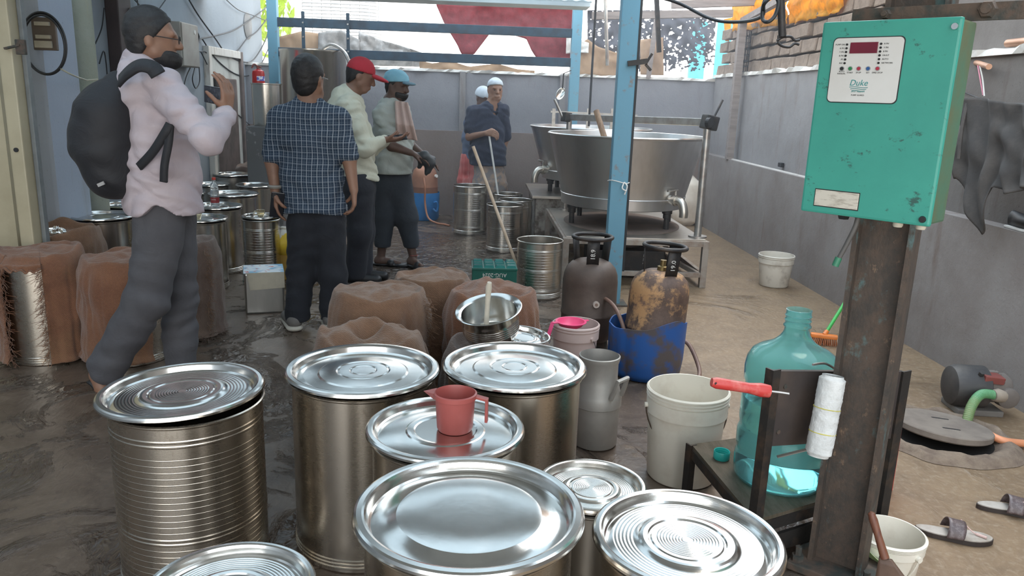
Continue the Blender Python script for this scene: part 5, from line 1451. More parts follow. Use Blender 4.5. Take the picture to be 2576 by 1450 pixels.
# upper pipe and wires on the near right
t = thing('conduit_pipe', 'copper coloured pipe end on the near right wall capping', 'pipe', (0, 0, 0))
A, B = atx(2458, 118, 2.95), atx(2500, 122, 2.95)
q = MB(); q.cyl((2.90, 3.1, 1.84), (2.90, 4.35, 1.835), .022, n=14); q.build('tube', pm('copper_pipe', (.50, .28, .18), .4, .4), t)
t = thing('lamp_wire', 'broken pipe stub and pink twin wire hanging on the near right wall', 'wire', (0, 0, 0))
a_, b_ = atx(2458, 155, WR + .05), atx(2488, 168, WR + .02)
q = MB(); q.cyl(a_ + Vector((.06, .1, 0)), b_, .016, n=12); q.build('pipe_stub', MATS['copper_pipe'], t)
q = MB(); q.tube(spline([atx(2460, 165, WR + .06), atx(2466, 200, WR + .06), atx(2473, 240, WR + .06)]), .004, 6); q.build('strand', pm('pink_wire', (.65, .25, .32), .5), t)
q = MB(); q.tube(spline([atx(2465, 166, WR + .055), atx(2472, 200, WR + .055), atx(2476, 242, WR + .055)]), .004, 6); q.build('strand', CLOTH_W, t)
# clothes line with dark trousers
q = MB(); XC = 2.66
l0, l1, l2 = atx(2425, 232, WR + .1), atx(2500, 256, XC), atx(2640, 262, XC)
q.tube(spline([l0, l1, l2, l2 + Vector((0, -.6, .02))]), .004, 6); tag(q.build('clothes_line', WIRE), 'thin dark line stretched along the near right wall', 'line')
def hung_cloth():
    t = thing('hanging_cloth', 'dark grey trousers hung over the line at the near right wall', 'cloth', (0, 0, 0))
    # outline at real distance: upper edge on the line, lower edge ragged
    top = [(2430, 250), (2470, 245), (2520, 254), (2580, 262), (2620, 264)]
    bot = [(2412, 450), (2440, 520), (2470, 592), (2490, 560), (2510, 470), (2545, 490), (2580, 475), (2620, 470)]
    def lerp(pts, x):
        for a, b in zip(pts[:-1], pts[1:]):
            if x <= b[0]: return a[1] + (b[1] - a[1]) * (x - a[0]) / (b[0] - a[0])
        return pts[-1][1]
    def fn(u, v):
        xt = 2428 + 190 * u; xb = 2408 + 212 * u
        x = xt + (xb - xt) * v
        y = lerp(top, max(2430, xt)) + (lerp(bot, max(2412, xb)) - lerp(top, max(2430, xt))) * v
        p = atx(x, y, XC)
        f = math.sin(u * 26 + nz((u * 3, v * 2, 1)) * 3) * .018 * (.4 + v) + .03 * nz((u * 5, v * 4, 9)) - .012 * math.exp(-v * 8)
        return p + Vector((f - .02, 0, 0))
    q = MB(); q.grid(fn, 70, 40); o = q.build('cloth', pm('charcoal_denim', (.055, .050, .047), .9, 0, (.085, .075, .068), 8, bump=.4, bs=70), t, ang=180); solidify(o, .006)
    q = MB(); a_ = atx(2436, 252, XC - .03); b_ = atx(2412, 400, XC - .05)
    q.tube(spline([a_, a_.lerp(b_, .5) + Vector((-.01, 0, .02)), b_]), [.010] * 17, 6); q.build('seam', MATS['charcoal_denim'], t)
hung_cloth()
# shoe on the ledge
p = atx(2560, 565, WR + .05)
t = thing('shoe', 'black and white shoe lying on the near right ledge', 'shoe', (WR + .05, p.y - .06, .875), (0, 0, 1.5))
q = MB(); q.grid(lambda u, v: ((v - .5) * .24, .042 * math.cos(u * 2 * PI) * (.55 + .45 * math.sin(PI * min(.98, v + .1))), .045 + .042 * math.sin(u * 2 * PI) * (.6 + .5 * v)), 24, 16, True); q.build('upper', BLACKP, t)
q = MB(); q.box((0, 0, .006), (.25, .075, .014), None, .006); q.build('sole', CLOTH_W, t)
# pump motor
PUMPM = pm('dusty_black_motor', (.045, .042, .042), .55, .2, (.085, .075, .068), 7, bump=.2)
t = thing('pump_motor', 'black pump motor lying by the foot of the right wall', 'pump', (2.50, 3.56, 0), (0, 0, -.12))
q = MB(); q.M = Matrix.Translation((-.12, 0, .125)) @ Matrix.Rotation(PI / 2, 4, 'Y'); q.lathe([(0, 0), (.06, .0), (.095, .015), (.106, .04), (.106, .17), (.10, .175), (.09, .16), (0, .15)], 40); q.build('fan_cover', PUMPM, t)
q = MB(); q.cyl((.0, -.06, .20), (.0, -.075, .225), .014, n=6); q.build('bolt_head', PUMPM, t)
q = MB(); q.M = Matrix.Translation((.05, 0, .125)) @ Matrix.Rotation(PI / 2, 4, 'Y'); q.lathe([(0, 0), (.07, 0), (.075, .01), (.075, .10), (.06, .12), (0, .12)], 28); q.build('motor_body', pm('grey_brown_iron', (.20, .17, .15), .7, .2, bump=.3), t)
for k in range(6):
    q = MB(); a = PI * .2 + k * .35; q.box((.085, .078 * math.cos(a) * -1, .125 + .078 * math.sin(a)), (.07, .006, .02), Euler((a, 0, 0))); q.build('fin', MATS['grey_brown_iron'], t, False)
q = MB(); q.box((.06, -.05, .19), (.10, .07, .035), Euler((.1, .1, .1)), .004); q.build('terminal_box', pm('dull_red_paint', (.22, .06, .05), .5), t, False)
q = MB(); q.box((.02, 0, .015), (.22, .18, .03), None, .006); q.build('base', pm('grey_stone', (.20, .18, .16), .9, 0, bump=.5), t, False)
q = MB(); q.M = Matrix.Translation((.14, -.06, .10)) @ Matrix.Rotation(PI / 2, 4, 'X'); q.lathe([(0, -.05), (.05, -.05), (.055, -.02), (.05, .03), (.03, .04), (0, .04)], 20); q.build('pump_head', MATS['grey_brown_iron'], t)
q = MB(); q.tube([(.10, -.10, .115), (.07, -.115, .125), (.045, -.12, .125)], [.03, .034, .028], 10); q.build('bandage', pm('dirty_tape', (.34, .28, .22), .8, 0, bump=.5, bs=30), t)
# ribbed green hose into the manhole
pts = spline([(2.545, 3.44, .125), (2.46, 3.42, .135), (2.38, 3.36, .10), (2.335, 3.31, .03), (2.32, 3.29, -.02)], 22)
rs = [.021 + (.0022 if i % 2 else 0) for i in range(len(pts))]
q = MB(); q.tube(pts, rs, 14); tag(q.build('suction_hose', pm('green_ribbed_hose', (.10, .27, .12), .45, 0, (.20, .24, .10), 5, .45, .7)), 'green ribbed suction hose curving from the pump into the manhole', 'hose')
# manhole: mortar ring, flat disc painting the dark of the shaft, tilted disc cover
mc = Vector((2.16, 3.22, 0))
t = thing('manhole', 'round manhole with a broken mortar rim by the pump', 'manhole', (mc.x, mc.y, 0))
q = MB()
def mring(u, v):
    a = u * 2 * PI; rr = .215 + .115 * v * (1 + .3 * nz((math.cos(a) * 2, math.sin(a) * 2, 4)))
    z = .034 * math.sin(PI * min(1, v * 1.0)) * (1 + .7 * nz((math.cos(a) * 4, math.sin(a) * 4, v * 3))) + .002
    return (rr * math.cos(a), rr * math.sin(a), max(z, .001))
q.grid(mring, 72, 12, True); q.build('mortar_rim', pm('brown_mortar', (.22, .165, .12), .95, 0, (.14, .10, .075), 14, bump=.7, bs=50, bd=.01), t, ang=180)
q = MB(); q.lathe([(0, .0015), (.222, .0015)], 48); q.build('shaft', pm('shaft_dark', (.012, .010, .009), .9), t)
cov = thing('manhole_cover', 'grey concrete manhole cover tilted in its rim', 'manhole cover', (mc.x, mc.y, .052), (-.04, .09, .3))
q = MB(); q.lathe([(0, -.016), (.20, -.016), (.207, -.010), (.207, .012), (.203, .016), (0, .016)], 56); q.build('disc', pm('worn_concrete_disc', (.20, .165, .135), .85, 0, (.15, .12, .10), 10, bump=.4, bs=40), cov, ang=40)
for (x, y) in ((-.03, -.07), (.05, .06)):
    q = MB(); q.box((x, y, .0162), (.075, .012, .0015), Euler((0, 0, -.5))); q.build('slot', BLACKP, cov, False)
q = MB(); q.tube(spline([gz(2478, 1086, .03), gz(2500, 1100, .035), gz(2535, 1112, .03), gz(2600, 1118, .02)]), .017, 12); tag(q.build('drain_hose', pm('orange_pvc', (.75, .30, .15), .45)), 'orange pipe lying on the floor beside the manhole', 'pipe')
# sandals
def sandal(label, px, py, rz, mirror):
    p = gz(px, py)
    t = thing('sandal', label, 'sandal', (p.x, p.y, 0), (0, 0, rz), 'pair of brown sandals')
    N = 40; poly = []
    for i in range(N):
        a = 2 * PI * i / N
        x = .125 * math.cos(a)
        w = .043 + .008 * math.cos(a) - .010 * math.exp(-((x + .02) / .05) ** 2)
        poly.append((x, w * math.sin(a) * (1.0) + .006 * mirror * math.cos(2 * a)))
    q = MB(); q.prism(poly, .001, .017); q.build('sole', pm('dark_brown_rubber', (.035, .025, .022), .6), t, False)
    q = MB(); q.prism([(x * .975, y * .95) for x, y in poly], .017, .0205); q.build('footbed', pm('worn_grey_footbed', (.42, .38, .34), .55, 0, (.30, .26, .22), 16), t, False)
    q = MB(); q.grid(lambda u, v: (-.035 + .055 * v + .01 * math.sin(PI * u), .046 * math.cos(PI * u), .018 + .052 * math.sin(PI * u) * (1 - .15 * v)), 24, 6); solidify(q.build('strap', pm('brown_leatherette', (.085, .06, .06), .4, 0, (.14, .11, .11), 60, .45, .55), t), .003)
    q = MB(); q.tube(spline([(.02, .022 * mirror, .062), (.05, .012 * mirror, .035), (.07, .004 * mirror, .024)]), .0022, 6); q.build('thong', pm('pink_cord', (.58, .40, .36), .6), t)
    q = MB(); q.tube([(.07, .004 * mirror, .025), (.098, -.012 * mirror, .025)], .005, 8); q.build('toe_bead', MATS['pink_cord'], t)
    return t
sandal('grey brown sandal nearest the rusty column', 2398, 1353, -.32, 1)
sandal('grey brown sandal lying further right near the frame edge', 2548, 1292, -.38, -1)
# overhead pipe with clamp and black cable loop
t = thing('hanging_pipe', 'dark pipe with a split clamp hanging down before the block wall', 'pipe', (0, 0, 0))
Yp = 4.2
a_, b_ = at(1962, -60, Yp), at(1968, 92, Yp)
q = MB(); q.cyl(a_, b_, .020, n=12); q.build('tube', BLACKM, t)
c_ = at(1978, 105, Yp)
for s_ in (-1, 1):
    q = MB(); q.tube(spline([c_ + Vector((-.05, 0, .0 + .004 * s_)), c_ + Vector((-.02, 0, .022 * s_)), c_ + Vector((.02, 0, .026 * s_)), c_ + Vector((.045, 0, .008 * s_)), c_ + Vector((.07, 0, .012 * s_))], 6), .007, 8); q.build('clamp_jaw', BLACKM, t)
q = MB(); q.cyl(c_ + Vector((-.045, 0, .03)), c_ + Vector((-.045, 0, -.015)), .006, n=8); q.build('clamp_bolt', BLACKM, t)
q = MB(); q.tube(spline([at(1600, -20, 5.0), at(1700, 5, 5.0), at(1790, 48, 4.8), at(1860, 55, 4.6), at(1915, 42, 4.3), at(1922, 10, 4.15), at(1945, -8, 4.15), at(1958, 5, 4.15), at(1950, 38, 4.15), at(1932, 55, 4.15), at(1918, 45, 4.2), at(1925, 0, 4.2), at(1960, -30, 4.2)], 8), .010, 8)
tag(q.build('power_cable', WIRE), 'thick black cable sagging across and looping by the hanging pipe', 'cable')
t = thing('hanging_rod', 'thin dark rod hanging into the rear vat beside the frame', 'rod', (0, 0, 0))
q = MB(); q.cyl(at(1502, -40, 8.3), at(1481, 318, 8.3), .012, n=8); q.build('rod', WIRE, t)
t = thing('hanging_rod', 'grey strap dangling left of the blue pole below the ceiling edge', 'strap', (0, 0, 0))
q = MB(); q.cyl(at(1522, -40, 8.3), at(1528, 165, 8.3), .018, n=8); q.build('rod', GALV, t)
# wire baskets on the far right wall top
def wire_basket(label, px, py0, py1, w, Xb):
    a = atx(px, py1, Xb); b = atx(px, py0, Xb)
    t = thing('wire_basket', label, 'basket', (Xb, a.y, 1.812))
    h = b.z - a.z
    for k in range(8):
        q = MB(); z = h * k / 7
        q.tube([(w * .35 * math.cos(j * PI / 8), w * math.sin(j * PI / 8), z) for j in range(16)], .004, 4, closed=True); q.build('hoop', BLACKM, t)
    for j in range(16):
        q = MB(); a_ = j * PI / 8; q.cyl((w * .35 * math.cos(a_), w * math.sin(a_), 0), (w * .35 * math.cos(a_), w * math.sin(a_), h), .0035, n=4); q.build('wire', BLACKM, t)
wire_basket('stacked black wire basket on the right wall top by the corner', 1862, 92, 190, .16, 2.86)

# ================================================================== people
def surface_nets(D, lo, h):
    nx, ny, nz_ = D.shape
    neg = D < 0
    cnt = np.zeros((nx - 1, ny - 1, nz_ - 1), np.int8)
    for i in (0, 1):
        for j in (0, 1):
            for k in (0, 1):
                cnt += neg[i:nx - 1 + i, j:ny - 1 + j, k:nz_ - 1 + k]
    act = (cnt > 0) & (cnt < 8)
    I, J, K = np.nonzero(act)
    vid = -np.ones(act.shape, np.int64); vid[I, J, K] = np.arange(len(I))
    acc = np.zeros((len(I), 3)); num = np.zeros(len(I))
    cor = [(i, j, k) for i in (0, 1) for j in (0, 1) for k in (0, 1)]
    for a in cor:
        for b in cor:
            if sum(abs(p - q) for p, q in zip(a, b)) == 1 and a < b:
                da = D[I + a[0], J + a[1], K + a[2]]; db = D[I + b[0], J + b[1], K + b[2]]
                x = (da < 0) != (db < 0)
                den = np.where(x, da - db, 1.0)
                t = np.where(x, da / den, 0)
                for c in range(3): acc[:, c] += np.where(x, a[c] + (b[c] - a[c]) * t, 0)
                num += x
    V = (np.stack([I, J, K], 1) + acc / num[:, None]) * h + np.array(lo)
    faces = []
    for ax in range(3):
        s0 = [slice(None)] * 3; s1 = [slice(None)] * 3
        s0[ax] = slice(0, -1); s1[ax] = slice(1, None)
        n0, n1 = neg[tuple(s0)], neg[tuple(s1)]
        E = np.argwhere(n0 != n1)
        o1, o2 = [(1, 2), (2, 0), (0, 1)][ax]
        E = E[(E[:, o1] > 0) & (E[:, o2] > 0) & (E[:, o1] < D.shape[o1] - 1) & (E[:, o2] < D.shape[o2] - 1)]
        if not len(E): continue
        e1 = np.zeros(3, int); e1[o1] = 1
        e2 = np.zeros(3, int); e2[o2] = 1
        q = np.stack([vid[tuple((E - e1 - e2).T)], vid[tuple((E - e2).T)], vid[tuple(E.T)], vid[tuple((E - e1).T)]], 1)
        fl = ~n0[tuple(E.T)]
        q[fl] = q[fl][:, ::-1]
        faces.append(q)
    return V, np.concatenate(faces)

class Sdf:
    """smooth union of rounded limbs sampled on a grid, turned into one continuous surface"""
    def __init__(s, h=.008):
        s.h, s.ops = h, []
    def cone(s, a, b, ra, rb, k=.02, w=None, st=1.0, sub=False):
        s.ops.append(('c', np.array(a, float), np.array(b, float), ra, rb, k, None if w is None else np.array(Vector(w).normalized()), st, sub)); return s
    def chain(s, pts, rs, k=.02, w=None, st=1.0):
        for i in range(len(pts) - 1): s.cone(pts[i], pts[i + 1], rs[i], rs[i + 1], k, w, st)
        return s
    def ell(s, c, r, R=None, k=.02, sub=False):
        s.ops.append(('e', np.array(c, float), np.array(r, float), None if R is None else np.array(R), k, sub)); return s
    def rbox(s, c, half, rad, R=None, k=.02, sub=False):
        s.ops.append(('b', np.array(c, float), np.array(half, float), rad, None if R is None else np.array(R), k, sub)); return s
    def plane(s, p, n, fn=None):
        """keep the side the normal points away from"""
        s.ops.append(('p', np.array(p, float), np.array(Vector(n).normalized()))); return s
    def cutfn(s, fn):
        s.ops.append(('f', fn)); return s
    def _bb(s, o):
        if o[0] == 'c':
            m = max(o[3], o[4]) * max(1, o[7])
            return np.minimum(o[1], o[2]) - m, np.maximum(o[1], o[2]) + m
        if o[0] == 'e': m = o[2].max(); return o[1] - m, o[1] + m
        if o[0] == 'b': m = np.linalg.norm(o[2]) + o[3]; return o[1] - m, o[1] + m
    def mesh(s, name, m, parent, origin, fold=0.0, ff=18.0, seed=0.0, smooth=1, fdir=(1, 1, 1)):
        bbs = [s._bb(o) for o in s.ops if o[0] in 'ceb' and not o[-1]]
        lo = np.min([b[0] for b in bbs], 0) - 4 * s.h; hi = np.max([b[1] for b in bbs], 0) + 4 * s.h
        n = np.ceil((hi - lo) / s.h).astype(int) + 1
        D = np.full(n, .5)
        ax = [lo[i] + np.arange(n[i]) * s.h for i in range(3)]
        for o in s.ops:
            if o[0] in 'ceb':
                k = o[5] if o[0] in 'cb' else o[4]
                b0, b1 = s._bb(o); mg = 5 * s.h + k
                i0 = np.maximum(np.floor((b0 - mg - lo) / s.h).astype(int), 0); i1 = np.minimum(np.ceil((b1 + mg - lo) / s.h).astype(int) + 1, n)
                if (i1 <= i0).any(): continue
                sl = tuple(slice(a, b) for a, b in zip(i0, i1))
                P = np.stack(np.meshgrid(*[ax[i][sl[i]] for i in range(3)], indexing='ij'), -1)
                if o[0] == 'c':
                    _, a, b, ra, rb, k, w, st, sub = o
                    ba = b - a; L2 = max(ba @ ba, 1e-9)
                    pa = P - a
                    t = np.clip(pa @ ba / L2, 0, 1)
                    q = pa - t[..., None] * ba
                    r = ra + (rb - ra) * t
                    if w is not None:
                        c = q @ w
                        q = q + (c * (1 / st - 1))[..., None] * w
                    d = np.linalg.norm(q, axis=-1) - r
                elif o[0] == 'e':
                    _, c, r, R, k, sub = o
                    q = P - c
                    if R is not None: q = q @ R
                    d = (np.linalg.norm(q / r, axis=-1) - 1) * r.min()
                else:
                    _, c, hf, rad, R, k, sub = o
                    q = P - c
                    if R is not None: q = q @ R
                    q = np.abs(q) - hf
                    d = np.linalg.norm(np.maximum(q, 0), axis=-1) + np.minimum(q.max(-1), 0) - rad
                C = D[sl]
                if sub: D[sl] = np.maximum(C, -d)
                else:
                    hh = np.clip(.5 + .5 * (C - d) / max(k, 1e-6), 0, 1)
                    D[sl] = C * (1 - hh) + d * hh - k * hh * (1 - hh)
        if fold:
            X, Y, Z = np.meshgrid(*ax, indexing='ij')
            X, Y, Z = X * fdir[0], Y * fdir[1], Z * fdir[2]
            wv = 1.3 * np.sin(ff * .35 * X + 2.1 * seed + 1.5 * np.sin(ff * .3 * Z)) + 1.1 * np.sin(ff * .31 * Y - seed)
            rdg = lambda a: 2.0 * (1 - np.abs(np.sin(a * .5))) ** 1.6 - .55
            am = .55 + .45 * np.sin(9 * Z + 7 * X + 2.3 * seed) * np.sin(8 * X - 6 * Y + seed)
            f_ = rdg(ff * (.8 * Z + .55 * X) + 2.1 * wv + seed) * am + .8 * rdg(ff * 1.5 * (.6 * Z - .65 * X + .3 * Y) + 1.6 * wv + 2 * seed) * (1 - .6 * am) + .35 * np.sin(ff * 2.6 * (Z + .4 * Y) + 2.3 * wv)
            D = D + fold * f_ * .5
        for o in s.ops:
            if o[0] in 'pf':
                X, Y, Z = np.meshgrid(*ax, indexing='ij')
                if o[0] == 'p':
                    D = np.maximum(D, (X - o[1][0]) * o[2][0] + (Y - o[1][1]) * o[2][1] + (Z - o[1][2]) * o[2][2])
                else: D = np.maximum(D, o[1](X, Y, Z))
        V, Fq = surface_nets(D, lo, s.h)
        for _ in range(smooth):
            A = np.zeros_like(V); c = np.zeros(len(V))
            for i in range(4):
                a, b = Fq[:, i], Fq[:, (i + 1) % 4]
                np.add.at(A, a, V[b]); np.add.at(c, a, 1); np.add.at(A, b, V[a]); np.add.at(c, b, 1)
            V = V * .5 + .5 * A / np.maximum(c, 1)[:, None]
        V = V - np.array(origin)
        me = bpy.data.meshes.new(name)
        me.from_pydata(V.tolist(), [], Fq.tolist())
        return link_mesh(name, me, m, parent, True, 180)

def frame(fwd, up=(0, 0, 1)):
    """columns right, forward, up"""
    f = Vector(fwd).normalized(); u = Vector(up)
    r = f.cross(u).normalized(); u = r.cross(f)
    return r, f, u
def head(b, c, fwd, up=(0, 0, 1), s=1.0):
    c = Vector(c); r, f, u = frame(fwd, up); R = [[r[i], f[i], u[i]] for i in range(3)]
    L = lambda x, y, z: c + r * (x * s) + f * (y * s) + u * (z * s)
    b.ell(L(0, -.012, .025), (.074 * s, .092 * s, .092 * s), R, .02)
    b.ell(L(0, .022, -.03), (.062 * s, .068 * s, .085 * s), R, .03)
    b.cone(L(-.028, .055, -.088), L(.028, .055, -.088), .026 * s, .026 * s, .03)          # chin and jaw
    b.cone(L(-.055, .01, -.06), L(.055, .01, -.06), .02 * s, .02 * s, .03)
    b.cone(L(0, .088, .012), L(0, .108, -.028), .010 * s, .015 * s, .012)                 # nose
    b.ell(L(-.012, .100, -.032), (.010 * s, .010 * s, .008 * s), R, .008); b.ell(L(.012, .100, -.032), (.010 * s, .010 * s, .008 * s), R, .008)
    b.cone(L(-.040, .078, .022), L(.040, .078, .022), .013 * s, .013 * s, .015)           # brow
    for q in (-1, 1):
        b.ell(L(q * .032, .088, .002), (.015 * s, .010 * s, .009 * s), R, .001, True)      # eye sockets
        b.ell(L(q * .076, -.012, -.012), (.010 * s, .020 * s, .032 * s), R, .008)          # ears
    b.cone(L(-.020, .090, -.060), L(.020, .090, -.060), .008 * s, .008 * s, .006)         # lips
    b.cone(L(-.018, .089, -.070), L(.018, .089, -.070), .0085 * s, .0085 * s, .006)
    return L, R
def hair(m, t, origin, c, fwd, up=(0, 0, 1), s=1.0, low=-.06, front=.045, puff=1.0, name='hair', step=.007, top=None):
    r, f, u = frame(fwd, up); R = [[r[i], f[i], u[i]] for i in range(3)]; c = Vector(c)
    h = Sdf(step)
    h.ell(c + u * (.032 * s) - f * (.018 * s), (.083 * s * puff, .100 * s * puff, .100 * s * puff), R)
    h.ell(c - f * (.045 * s) - u * (.02 * s), (.072 * s, .058 * s, .085 * s), R)
    cf = c + f * (front * s) + u * (.03 * s)
    h.plane(cf, f * 1.0 - u * .75)
    h.plane(c + u * (low * s), -u + f * .55)
    if top is not None: h.plane(c + u * (top * s), u)
    return h.mesh(name, m, t, origin, .004, 90, 1.0, 0)
def hand(b, w, d, n, side, curl=.5, s=1.0, spread=.0, thumb=.6):
    """palm and five fingers; d fingers' direction, n palm normal (fingers curl towards it), side the thumb's side"""
    w, d, n, sd = Vector(w), Vector(d).normalized(), Vector(n).normalized(), Vector(side).normalized()
    for i in range(4):
        o = (1.5 - i) * .0195 * s
        b.cone(w + sd * o * .55 + d * .012 * s, w + sd * o + d * .082 * s, .0155 * s, .0125 * s, .012)
    Ls = (.040, .045, .042, .033)
    for i in range(4):
        o = (1.5 - i) * .0205 * s
        p = w + sd * o + d * .082 * s
        a = 0.0
        for j, f_ in enumerate((1.0, .72, .55)):
            a += curl * (.75 if j == 0 else 1.0)
            dd = d * math.cos(a) + n * math.sin(a) + sd * spread * (1.5 - i)
            q = p + dd * (Ls[i] * f_ * s)
            b.cone(p, q, (.0098 - .0009 * j) * s, (.0092 - .0009 * j) * s, .004)
            p = q
    p = w + sd * .022 * s + d * .022 * s
    t1 = p + (sd * .8 + d * .7 + n * thumb * .5).normalized() * .042 * s
    t2 = t1 + (sd * .25 + d * .8 + n * thumb).normalized() * .032 * s
    t3 = t2 + (d * .7 + n * thumb * 1.4 - sd * .1).normalized() * .024 * s
    b.cone(p, t1, .0155 * s, .0115 * s, .01); b.cone(t1, t2, .0112 * s, .0102 * s, .005); b.cone(t2, t3, .0102 * s, .0088 * s, .004)
def foot(b, heel, toe, r=.036, k=.02):
    heel, toe = Vector(heel), Vector(toe)
    m_ = heel.lerp(toe, .55)
    b.cone(heel, m_, r, r * .92, k); b.cone(m_, toe, r * .92, r * .62, k)

def m_skin(name, c):
    q = NT(name); col = q.mix(q.ramp(q.noise(18, 4, .6), .4, .7), c, tuple(x * .8 for x in c))
    q.set(col, .5, 0); q.b.inputs['Subsurface Weight'].default_value = .05
    q.bump(q.noise(140, 3, .6), .08, .002); return q.m
SKIN = m_skin('brown_skin', (.27, .145, .095))
SKIN_D = m_skin('dark_brown_skin', (.115, .065, .048))
HAIR = pm('black_hair', (.012, .011, .012), .55, 0, (.022, .020, .020), 60, bump=.5, bs=180)
def m_cloth(name, c, c2=None, rough=.9, sc=6):
    q = NT(name)
    col = q.mix(q.ramp(q.noise(sc, 5, .6), .4, .7), c, c2 or tuple(x * .85 for x in c))
    q.set(col, rough, 0); q.b.inputs['Sheen Weight'].default_value = .03
    b1 = q.bump(q.noise(9, 4, .55, None, 1.5), .35, .02)
    q.bump(q.noise(160, 2, .6), .12, .002, after=b1); return q.m
def m_plaid():
    q = NT('navy_plaid_cotton')
    co = q.co('Object'); sp = q.n('ShaderNodeSeparateXYZ'); q.l(co, sp.inputs[0])
    def lines(ch, freq, lo, hi, ph=0.0):
        v = q.math('SINE', q.math('ADD', q.math('MULTIPLY', ch, freq), ph))
        return q.ramp(v, lo, hi)
    n_ = q.noise(2.5, 2, .5)
    x = q.math('ADD', sp.outputs['X'], q.math('MULTIPLY', q.math('ADD', n_, -.5), .05))
    z = q.math('ADD', sp.outputs['Z'], q.math('MULTIPLY', q.math('ADD', n_, -.5), .05))
    c = q.mix(q.ramp(q.noise(5, 4, .6), .4, .7), (.022, .042, .075), (.016, .032, .058))
    c = q.mix(q.math('MULTIPLY', lines(x, 420, .6, .95), .20), c, (.30, .36, .42))
    c = q.mix(q.math('MULTIPLY', lines(z, 380, .6, .95), .16), c, (.30, .36, .42))
    c = q.mix(q.math('MULTIPLY', lines(x, 210, .90, .985, .4), .70), c, (.42, .46, .50))
    c = q.mix(q.math('MULTIPLY', lines(z, 190, .92, .99), .50), c, (.36, .40, .45))
    q.set(c, .9); q.bump(q.noise(8, 4, .55, None, 1.5), .4, .02); return q.m

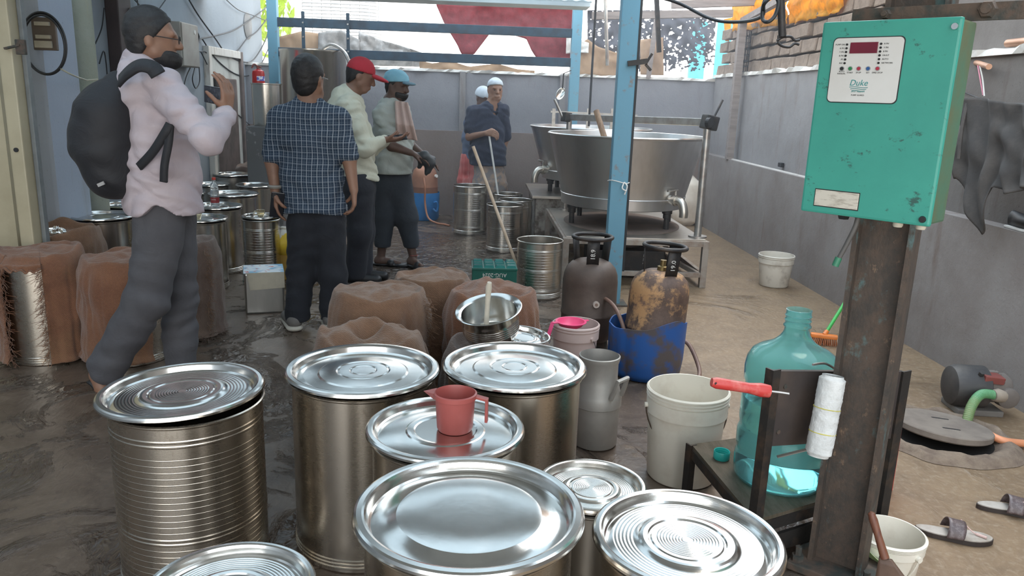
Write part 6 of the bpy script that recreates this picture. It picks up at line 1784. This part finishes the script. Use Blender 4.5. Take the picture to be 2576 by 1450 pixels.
# ---------------------------------------------------------------- the photographer with the backpack
def photographer():
    Y = 3.55
    P = lambda x, y, dy=0.0: at(x, y, Y + dy)
    root = Vector((P(420, 700).x, Y, 0))
    t = thing('person', 'walking man in a pale pink shirt and grey trousers photographing with a phone', 'person', root)
    hc = P(385, 96); fw = (.95, .28, -.04)
    sR, sL = P(414, 222, -.13), P(352, 212, .13)
    eR, wR = P(526, 356, -.30), P(570, 285, -.05)
    eL, wL = P(425, 335, .22), P(462, 312, .22)
    hipR, hipL = P(404, 560, -.08), P(432, 560, .10)
    knR, knL = P(372, 752, -.10), P(448, 735, .14)
    anR, anL = P(258, 928, -.04), P(456, 905, .16)
    b = Sdf(.0075)
    head(b, hc, fw, (-.05, 0, 1))
    nb = P(352, 172)
    b.cone(hc + Vector((-.02, 0, -.07)), nb, .056, .060, .03)
    b.chain([nb, P(385, 290), P(412, 500)], [.058, .09, .08], .03)
    for sh, el, wr in ((sR, eR, wR), (sL, eL, wL)):
        b.chain([sh, el, wr], [.045, .037, .026], .02)
    ph = at(538, 240, Y + .0)
    hand(b, wR, (.10, .06, 1.0), (-.75, .1, .15), (-.35, -.9, 0), .42, 1.0, .02, .9)
    hand(b, wL, (.8, .1, .3), (0, 0, -1), (0, -1, 0), .5)
    for hp, kn, an in ((hipR, knR, anR), (hipL, knL, anL)):
        b.chain([hp, kn, an], [.075, .055, .036], .02)
    tR = gz(268, 1000, .02)
    foot(b, anR + Vector((-.03, .0, -.03)), tR, .035)
    tL = Vector((anL.x + .16, anL.y + .02, .04)); foot(b, Vector((anL.x - .03, anL.y, .045)), tL, .035)
    b.mesh('body', SKIN, t, root)
    hair(HAIR, t, root, hc, fw, (-.05, 0, 1), 1.03, -.05, .035)
    # beard
    r, f, u = frame(fw); R = [[r[i], f[i], u[i]] for i in range(3)]
    bd = Sdf(.006); bd.ell(hc + f * .028 - u * .072, (.066, .076, .056), R); bd.ell(hc + f * .07 - u * .085, (.045, .045, .04), R)
    bd.plane(hc - u * .038 + f * .03, u + f * .22); bd.plane(hc - f * .012, -f)
    bd.ell(hc + f * .105 - u * .058, (.022, .03, .012), R, .01, True)
    bd.mesh('beard', HAIR, t, root, .003, 120, 2)
    gl = MB()
    for q_ in (-1, 1):
        c_ = hc + r * (.033 * q_) + f * .105 + u * .0
        gl.tube([c_ + r * (.022 * math.cos(a)) + u * (.017 * math.sin(a)) for a in [k * PI / 8 for k in range(16)]], .0018, 5, closed=True)
        gl.tube([c_ + r * (.02 * q_), hc + r * (.078 * q_) + f * .02 + u * .006, hc + r * (.078 * q_) - f * .02], .002, 5)
    gl.v = [tuple(Vector(v) - root) for v in gl.v]
    gl.build('glasses', BLACKM, t)
    # shirt
    SH = m_cloth('pale_pink_cotton', (.50, .435, .465), (.45, .39, .43))
    s = Sdf(.0085)
    side = Vector((-.25, .95, 0))
    s.chain([P(350, 182), P(372, 225), P(398, 330), P(408, 430), P(412, 520)], [.085, .125, .137, .148, .168], .05, side, 1.25)
    s.cone(sL, sR, .068, .068, .05)
    s.cone(sR, sR.lerp(eR, .5), .075, .066, .04); s.cone(sR.lerp(eR, .5), eR, .066, .056, .03); s.cone(eR, eR.lerp(wR, .9), .056, .042, .03); s.cone(eR.lerp(wR, .86), eR.lerp(wR, .95), .043, .043, .006)
    s.chain([sL, eL, eL.lerp(wL, .85)], [.072, .06, .045], .03)
    s.cone(P(345, 158), P(368, 172), .066, .074, .02, side, 1.1)
    hz0, hz1 = P(412, 528).z, P(412, 495).z
    x0 = P(325, 540).x; x1 = P(497, 520).x
    def hem(X, Yy, Z):
        u_ = np.clip((X - x0) / (x1 - x0), 0, 1)
        z = hz0 - .012 + (hz1 - hz0) * np.exp(-((u_ - .66) / .16) ** 2)
        return z - Z
    s.cutfn(hem)
    so = s.mesh('shirt', SH, t, root, .017, 40, .4, 1)
    c = Sdf(.006); c.cone(P(346, 152), P(372, 176), .062, .066, .01, side, 1.0); c.plane(P(358, 152), (.25, 0, 1)); c.plane(P(350, 182), (-.25, 0, -1))
    c.mesh('collar', SH, t, root)
    # trousers
    tr = Sdf(.0085)
    tr.cone(P(404, 515, -.05), P(424, 515, .05), .108, .108, .05)
    tr.chain([hipR, knR, anR + Vector((.02, 0, .01))], [.106, .090, .082], .04); tr.chain([hipL, knL, anL], [.106, .086, .078], .04)
    tr.plane(anR + Vector((-.045, 0, -.03)), anR - knR); tr.plane(Vector((0, 0, .035)), (0, 0, -1))
    tr.mesh('trousers', m_cloth('slate_grey_trouser', (.085, .085, .095), (.065, .065, .075)), t, root, .015, 26, 1.3, 1)
    # sandals
    for a_, c_ in ((anR + Vector((-.045, 0, -.065)), tR + Vector((.03, 0, -.02))), (Vector((anL.x - .06, anL.y, .012)), Vector((tL.x + .05, tL.y, .012)))):
        q = Sdf(.007); q.cone(Vector(a_), Vector(c_), .034, .042, .01, (0, 0, 1), .32); q.mesh('sandal', BLACKP, t, root)
    # wristwatch
    q = MB(); ax = (wR - eR).normalized(); x = Vector((0, 1, 0)).cross(ax).normalized(); y = ax.cross(x); c_ = wR - ax * .004
    q.tube([c_ + (x * math.cos(a) + y * math.sin(a)) * .031 - root for a in [k * PI / 10 for k in range(20)]], .007, 6, closed=True); q.build('watch', BLACKP, t)
    # phone in the hand
    pt = thing('phone', 'dark phone held up sideways by the walking man', 'phone', ph, (.0, .08, math.radians(-42)))
    q = MB(); q.box((0, 0, 0), (.150, .009, .074), None, .004); q.build('body', pm('phone_black', (.02, .022, .028), .2), pt, False)
    q = MB(); q.box((0, -.0052, 0), (.140, .001, .066)); q.build('screen', pm('phone_glass', (.05, .06, .075), .08, 0, (.12, .13, .15), 25, .5, .6), pt, False)
    # backpack
    bk = thing('backpack', 'black backpack worn by the walking photographer', 'backpack', root)
    BKM = m_cloth('black_nylon', (.014, .015, .019), (.022, .023, .028), .7)
    k = Sdf(.0085)
    o = Vector((-.035, -.02, 0))
    pts = [P(302, 215, -.06), P(272, 290, -.07), P(270, 370, -.07), P(296, 440, -.06)]
    k.chain(pts, [.065, .125, .135, .105], .06, side, 1.12)
    k.cone(P(225, 318, -.08), P(262, 452, -.07), .045, .045, .06, side, 1.5)
    k.ell(P(298, 452, -.06), (.085, .13, .065), None, .05)
    k.mesh('bag', BKM, bk, root, .008, 20, 2.2, 1)
    def strap(pts, w, nm='shoulder_strap', up=(0, -1, .2)):
        sp_ = spline(pts, 8); q = MB()
        vs, fs = [], []
        for i, p in enumerate(sp_):
            d = (sp_[min(i + 1, len(sp_) - 1)] - sp_[max(i - 1, 0)]).normalized()
            s_ = d.cross(Vector(up)).normalized() * w / 2
            vs += [p + s_ - root, p - s_ - root]
        fs = [(2 * i, 2 * i + 1, 2 * i + 3, 2 * i + 2) for i in range(len(sp_) - 1)]
        q.add(vs, fs); solidify(q.build(nm, BKM, bk), .012)
    strap([P(300, 205, -.19), P(322, 182, -.22), P(352, 165, -.235), P(382, 170, -.235), P(398, 188, -.24)], .062, up=(0, -.75, .65))
    strap([P(350, 420, -.20), P(385, 382, -.235), P(415, 335, -.255), P(428, 312, -.25)], .034, 'side_strap')
    strap([P(428, 312, -.25), P(424, 360, -.255), P(414, 415, -.25), P(412, 458, -.24)], .030, 'loose_strap')
    q = MB(); q.bar(P(246, 467, -.235) - root, P(262, 460, -.235) - root, .006, .014); q.build('zip_puller', pm('pale_puller', (.38, .38, .38), .5), bk, False)
    q = MB(); q.bar(P(199, 322, -.16) - root, P(210, 325, -.17) - root, .006, .006); q.build('logo_tab', CLOTH_W, bk, False)
photographer()

# ---------------------------------------------------------------- man in the plaid shirt, seen from behind
def plaid_man():
    Y = 4.76
    P = lambda x, y, dy=0.0: at(x, y, Y + dy)
    root = Vector((P(790, 700).x, Y, 0))
    t = thing('person', 'man in a navy plaid shirt and black trousers seen from behind', 'person', root)
    hc = P(778, 196); fw = (.38, .92, -.03)
    b = Sdf(.0075)
    head(b, hc, fw, (0, 0, 1), 1.03)
    nb = P(776, 262)
    b.cone(hc + Vector((0, 0, -.06)), nb, .056, .062, .03)
    sL, sR = P(702, 300), P(852, 304)
    eL, wL = P(684, 405, -.02), P(692, 482, -.06)
    eR, wR = P(878, 400, -.02), P(890, 478, -.05)
    b.chain([nb, P(778, 370), P(785, 500)], [.07, .10, .09], .04)
    b.chain([sL, eL, wL], [.047, .043, .027], .02); b.chain([sR, eR, wR], [.047, .043, .027], .02)
    hand(b, wL, (.04, -.05, -1), (.75, .5, 0), (.25, -.9, 0), .35, 1.05, .02, .7)
    hand(b, wR, (.02, -.05, -1), (-.9, .2, 0), (-.2, .95, 0), .55, 1.05, .0, .7)
    aL, aR = P(748, 800, -.05), P(836, 790, 0)
    aL.z, aR.z = .09, .09
    b.chain([P(765, 560), P(757, 680), aL], [.08, .06, .045], .02); b.chain([P(825, 560), P(838, 680), aR], [.08, .06, .045], .02)
    b.mesh('body', SKIN, t, root)
    hair(HAIR, t, root, hc, fw, (0, 0, 1), 1.06, -.075, .05)
    PL = m_plaid()
    s = Sdf(.0085); w = Vector((1, 0, 0))
    s.chain([P(777, 300), P(780, 345), P(782, 440), P(792, 525)], [.118, .128, .126, .138], .05, w, 1.42)
    s.cone(P(776, 262), P(778, 300), .055, .10, .05, w, 1.5)
    s.cone(sL, sR, .062, .062, .05)
    s.cone(sL, sL.lerp(eL, .86), .070, .064, .035); s.cone(sR, sR.lerp(eR, .86), .070, .066, .035)
    hz = P(790, 540).z
    s.cutfn(lambda X, Yy, Z: (hz + .025 * np.cos((X - root.x) * 9)) - Z)
    s.mesh('shirt', PL, t, root, .012, 30, 2.0, 1)
    c = Sdf(.006); c.cone(P(776, 258), P(778, 272), .060, .068, .01); c.plane(P(778, 252), (0, .25, 1)); c.plane(P(778, 278), (0, 0, -1)); c.mesh('collar', PL, t, root)
    BT = m_cloth('black_trouser', (.012, .014, .020), (.018, .020, .026))
    tr = Sdf(.0085)
    tr.cone(P(772, 520), P(814, 520), .102, .102, .04)
    tr.chain([P(766, 560), P(757, 690), Vector((aL.x, aL.y, .075))], [.108, .082, .076], .045); tr.chain([P(826, 560), P(838, 690), Vector((aR.x, aR.y, .075))], [.108, .084, .078], .045)
    tr.plane((0, 0, .055), (0, 0, -1))
    tr.mesh('trousers', BT, t, root, .012, 26, .7, 1)
    for a_, dx in ((aL, -.09), (aR, -.05)):
        c_ = Vector((a_.x - .008, a_.y + .01, 0))
        sh = Sdf(.007); sh.cone(Vector((c_.x, c_.y - .05, .055)), Vector((c_.x + dx, c_.y + .13, .045)), .045, .040, .02, (0, 0, 1), .9); sh.cone((c_.x, c_.y - .04, .07), (c_.x, c_.y - .01, .085), .042, .040, .02); sh.plane((0, 0, .025), (0, 0, -1)); so = sh.mesh('shoe', pm('grey_sneaker', (.16, .15, .14), .8), t, root)
        sl = Sdf(.007); sl.cone(Vector((c_.x, c_.y - .055, .02)), Vector((c_.x + dx, c_.y + .14, .02)), .052, .046, .02, (0, 0, 1), .42); sl.plane((0, 0, .001), (0, 0, -1)); sl.mesh('sole', pm('cream_sole', (.52, .49, .42), .7), t, root)
    q = MB(); c_ = wL + Vector((0, 0, .03)) - root
    q.tube([c_ + Vector((.033 * math.cos(a), .033 * math.sin(a), 0)) for a in [k * PI / 10 for k in range(20)]], .011, 6, closed=True); q.build('wristband', pm('grey_band', (.30, .28, .25), .6), t)
    r, f, u = frame(fw)
    gl = MB()
    for q_ in (-1, 1):
        gl.tube([hc + r * (.055 * q_) + f * .11 - root, hc + r * (.082 * q_) + f * .03 + u * .004 - root, hc + r * (.082 * q_) - f * .015 - root], .0022, 5)
    gl.tube([hc - r * .055 + f * .11 - root, hc + r * .055 + f * .11 - root], .002, 5)
    gl.build('glasses', GALV, t)
    p = P(697, 516, -.085)
    pt = thing('phone', 'black phone held low by the man in the plaid shirt', 'phone', p, (0.1, .12, .3))
    q = MB(); q.box((0, 0, 0), (.078, .010, .155), None, .005); q.build('case', MATS['phone_black'], pt, False)
    q = MB(); q.box((-.022, -.0055, .055), (.022, .003, .028), None, .002); q.build('camera_bump', BLACKP, pt, False)
plaid_man()

# ---------------------------------------------------------------- man in the red cap
def cap_man():
    Y = 5.95
    P = lambda x, y, dy=0.0: at(x, y, Y + dy)
    root = Vector((P(900, 650).x, Y, 0))
    t = thing('person', 'man in a cream shirt and red cap looking down at his hands', 'person', root)
    hc = P(908, 190); fw = (.86, .10, -.32); up = (.3, 0, 1)
    b = Sdf(.008)
    head(b, hc, fw, up)
    nb = P(878, 238)
    b.cone(hc + Vector((-.03, 0, -.055)), nb, .056, .062, .03)
    b.chain([nb, P(880, 340), P(905, 450)], [.07, .10, .09], .04)
    sR, sL = P(878, 268, -.15), P(890, 262, .15)
    eR, wR = P(918, 372, -.20), P(968, 352, -.12)
    eL, wL = P(930, 375, .16), P(975, 350, .06)
    b.chain([sR, eR, wR], [.045, .038, .026], .02); b.chain([sL, eL, wL], [.045, .038, .026], .02)
    hand(b, wR, (.95, .2, .05), (0, .3, .9), (.1, -.9, .3), .35); hand(b, wL, (.95, -.1, .0), (0, 0, 1), (.1, -.95, .2), .35)
    aL, aR = P(912, 680, .12), P(893, 690, -.02)
    aL.z = aR.z = .09
    b.chain([P(900, 470, -.07), P(905, 580, -.06), aR], [.08, .06, .042], .02); b.chain([P(905, 470, .08), P(912, 580, .1), aL], [.08, .06, .042], .02)
    b.mesh('body', m_skin('warm_brown_skin', (.24, .13, .09)), t, root)
    hair(HAIR, t, root, hc, fw, up, .99, -.07, .02, top=.035)
    r, f, u = frame(fw, up); R = [[r[i], f[i], u[i]] for i in range(3)]
    RC = m_cloth('red_cap_cotton', (.42, .03, .045), (.36, .025, .035))
    c = Sdf(.007); c.ell(hc + u * .035 - f * .012, (.088, .106, .098), R); c.plane(hc + u * .028, -u + f * .1)
    cp = c.mesh('cap', RC, t, root)
    c = Sdf(.006); c.ell(hc + u * .03 + f * .12, (.072, .085, .018), R); c.plane(hc + f * .075, -f); c.mesh('cap_brim', RC, t, root)
    CR = m_cloth('cream_linen', (.60, .60, .49), (.53, .53, .43))
    s = Sdf(.009); sd = Vector((.1, 1, 0))
    s.chain([P(872, 250), P(868, 300), P(885, 380), P(906, 452)], [.11, .150, .150, .140], .05, sd, 1.12)
    s.cone(sR, sL, .07, .07, .05)
    s.chain([sR, sR.lerp(eR, .5), eR, eR.lerp(wR, .8)], [.078, .070, .064, .048], .035); s.chain([sL, eL, eL.lerp(wL, .8)], [.072, .06, .046], .03)
    hz = P(905, 452).z
    s.cutfn(lambda X, Yy, Z: (hz + .03 * np.cos((X - root.x) * 12)) - Z)
    s.mesh('shirt', CR, t, root, .017, 36, 3.1, 1)
    c = Sdf(.007); c.cone(P(872, 228), P(884, 244), .062, .068, .01); c.plane(P(876, 226), (.3, 0, 1)); c.plane(P(880, 250), (-.3, 0, -1)); c.mesh('collar', CR, t, root)
    tr = Sdf(.009); tr.cone(P(900, 455, -.06), P(905, 455, .06), .112, .112, .04)
    tr.chain([P(902, 480, -.07), P(905, 585, -.06), Vector((aR.x, aR.y, .06))], [.115, .088, .08], .05); tr.chain([P(908, 480, .08), P(913, 585, .1), Vector((aL.x, aL.y, .06))], [.112, .086, .078], .05)
    tr.plane((0, 0, .045), (0, 0, -1)); tr.mesh('trousers', m_cloth('charcoal_trouser', (.020, .022, .030), (.028, .030, .038)), t, root, .006, 20, 1.7, 1)
    for a_ in (aR, aL):
        q = Sdf(.008); q.cone((a_.x - .05, a_.y, .05), (a_.x + .17, a_.y + .01, .035), .044, .036, .02); q.plane((0, 0, .002), (0, 0, -1)); q.mesh('shoe', BLACKP, t, root)
    q = MB(); q.bar(P(1003, 342, -.02) - root, P(988, 350, -.05) - root, .05, .008); 
    pt = thing('phone', 'dark phone looked at by the man in the red cap', 'phone', P(1000, 346, -.03), (.5, -.1, .2))
    q = MB(); q.box((0, 0, 0), (.14, .07, .008), None, .003); q.build('body', MATS['phone_black'], pt, False)
cap_man()

# ---------------------------------------------------------------- worker in the blue cap with a towel
def cap_worker():
    Y = 6.62
    P = lambda x, y, dy=0.0: at(x, y, Y + dy)
    root = Vector((P(995, 600).x, Y, 0))
    t = thing('person', 'bearded worker in a light blue cap with a towel over his shoulder', 'person', root)
    hc = P(1000, 216); fw = (.80, -.50, -.12)
    b = Sdf(.008)
    head(b, hc, fw, (0, 0, 1), 1.0)
    nb = P(982, 262)
    b.cone(hc + Vector((-.02, 0, -.055)), nb, .058, .064, .03)
    b.chain([nb, P(988, 350), P(988, 440)], [.07, .10, .09], .04)
    sL, sR = P(1012, 285, .13), P(962, 290, -.12)
    eR, wR = P(985, 368, -.18), P(1035, 385, -.22)
    eL, wL = P(1030, 362, .10), P(1062, 388, -.05)
    b.chain([sR, eR, wR], [.046, .040, .027], .02); b.chain([sL, eL, wL], [.046, .040, .027], .02)
    hand(b, wR, (.9, -.1, -.3), (0, .4, -.9), (.1, -.9, -.2), .4); hand(b, wL, (.85, -.2, -.45), (0, 0, -1), (.0, -.95, .2), .4)
    aB, aF = P(958, 645, .0), P(1040, 650, .0)
    aB.z = aF.z = .075
    b.chain([P(975, 470), P(970, 560), aB], [.08, .055, .034], .02); b.chain([P(1000, 470), P(1020, 560), aF], [.08, .055, .034], .02)
    for a_, dx in ((aB, .20), (aF, .10)):
        foot(b, (a_.x - .025, a_.y, .045), (a_.x + dx * .8, a_.y - (.04 if dx > .15 else .14), .032), .036)
    b.mesh('body', SKIN_D, t, root)
    hair(HAIR, t, root, hc, fw, (0, 0, 1), .99, -.06, .03, top=.035)
    r, f, u = frame(fw); R = [[r[i], f[i], u[i]] for i in range(3)]
    bd = Sdf(.0065); bd.ell(hc + f * .026 - u * .062, (.070, .080, .064), R); bd.plane(hc - u * .036, u + f * .15); bd.plane(hc - f * .02, -f); bd.mesh('beard', HAIR, t, root)
    BC = m_cloth('light_blue_cap', (.24, .52, .66), (.34, .60, .72))
    c = Sdf(.0065); c.ell(hc + u * .052 - f * .018, (.092, .112, .080), R); c.plane(hc + u * .030, -u + f * .15); c.mesh('cap', BC, t, root, .004, 60, 1)
    c = Sdf(.006); c.ell(hc + u * .034 + f * .115, (.062, .055, .014), R); c.plane(hc + f * .07, -f); c.mesh('cap_brim', pm('grey_blue_brim', (.15, .26, .33), .8), t, root)
    GS_ = m_cloth('light_grey_shirt', (.42, .45, .42), (.36, .39, .36))
    s = Sdf(.009); sd = Vector((.5, .85, 0))
    s.chain([P(985, 275), P(988, 320), P(990, 380), P(990, 432)], [.115, .145, .150, .150], .05, sd, 1.15)
    s.cone(sR, sL, .07, .07, .05)
    s.cone(sR, sR.lerp(eR, .75), .074, .066, .035); s.cone(sL, sL.lerp(eL, .75), .074, .066, .035)
    s.plane((0, 0, P(990, 436).z), (0, 0, -1)); s.mesh('shirt', GS_, t, root, .016, 36, 4.4, 1)
    c = Sdf(.007); c.cone(P(978, 256), P(988, 270), .064, .072, .01); c.plane(P(980, 254), (.35, 0, 1)); c.plane(P(984, 276), (-.35, 0, -1)); c.mesh('collar', GS_, t, root)
    tr = Sdf(.009); tr.cone(P(980, 440), P(998, 440), .11, .11, .04)
    kB, kF = P(968, 545), P(1022, 545)
    tr.chain([P(975, 470), kB, P(962, 615)], [.120, .088, .070], .05); tr.chain([P(1004, 470), kF, P(1034, 612)], [.120, .092, .070], .05)
    tr.cone(kF + Vector((.02, -.03, .06)), kF + Vector((.05, -.03, -.02)), .06, .05, .03)
    tr.plane((0, 0, P(990, 622).z), (0, 0, -1)); tr.mesh('trousers', m_cloth('dark_cargo_trouser', (.026, .032, .042), (.036, .042, .052)), t, root, .007, 22, 2.7, 1)
    for a_, dx in ((aB, .20), (aF, .10)):
        e_ = Vector((a_.x + dx, a_.y - (.05 if dx > .15 else .17), .018))
        q = Sdf(.007); q.cone((a_.x - .06, a_.y + .02, .014), e_, .042, .048, .01, (0, 0, 1), .35); q.cone(Vector((a_.x, a_.y, .03)).lerp(e_, .45) + Vector((0, -.030, .008)), Vector((a_.x, a_.y, .03)).lerp(e_, .55) + Vector((0, .030, .008)), .034, .034, .02); q.plane((0, 0, .001), (0, 0, -1)); q.mesh('slipper', BLACKP, t, root)
    q = MB(); q.tube([Vector((a_.x, a_.y, .10)) + Vector((.038 * math.cos(k * PI / 8), .038 * math.sin(k * PI / 8), 0)) - root for k in range(16)], .004, 5, closed=True); q.build('anklet', pm('maroon_thread', (.25, .06, .05), .7), t)
    # towel
    tw = thing('towel', 'pinkish tan towel hanging over the shoulder of the bearded worker', 'towel', root)
    def fn(a, v):
        if v < .28:
            k_ = v / .28; p = P(985 + 26 * k_, 300 - 45 * k_ , .20 - .30 * k_)
        else:
            k_ = (v - .28) / .72; p = P(1010 + 14 * k_, 255 + 95 * k_, -.10 - .22 * min(1, k_ * 1.6) + .05 * k_)
        w_ = .045 + .05 * v
        return p + Vector((.9, -.1, -.10)) * ((a - .5) * 2 * w_) + Vector((0, -.016 * math.sin(a * 15) - .01, .0)) - root
    q = MB(); q.grid(fn, 22, 34); solidify(q.build('cloth', m_cloth('tan_towelling', (.52, .38, .33), (.46, .33, .29)), tw), .006)
    # dark rubber gloves in his hands
    g = Sdf(.008)
    g.chain([P(1048, 392, -.20), P(1068, 396, -.22), P(1082, 410, -.2), P(1078, 432, -.18)], [.028, .045, .04, .02], .03); g.cone(P(1070, 392, -.2), P(1088, 400, -.16), .03, .028, .02); g.cone(P(1060, 400, -.2), P(1055, 420, -.18), .03, .02, .02); g.cone(P(1076, 420, -.2), P(1072, 440, -.19), .022, .012, .02)
    gt = thing('rubber_glove', 'crumpled dark glove held by the bearded worker', 'glove', root)
    g.mesh('glove', pm('dark_grey_rubber', (.05, .055, .06), .5), gt, root, .008, 40, 1, 1)
cap_worker()

# ---------------------------------------------------------------- stirrer in the dark smock, and the colleague behind him
def stirrer():
    Y = 8.75
    P = lambda x, y, dy=0.0: at(x, y, Y + dy)
    root = Vector((P(1235, 500).x, Y, 0))
    t = thing('person', 'man in a white skull cap and long dark smock holding a pole', 'person', root)
    hc = P(1246, 226); fw = (.25, -.95, -.05)
    b = Sdf(.008)
    head(b, hc, fw)
    nb = P(1238, 264)
    b.cone(hc + Vector((0, .01, -.05)), nb, .054, .062, .03)
    b.chain([nb, P(1230, 340), P(1230, 420)], [.07, .10, .09], .04)
    sR, sL = P(1190, 282), P(1264, 278)
    eR, wR = P(1180, 345, -.05), P(1222, 335, -.22)
    eL, wL = P(1272, 350, .05), P(1262, 400, .02)
    b.chain([sR, eR, wR], [.046, .040, .027], .02); b.chain([sL, eL, wL], [.045, .038, .026], .02)
    hand(b, wR, (.85, -.3, .05), (.1, .3, -.9), (.2, .1, .9), .6); hand(b, wL, (0, -.1, -1), (-.8, 0, 0), (0, -1, 0), .4)
    b.chain([P(1218, 430), P(1218, 500), Vector((P(1218, 500).x, Y, .08))], [.08, .06, .04], .02); b.chain([P(1252, 430), P(1252, 500), Vector((P(1252, 500).x, Y, .08))], [.08, .06, .04], .02)
    for px in (1218, 1252):
        x = P(px, 500).x; foot(b, (x, Y + .02, .04), (x, Y - .17, .032))
    b.mesh('body', SKIN, t, root)
    r, f, u = frame(fw); R = [[r[i], f[i], u[i]] for i in range(3)]
    for q_ in (-1, 1):
        e = MB(); c_ = hc + r * (.032 * q_) + f * .080 + u * .002 - root
        e.lathe([(0, -.008), (.006, -.006), (.0085, 0), (.006, .006), (0, .008)], 10, c_); e.build('eye', pm('dark_eye', (.03, .02, .018), .2), t)
    c = Sdf(.0065); c.ell(hc + u * .045 - f * .012, (.086, .104, .086), R); c.plane(hc + u * .038, -u + f * .25); c.mesh('cap', pm('white_knit_cap', (.52, .58, .64), .9), t, root, .003, 70, 2)
    hair(HAIR, t, root, hc, fw, (0, 0, 1), .99, -.035, -.01, top=.045)
    SM = m_cloth('dark_navy_smock', (.020, .026, .048), (.030, .036, .060))
    s = Sdf(.009); w = Vector((1, .1, 0))
    s.chain([P(1234, 282), P(1230, 330), P(1226, 380), P(1228, 420)], [.115, .135, .150, .160], .05, w, 1.3)
    s.cone(sR, sL, .062, .062, .05); s.cone(P(1240, 262), P(1236, 285), .055, .09, .04, w, 1.3)
    s.cone(sR, sR.lerp(eR, .72), .075, .072, .035); s.cone(sL, sL.lerp(eL, .9), .072, .068, .035)
    s.plane((0, 0, P(1230, 416).z), (0, 0, -1)); s.ell(P(1247, 272, -.13), (.035, .09, .075), None, .01, True)
    s.mesh('smock', SM, t, root, .015, 32, 5.0, 1)
    lg = Sdf(.009); lg.chain([P(1230, 410), P(1232, 470), Vector((P(1234, 470).x, Y, .30))], [.135, .15, .155], .05, w, 1.25); lg.plane((0, 0, .28), (0, 0, -1))
    lg.mesh('lungi', pm('patterned_lungi', (.22, .20, .20), .9, 0, (.36, .26, .20), 16, .45, .55), t, root, .01, 24, 1, 1)
    # second worker behind
    Y2 = 9.28
    Q = lambda x, y: at(x, y, Y2)
    r2 = Vector((Q(1205, 450).x, Y2, 0))
    t2 = thing('person', 'worker in a white cap and red lungi mostly hidden behind the smocked man', 'person', r2)
    h2 = Q(1216, 246); f2 = (.6, -.75, -.25)
    b = Sdf(.009); head(b, h2, f2); nb2 = Q(1204, 285)
    b.cone(h2 + Vector((0, 0, -.05)), nb2, .055, .06, .03); b.chain([nb2, Q(1200, 350), Q(1196, 420)], [.07, .1, .09], .04)
    s1, e1, w1 = Q(1182, 310), Q(1188, 365), Q(1215, 370); s2_, e2, w2 = Q(1225, 305), Q(1235, 360), Q(1225, 390)
    b.chain([s1, e1, w1], [.045, .038, .026], .02); b.chain([s2_, e2, w2], [.045, .038, .026], .02); hand(b, w1, (.9, -.2, 0), (0, 0, -1), (0, -.9, .3), .5); hand(b, w2, (0, 0, -1), (-1, 0, 0), (0, -1, 0), .5)
    for px in (1185, 1208):
        x = Q(px, 480).x; b.chain([Q(px, 430), Q(px, 480), Vector((x, Y2, .08))], [.08, .06, .04], .02); foot(b, (x, Y2 + .02, .04), (x, Y2 - .17, .032))
    b.mesh('body', SKIN_D, t2, r2)
    rr, ff_, uu = frame(f2); RR = [[rr[i], ff_[i], uu[i]] for i in range(3)]
    c = Sdf(.007); c.ell(h2 + uu * .035 - ff_ * .012, (.090, .108, .098), RR); c.plane(h2 + uu * .012, -uu); c.mesh('cap', MATS['white_knit_cap'], t2, r2)
    s = Sdf(.01); s.chain([Q(1203, 300), Q(1200, 350), Q(1198, 408)], [.12, .14, .14], .05, (1, 0, 0), 1.2); s.cone(s1, s2_, .06, .06, .05); s.cone(s1, s1.lerp(e1, .6), .07, .06, .03); s.cone(s2_, s2_.lerp(e2, .6), .07, .06, .03); s.plane((0, 0, Q(1200, 405).z), (0, 0, -1)); s.mesh('shirt', m_cloth('dull_blue_vest', (.10, .13, .20)), t2, r2, .008, 26, 6)
    lg = Sdf(.01); lg.chain([Q(1188, 400), Q(1186, 460), Vector((Q(1186, 460).x, Y2, .25))], [.125, .14, .15], .05, (1, 0, 0), 1.15); lg.plane((0, 0, .24), (0, 0, -1)); lg.mesh('lungi', pm('red_striped_lungi', (.42, .08, .07), .9, 0, (.50, .20, .18), 5, stretch=(9, 9, .1)), t2, r2, .010, 24, 2)
stirrer()

# ------------------------------------------------------------------ thin haze of steam and dust towards the bright back of the shed
def haze():
    m = bpy.data.materials.new('steam_haze'); m.use_nodes = True
    nt = m.node_tree; nt.nodes.clear()
    out = nt.nodes.new('ShaderNodeOutputMaterial'); v = nt.nodes.new('ShaderNodeVolumeScatter')
    v.inputs['Color'].default_value = (.80, .88, 1.0, 1); v.inputs['Density'].default_value = .024; v.inputs['Anisotropy'].default_value = .35
    nt.links.new(v.outputs[0], out.inputs['Volume'])
    q = MB(); q.span((-2.78, 5.2, .01), (2.9, 9.66, 2.34))
    o = q.build('steam_haze', m, None, False)
    tag(o, 'thin bluish haze of steam before the back wall', 'haze', kind='stuff')
haze()
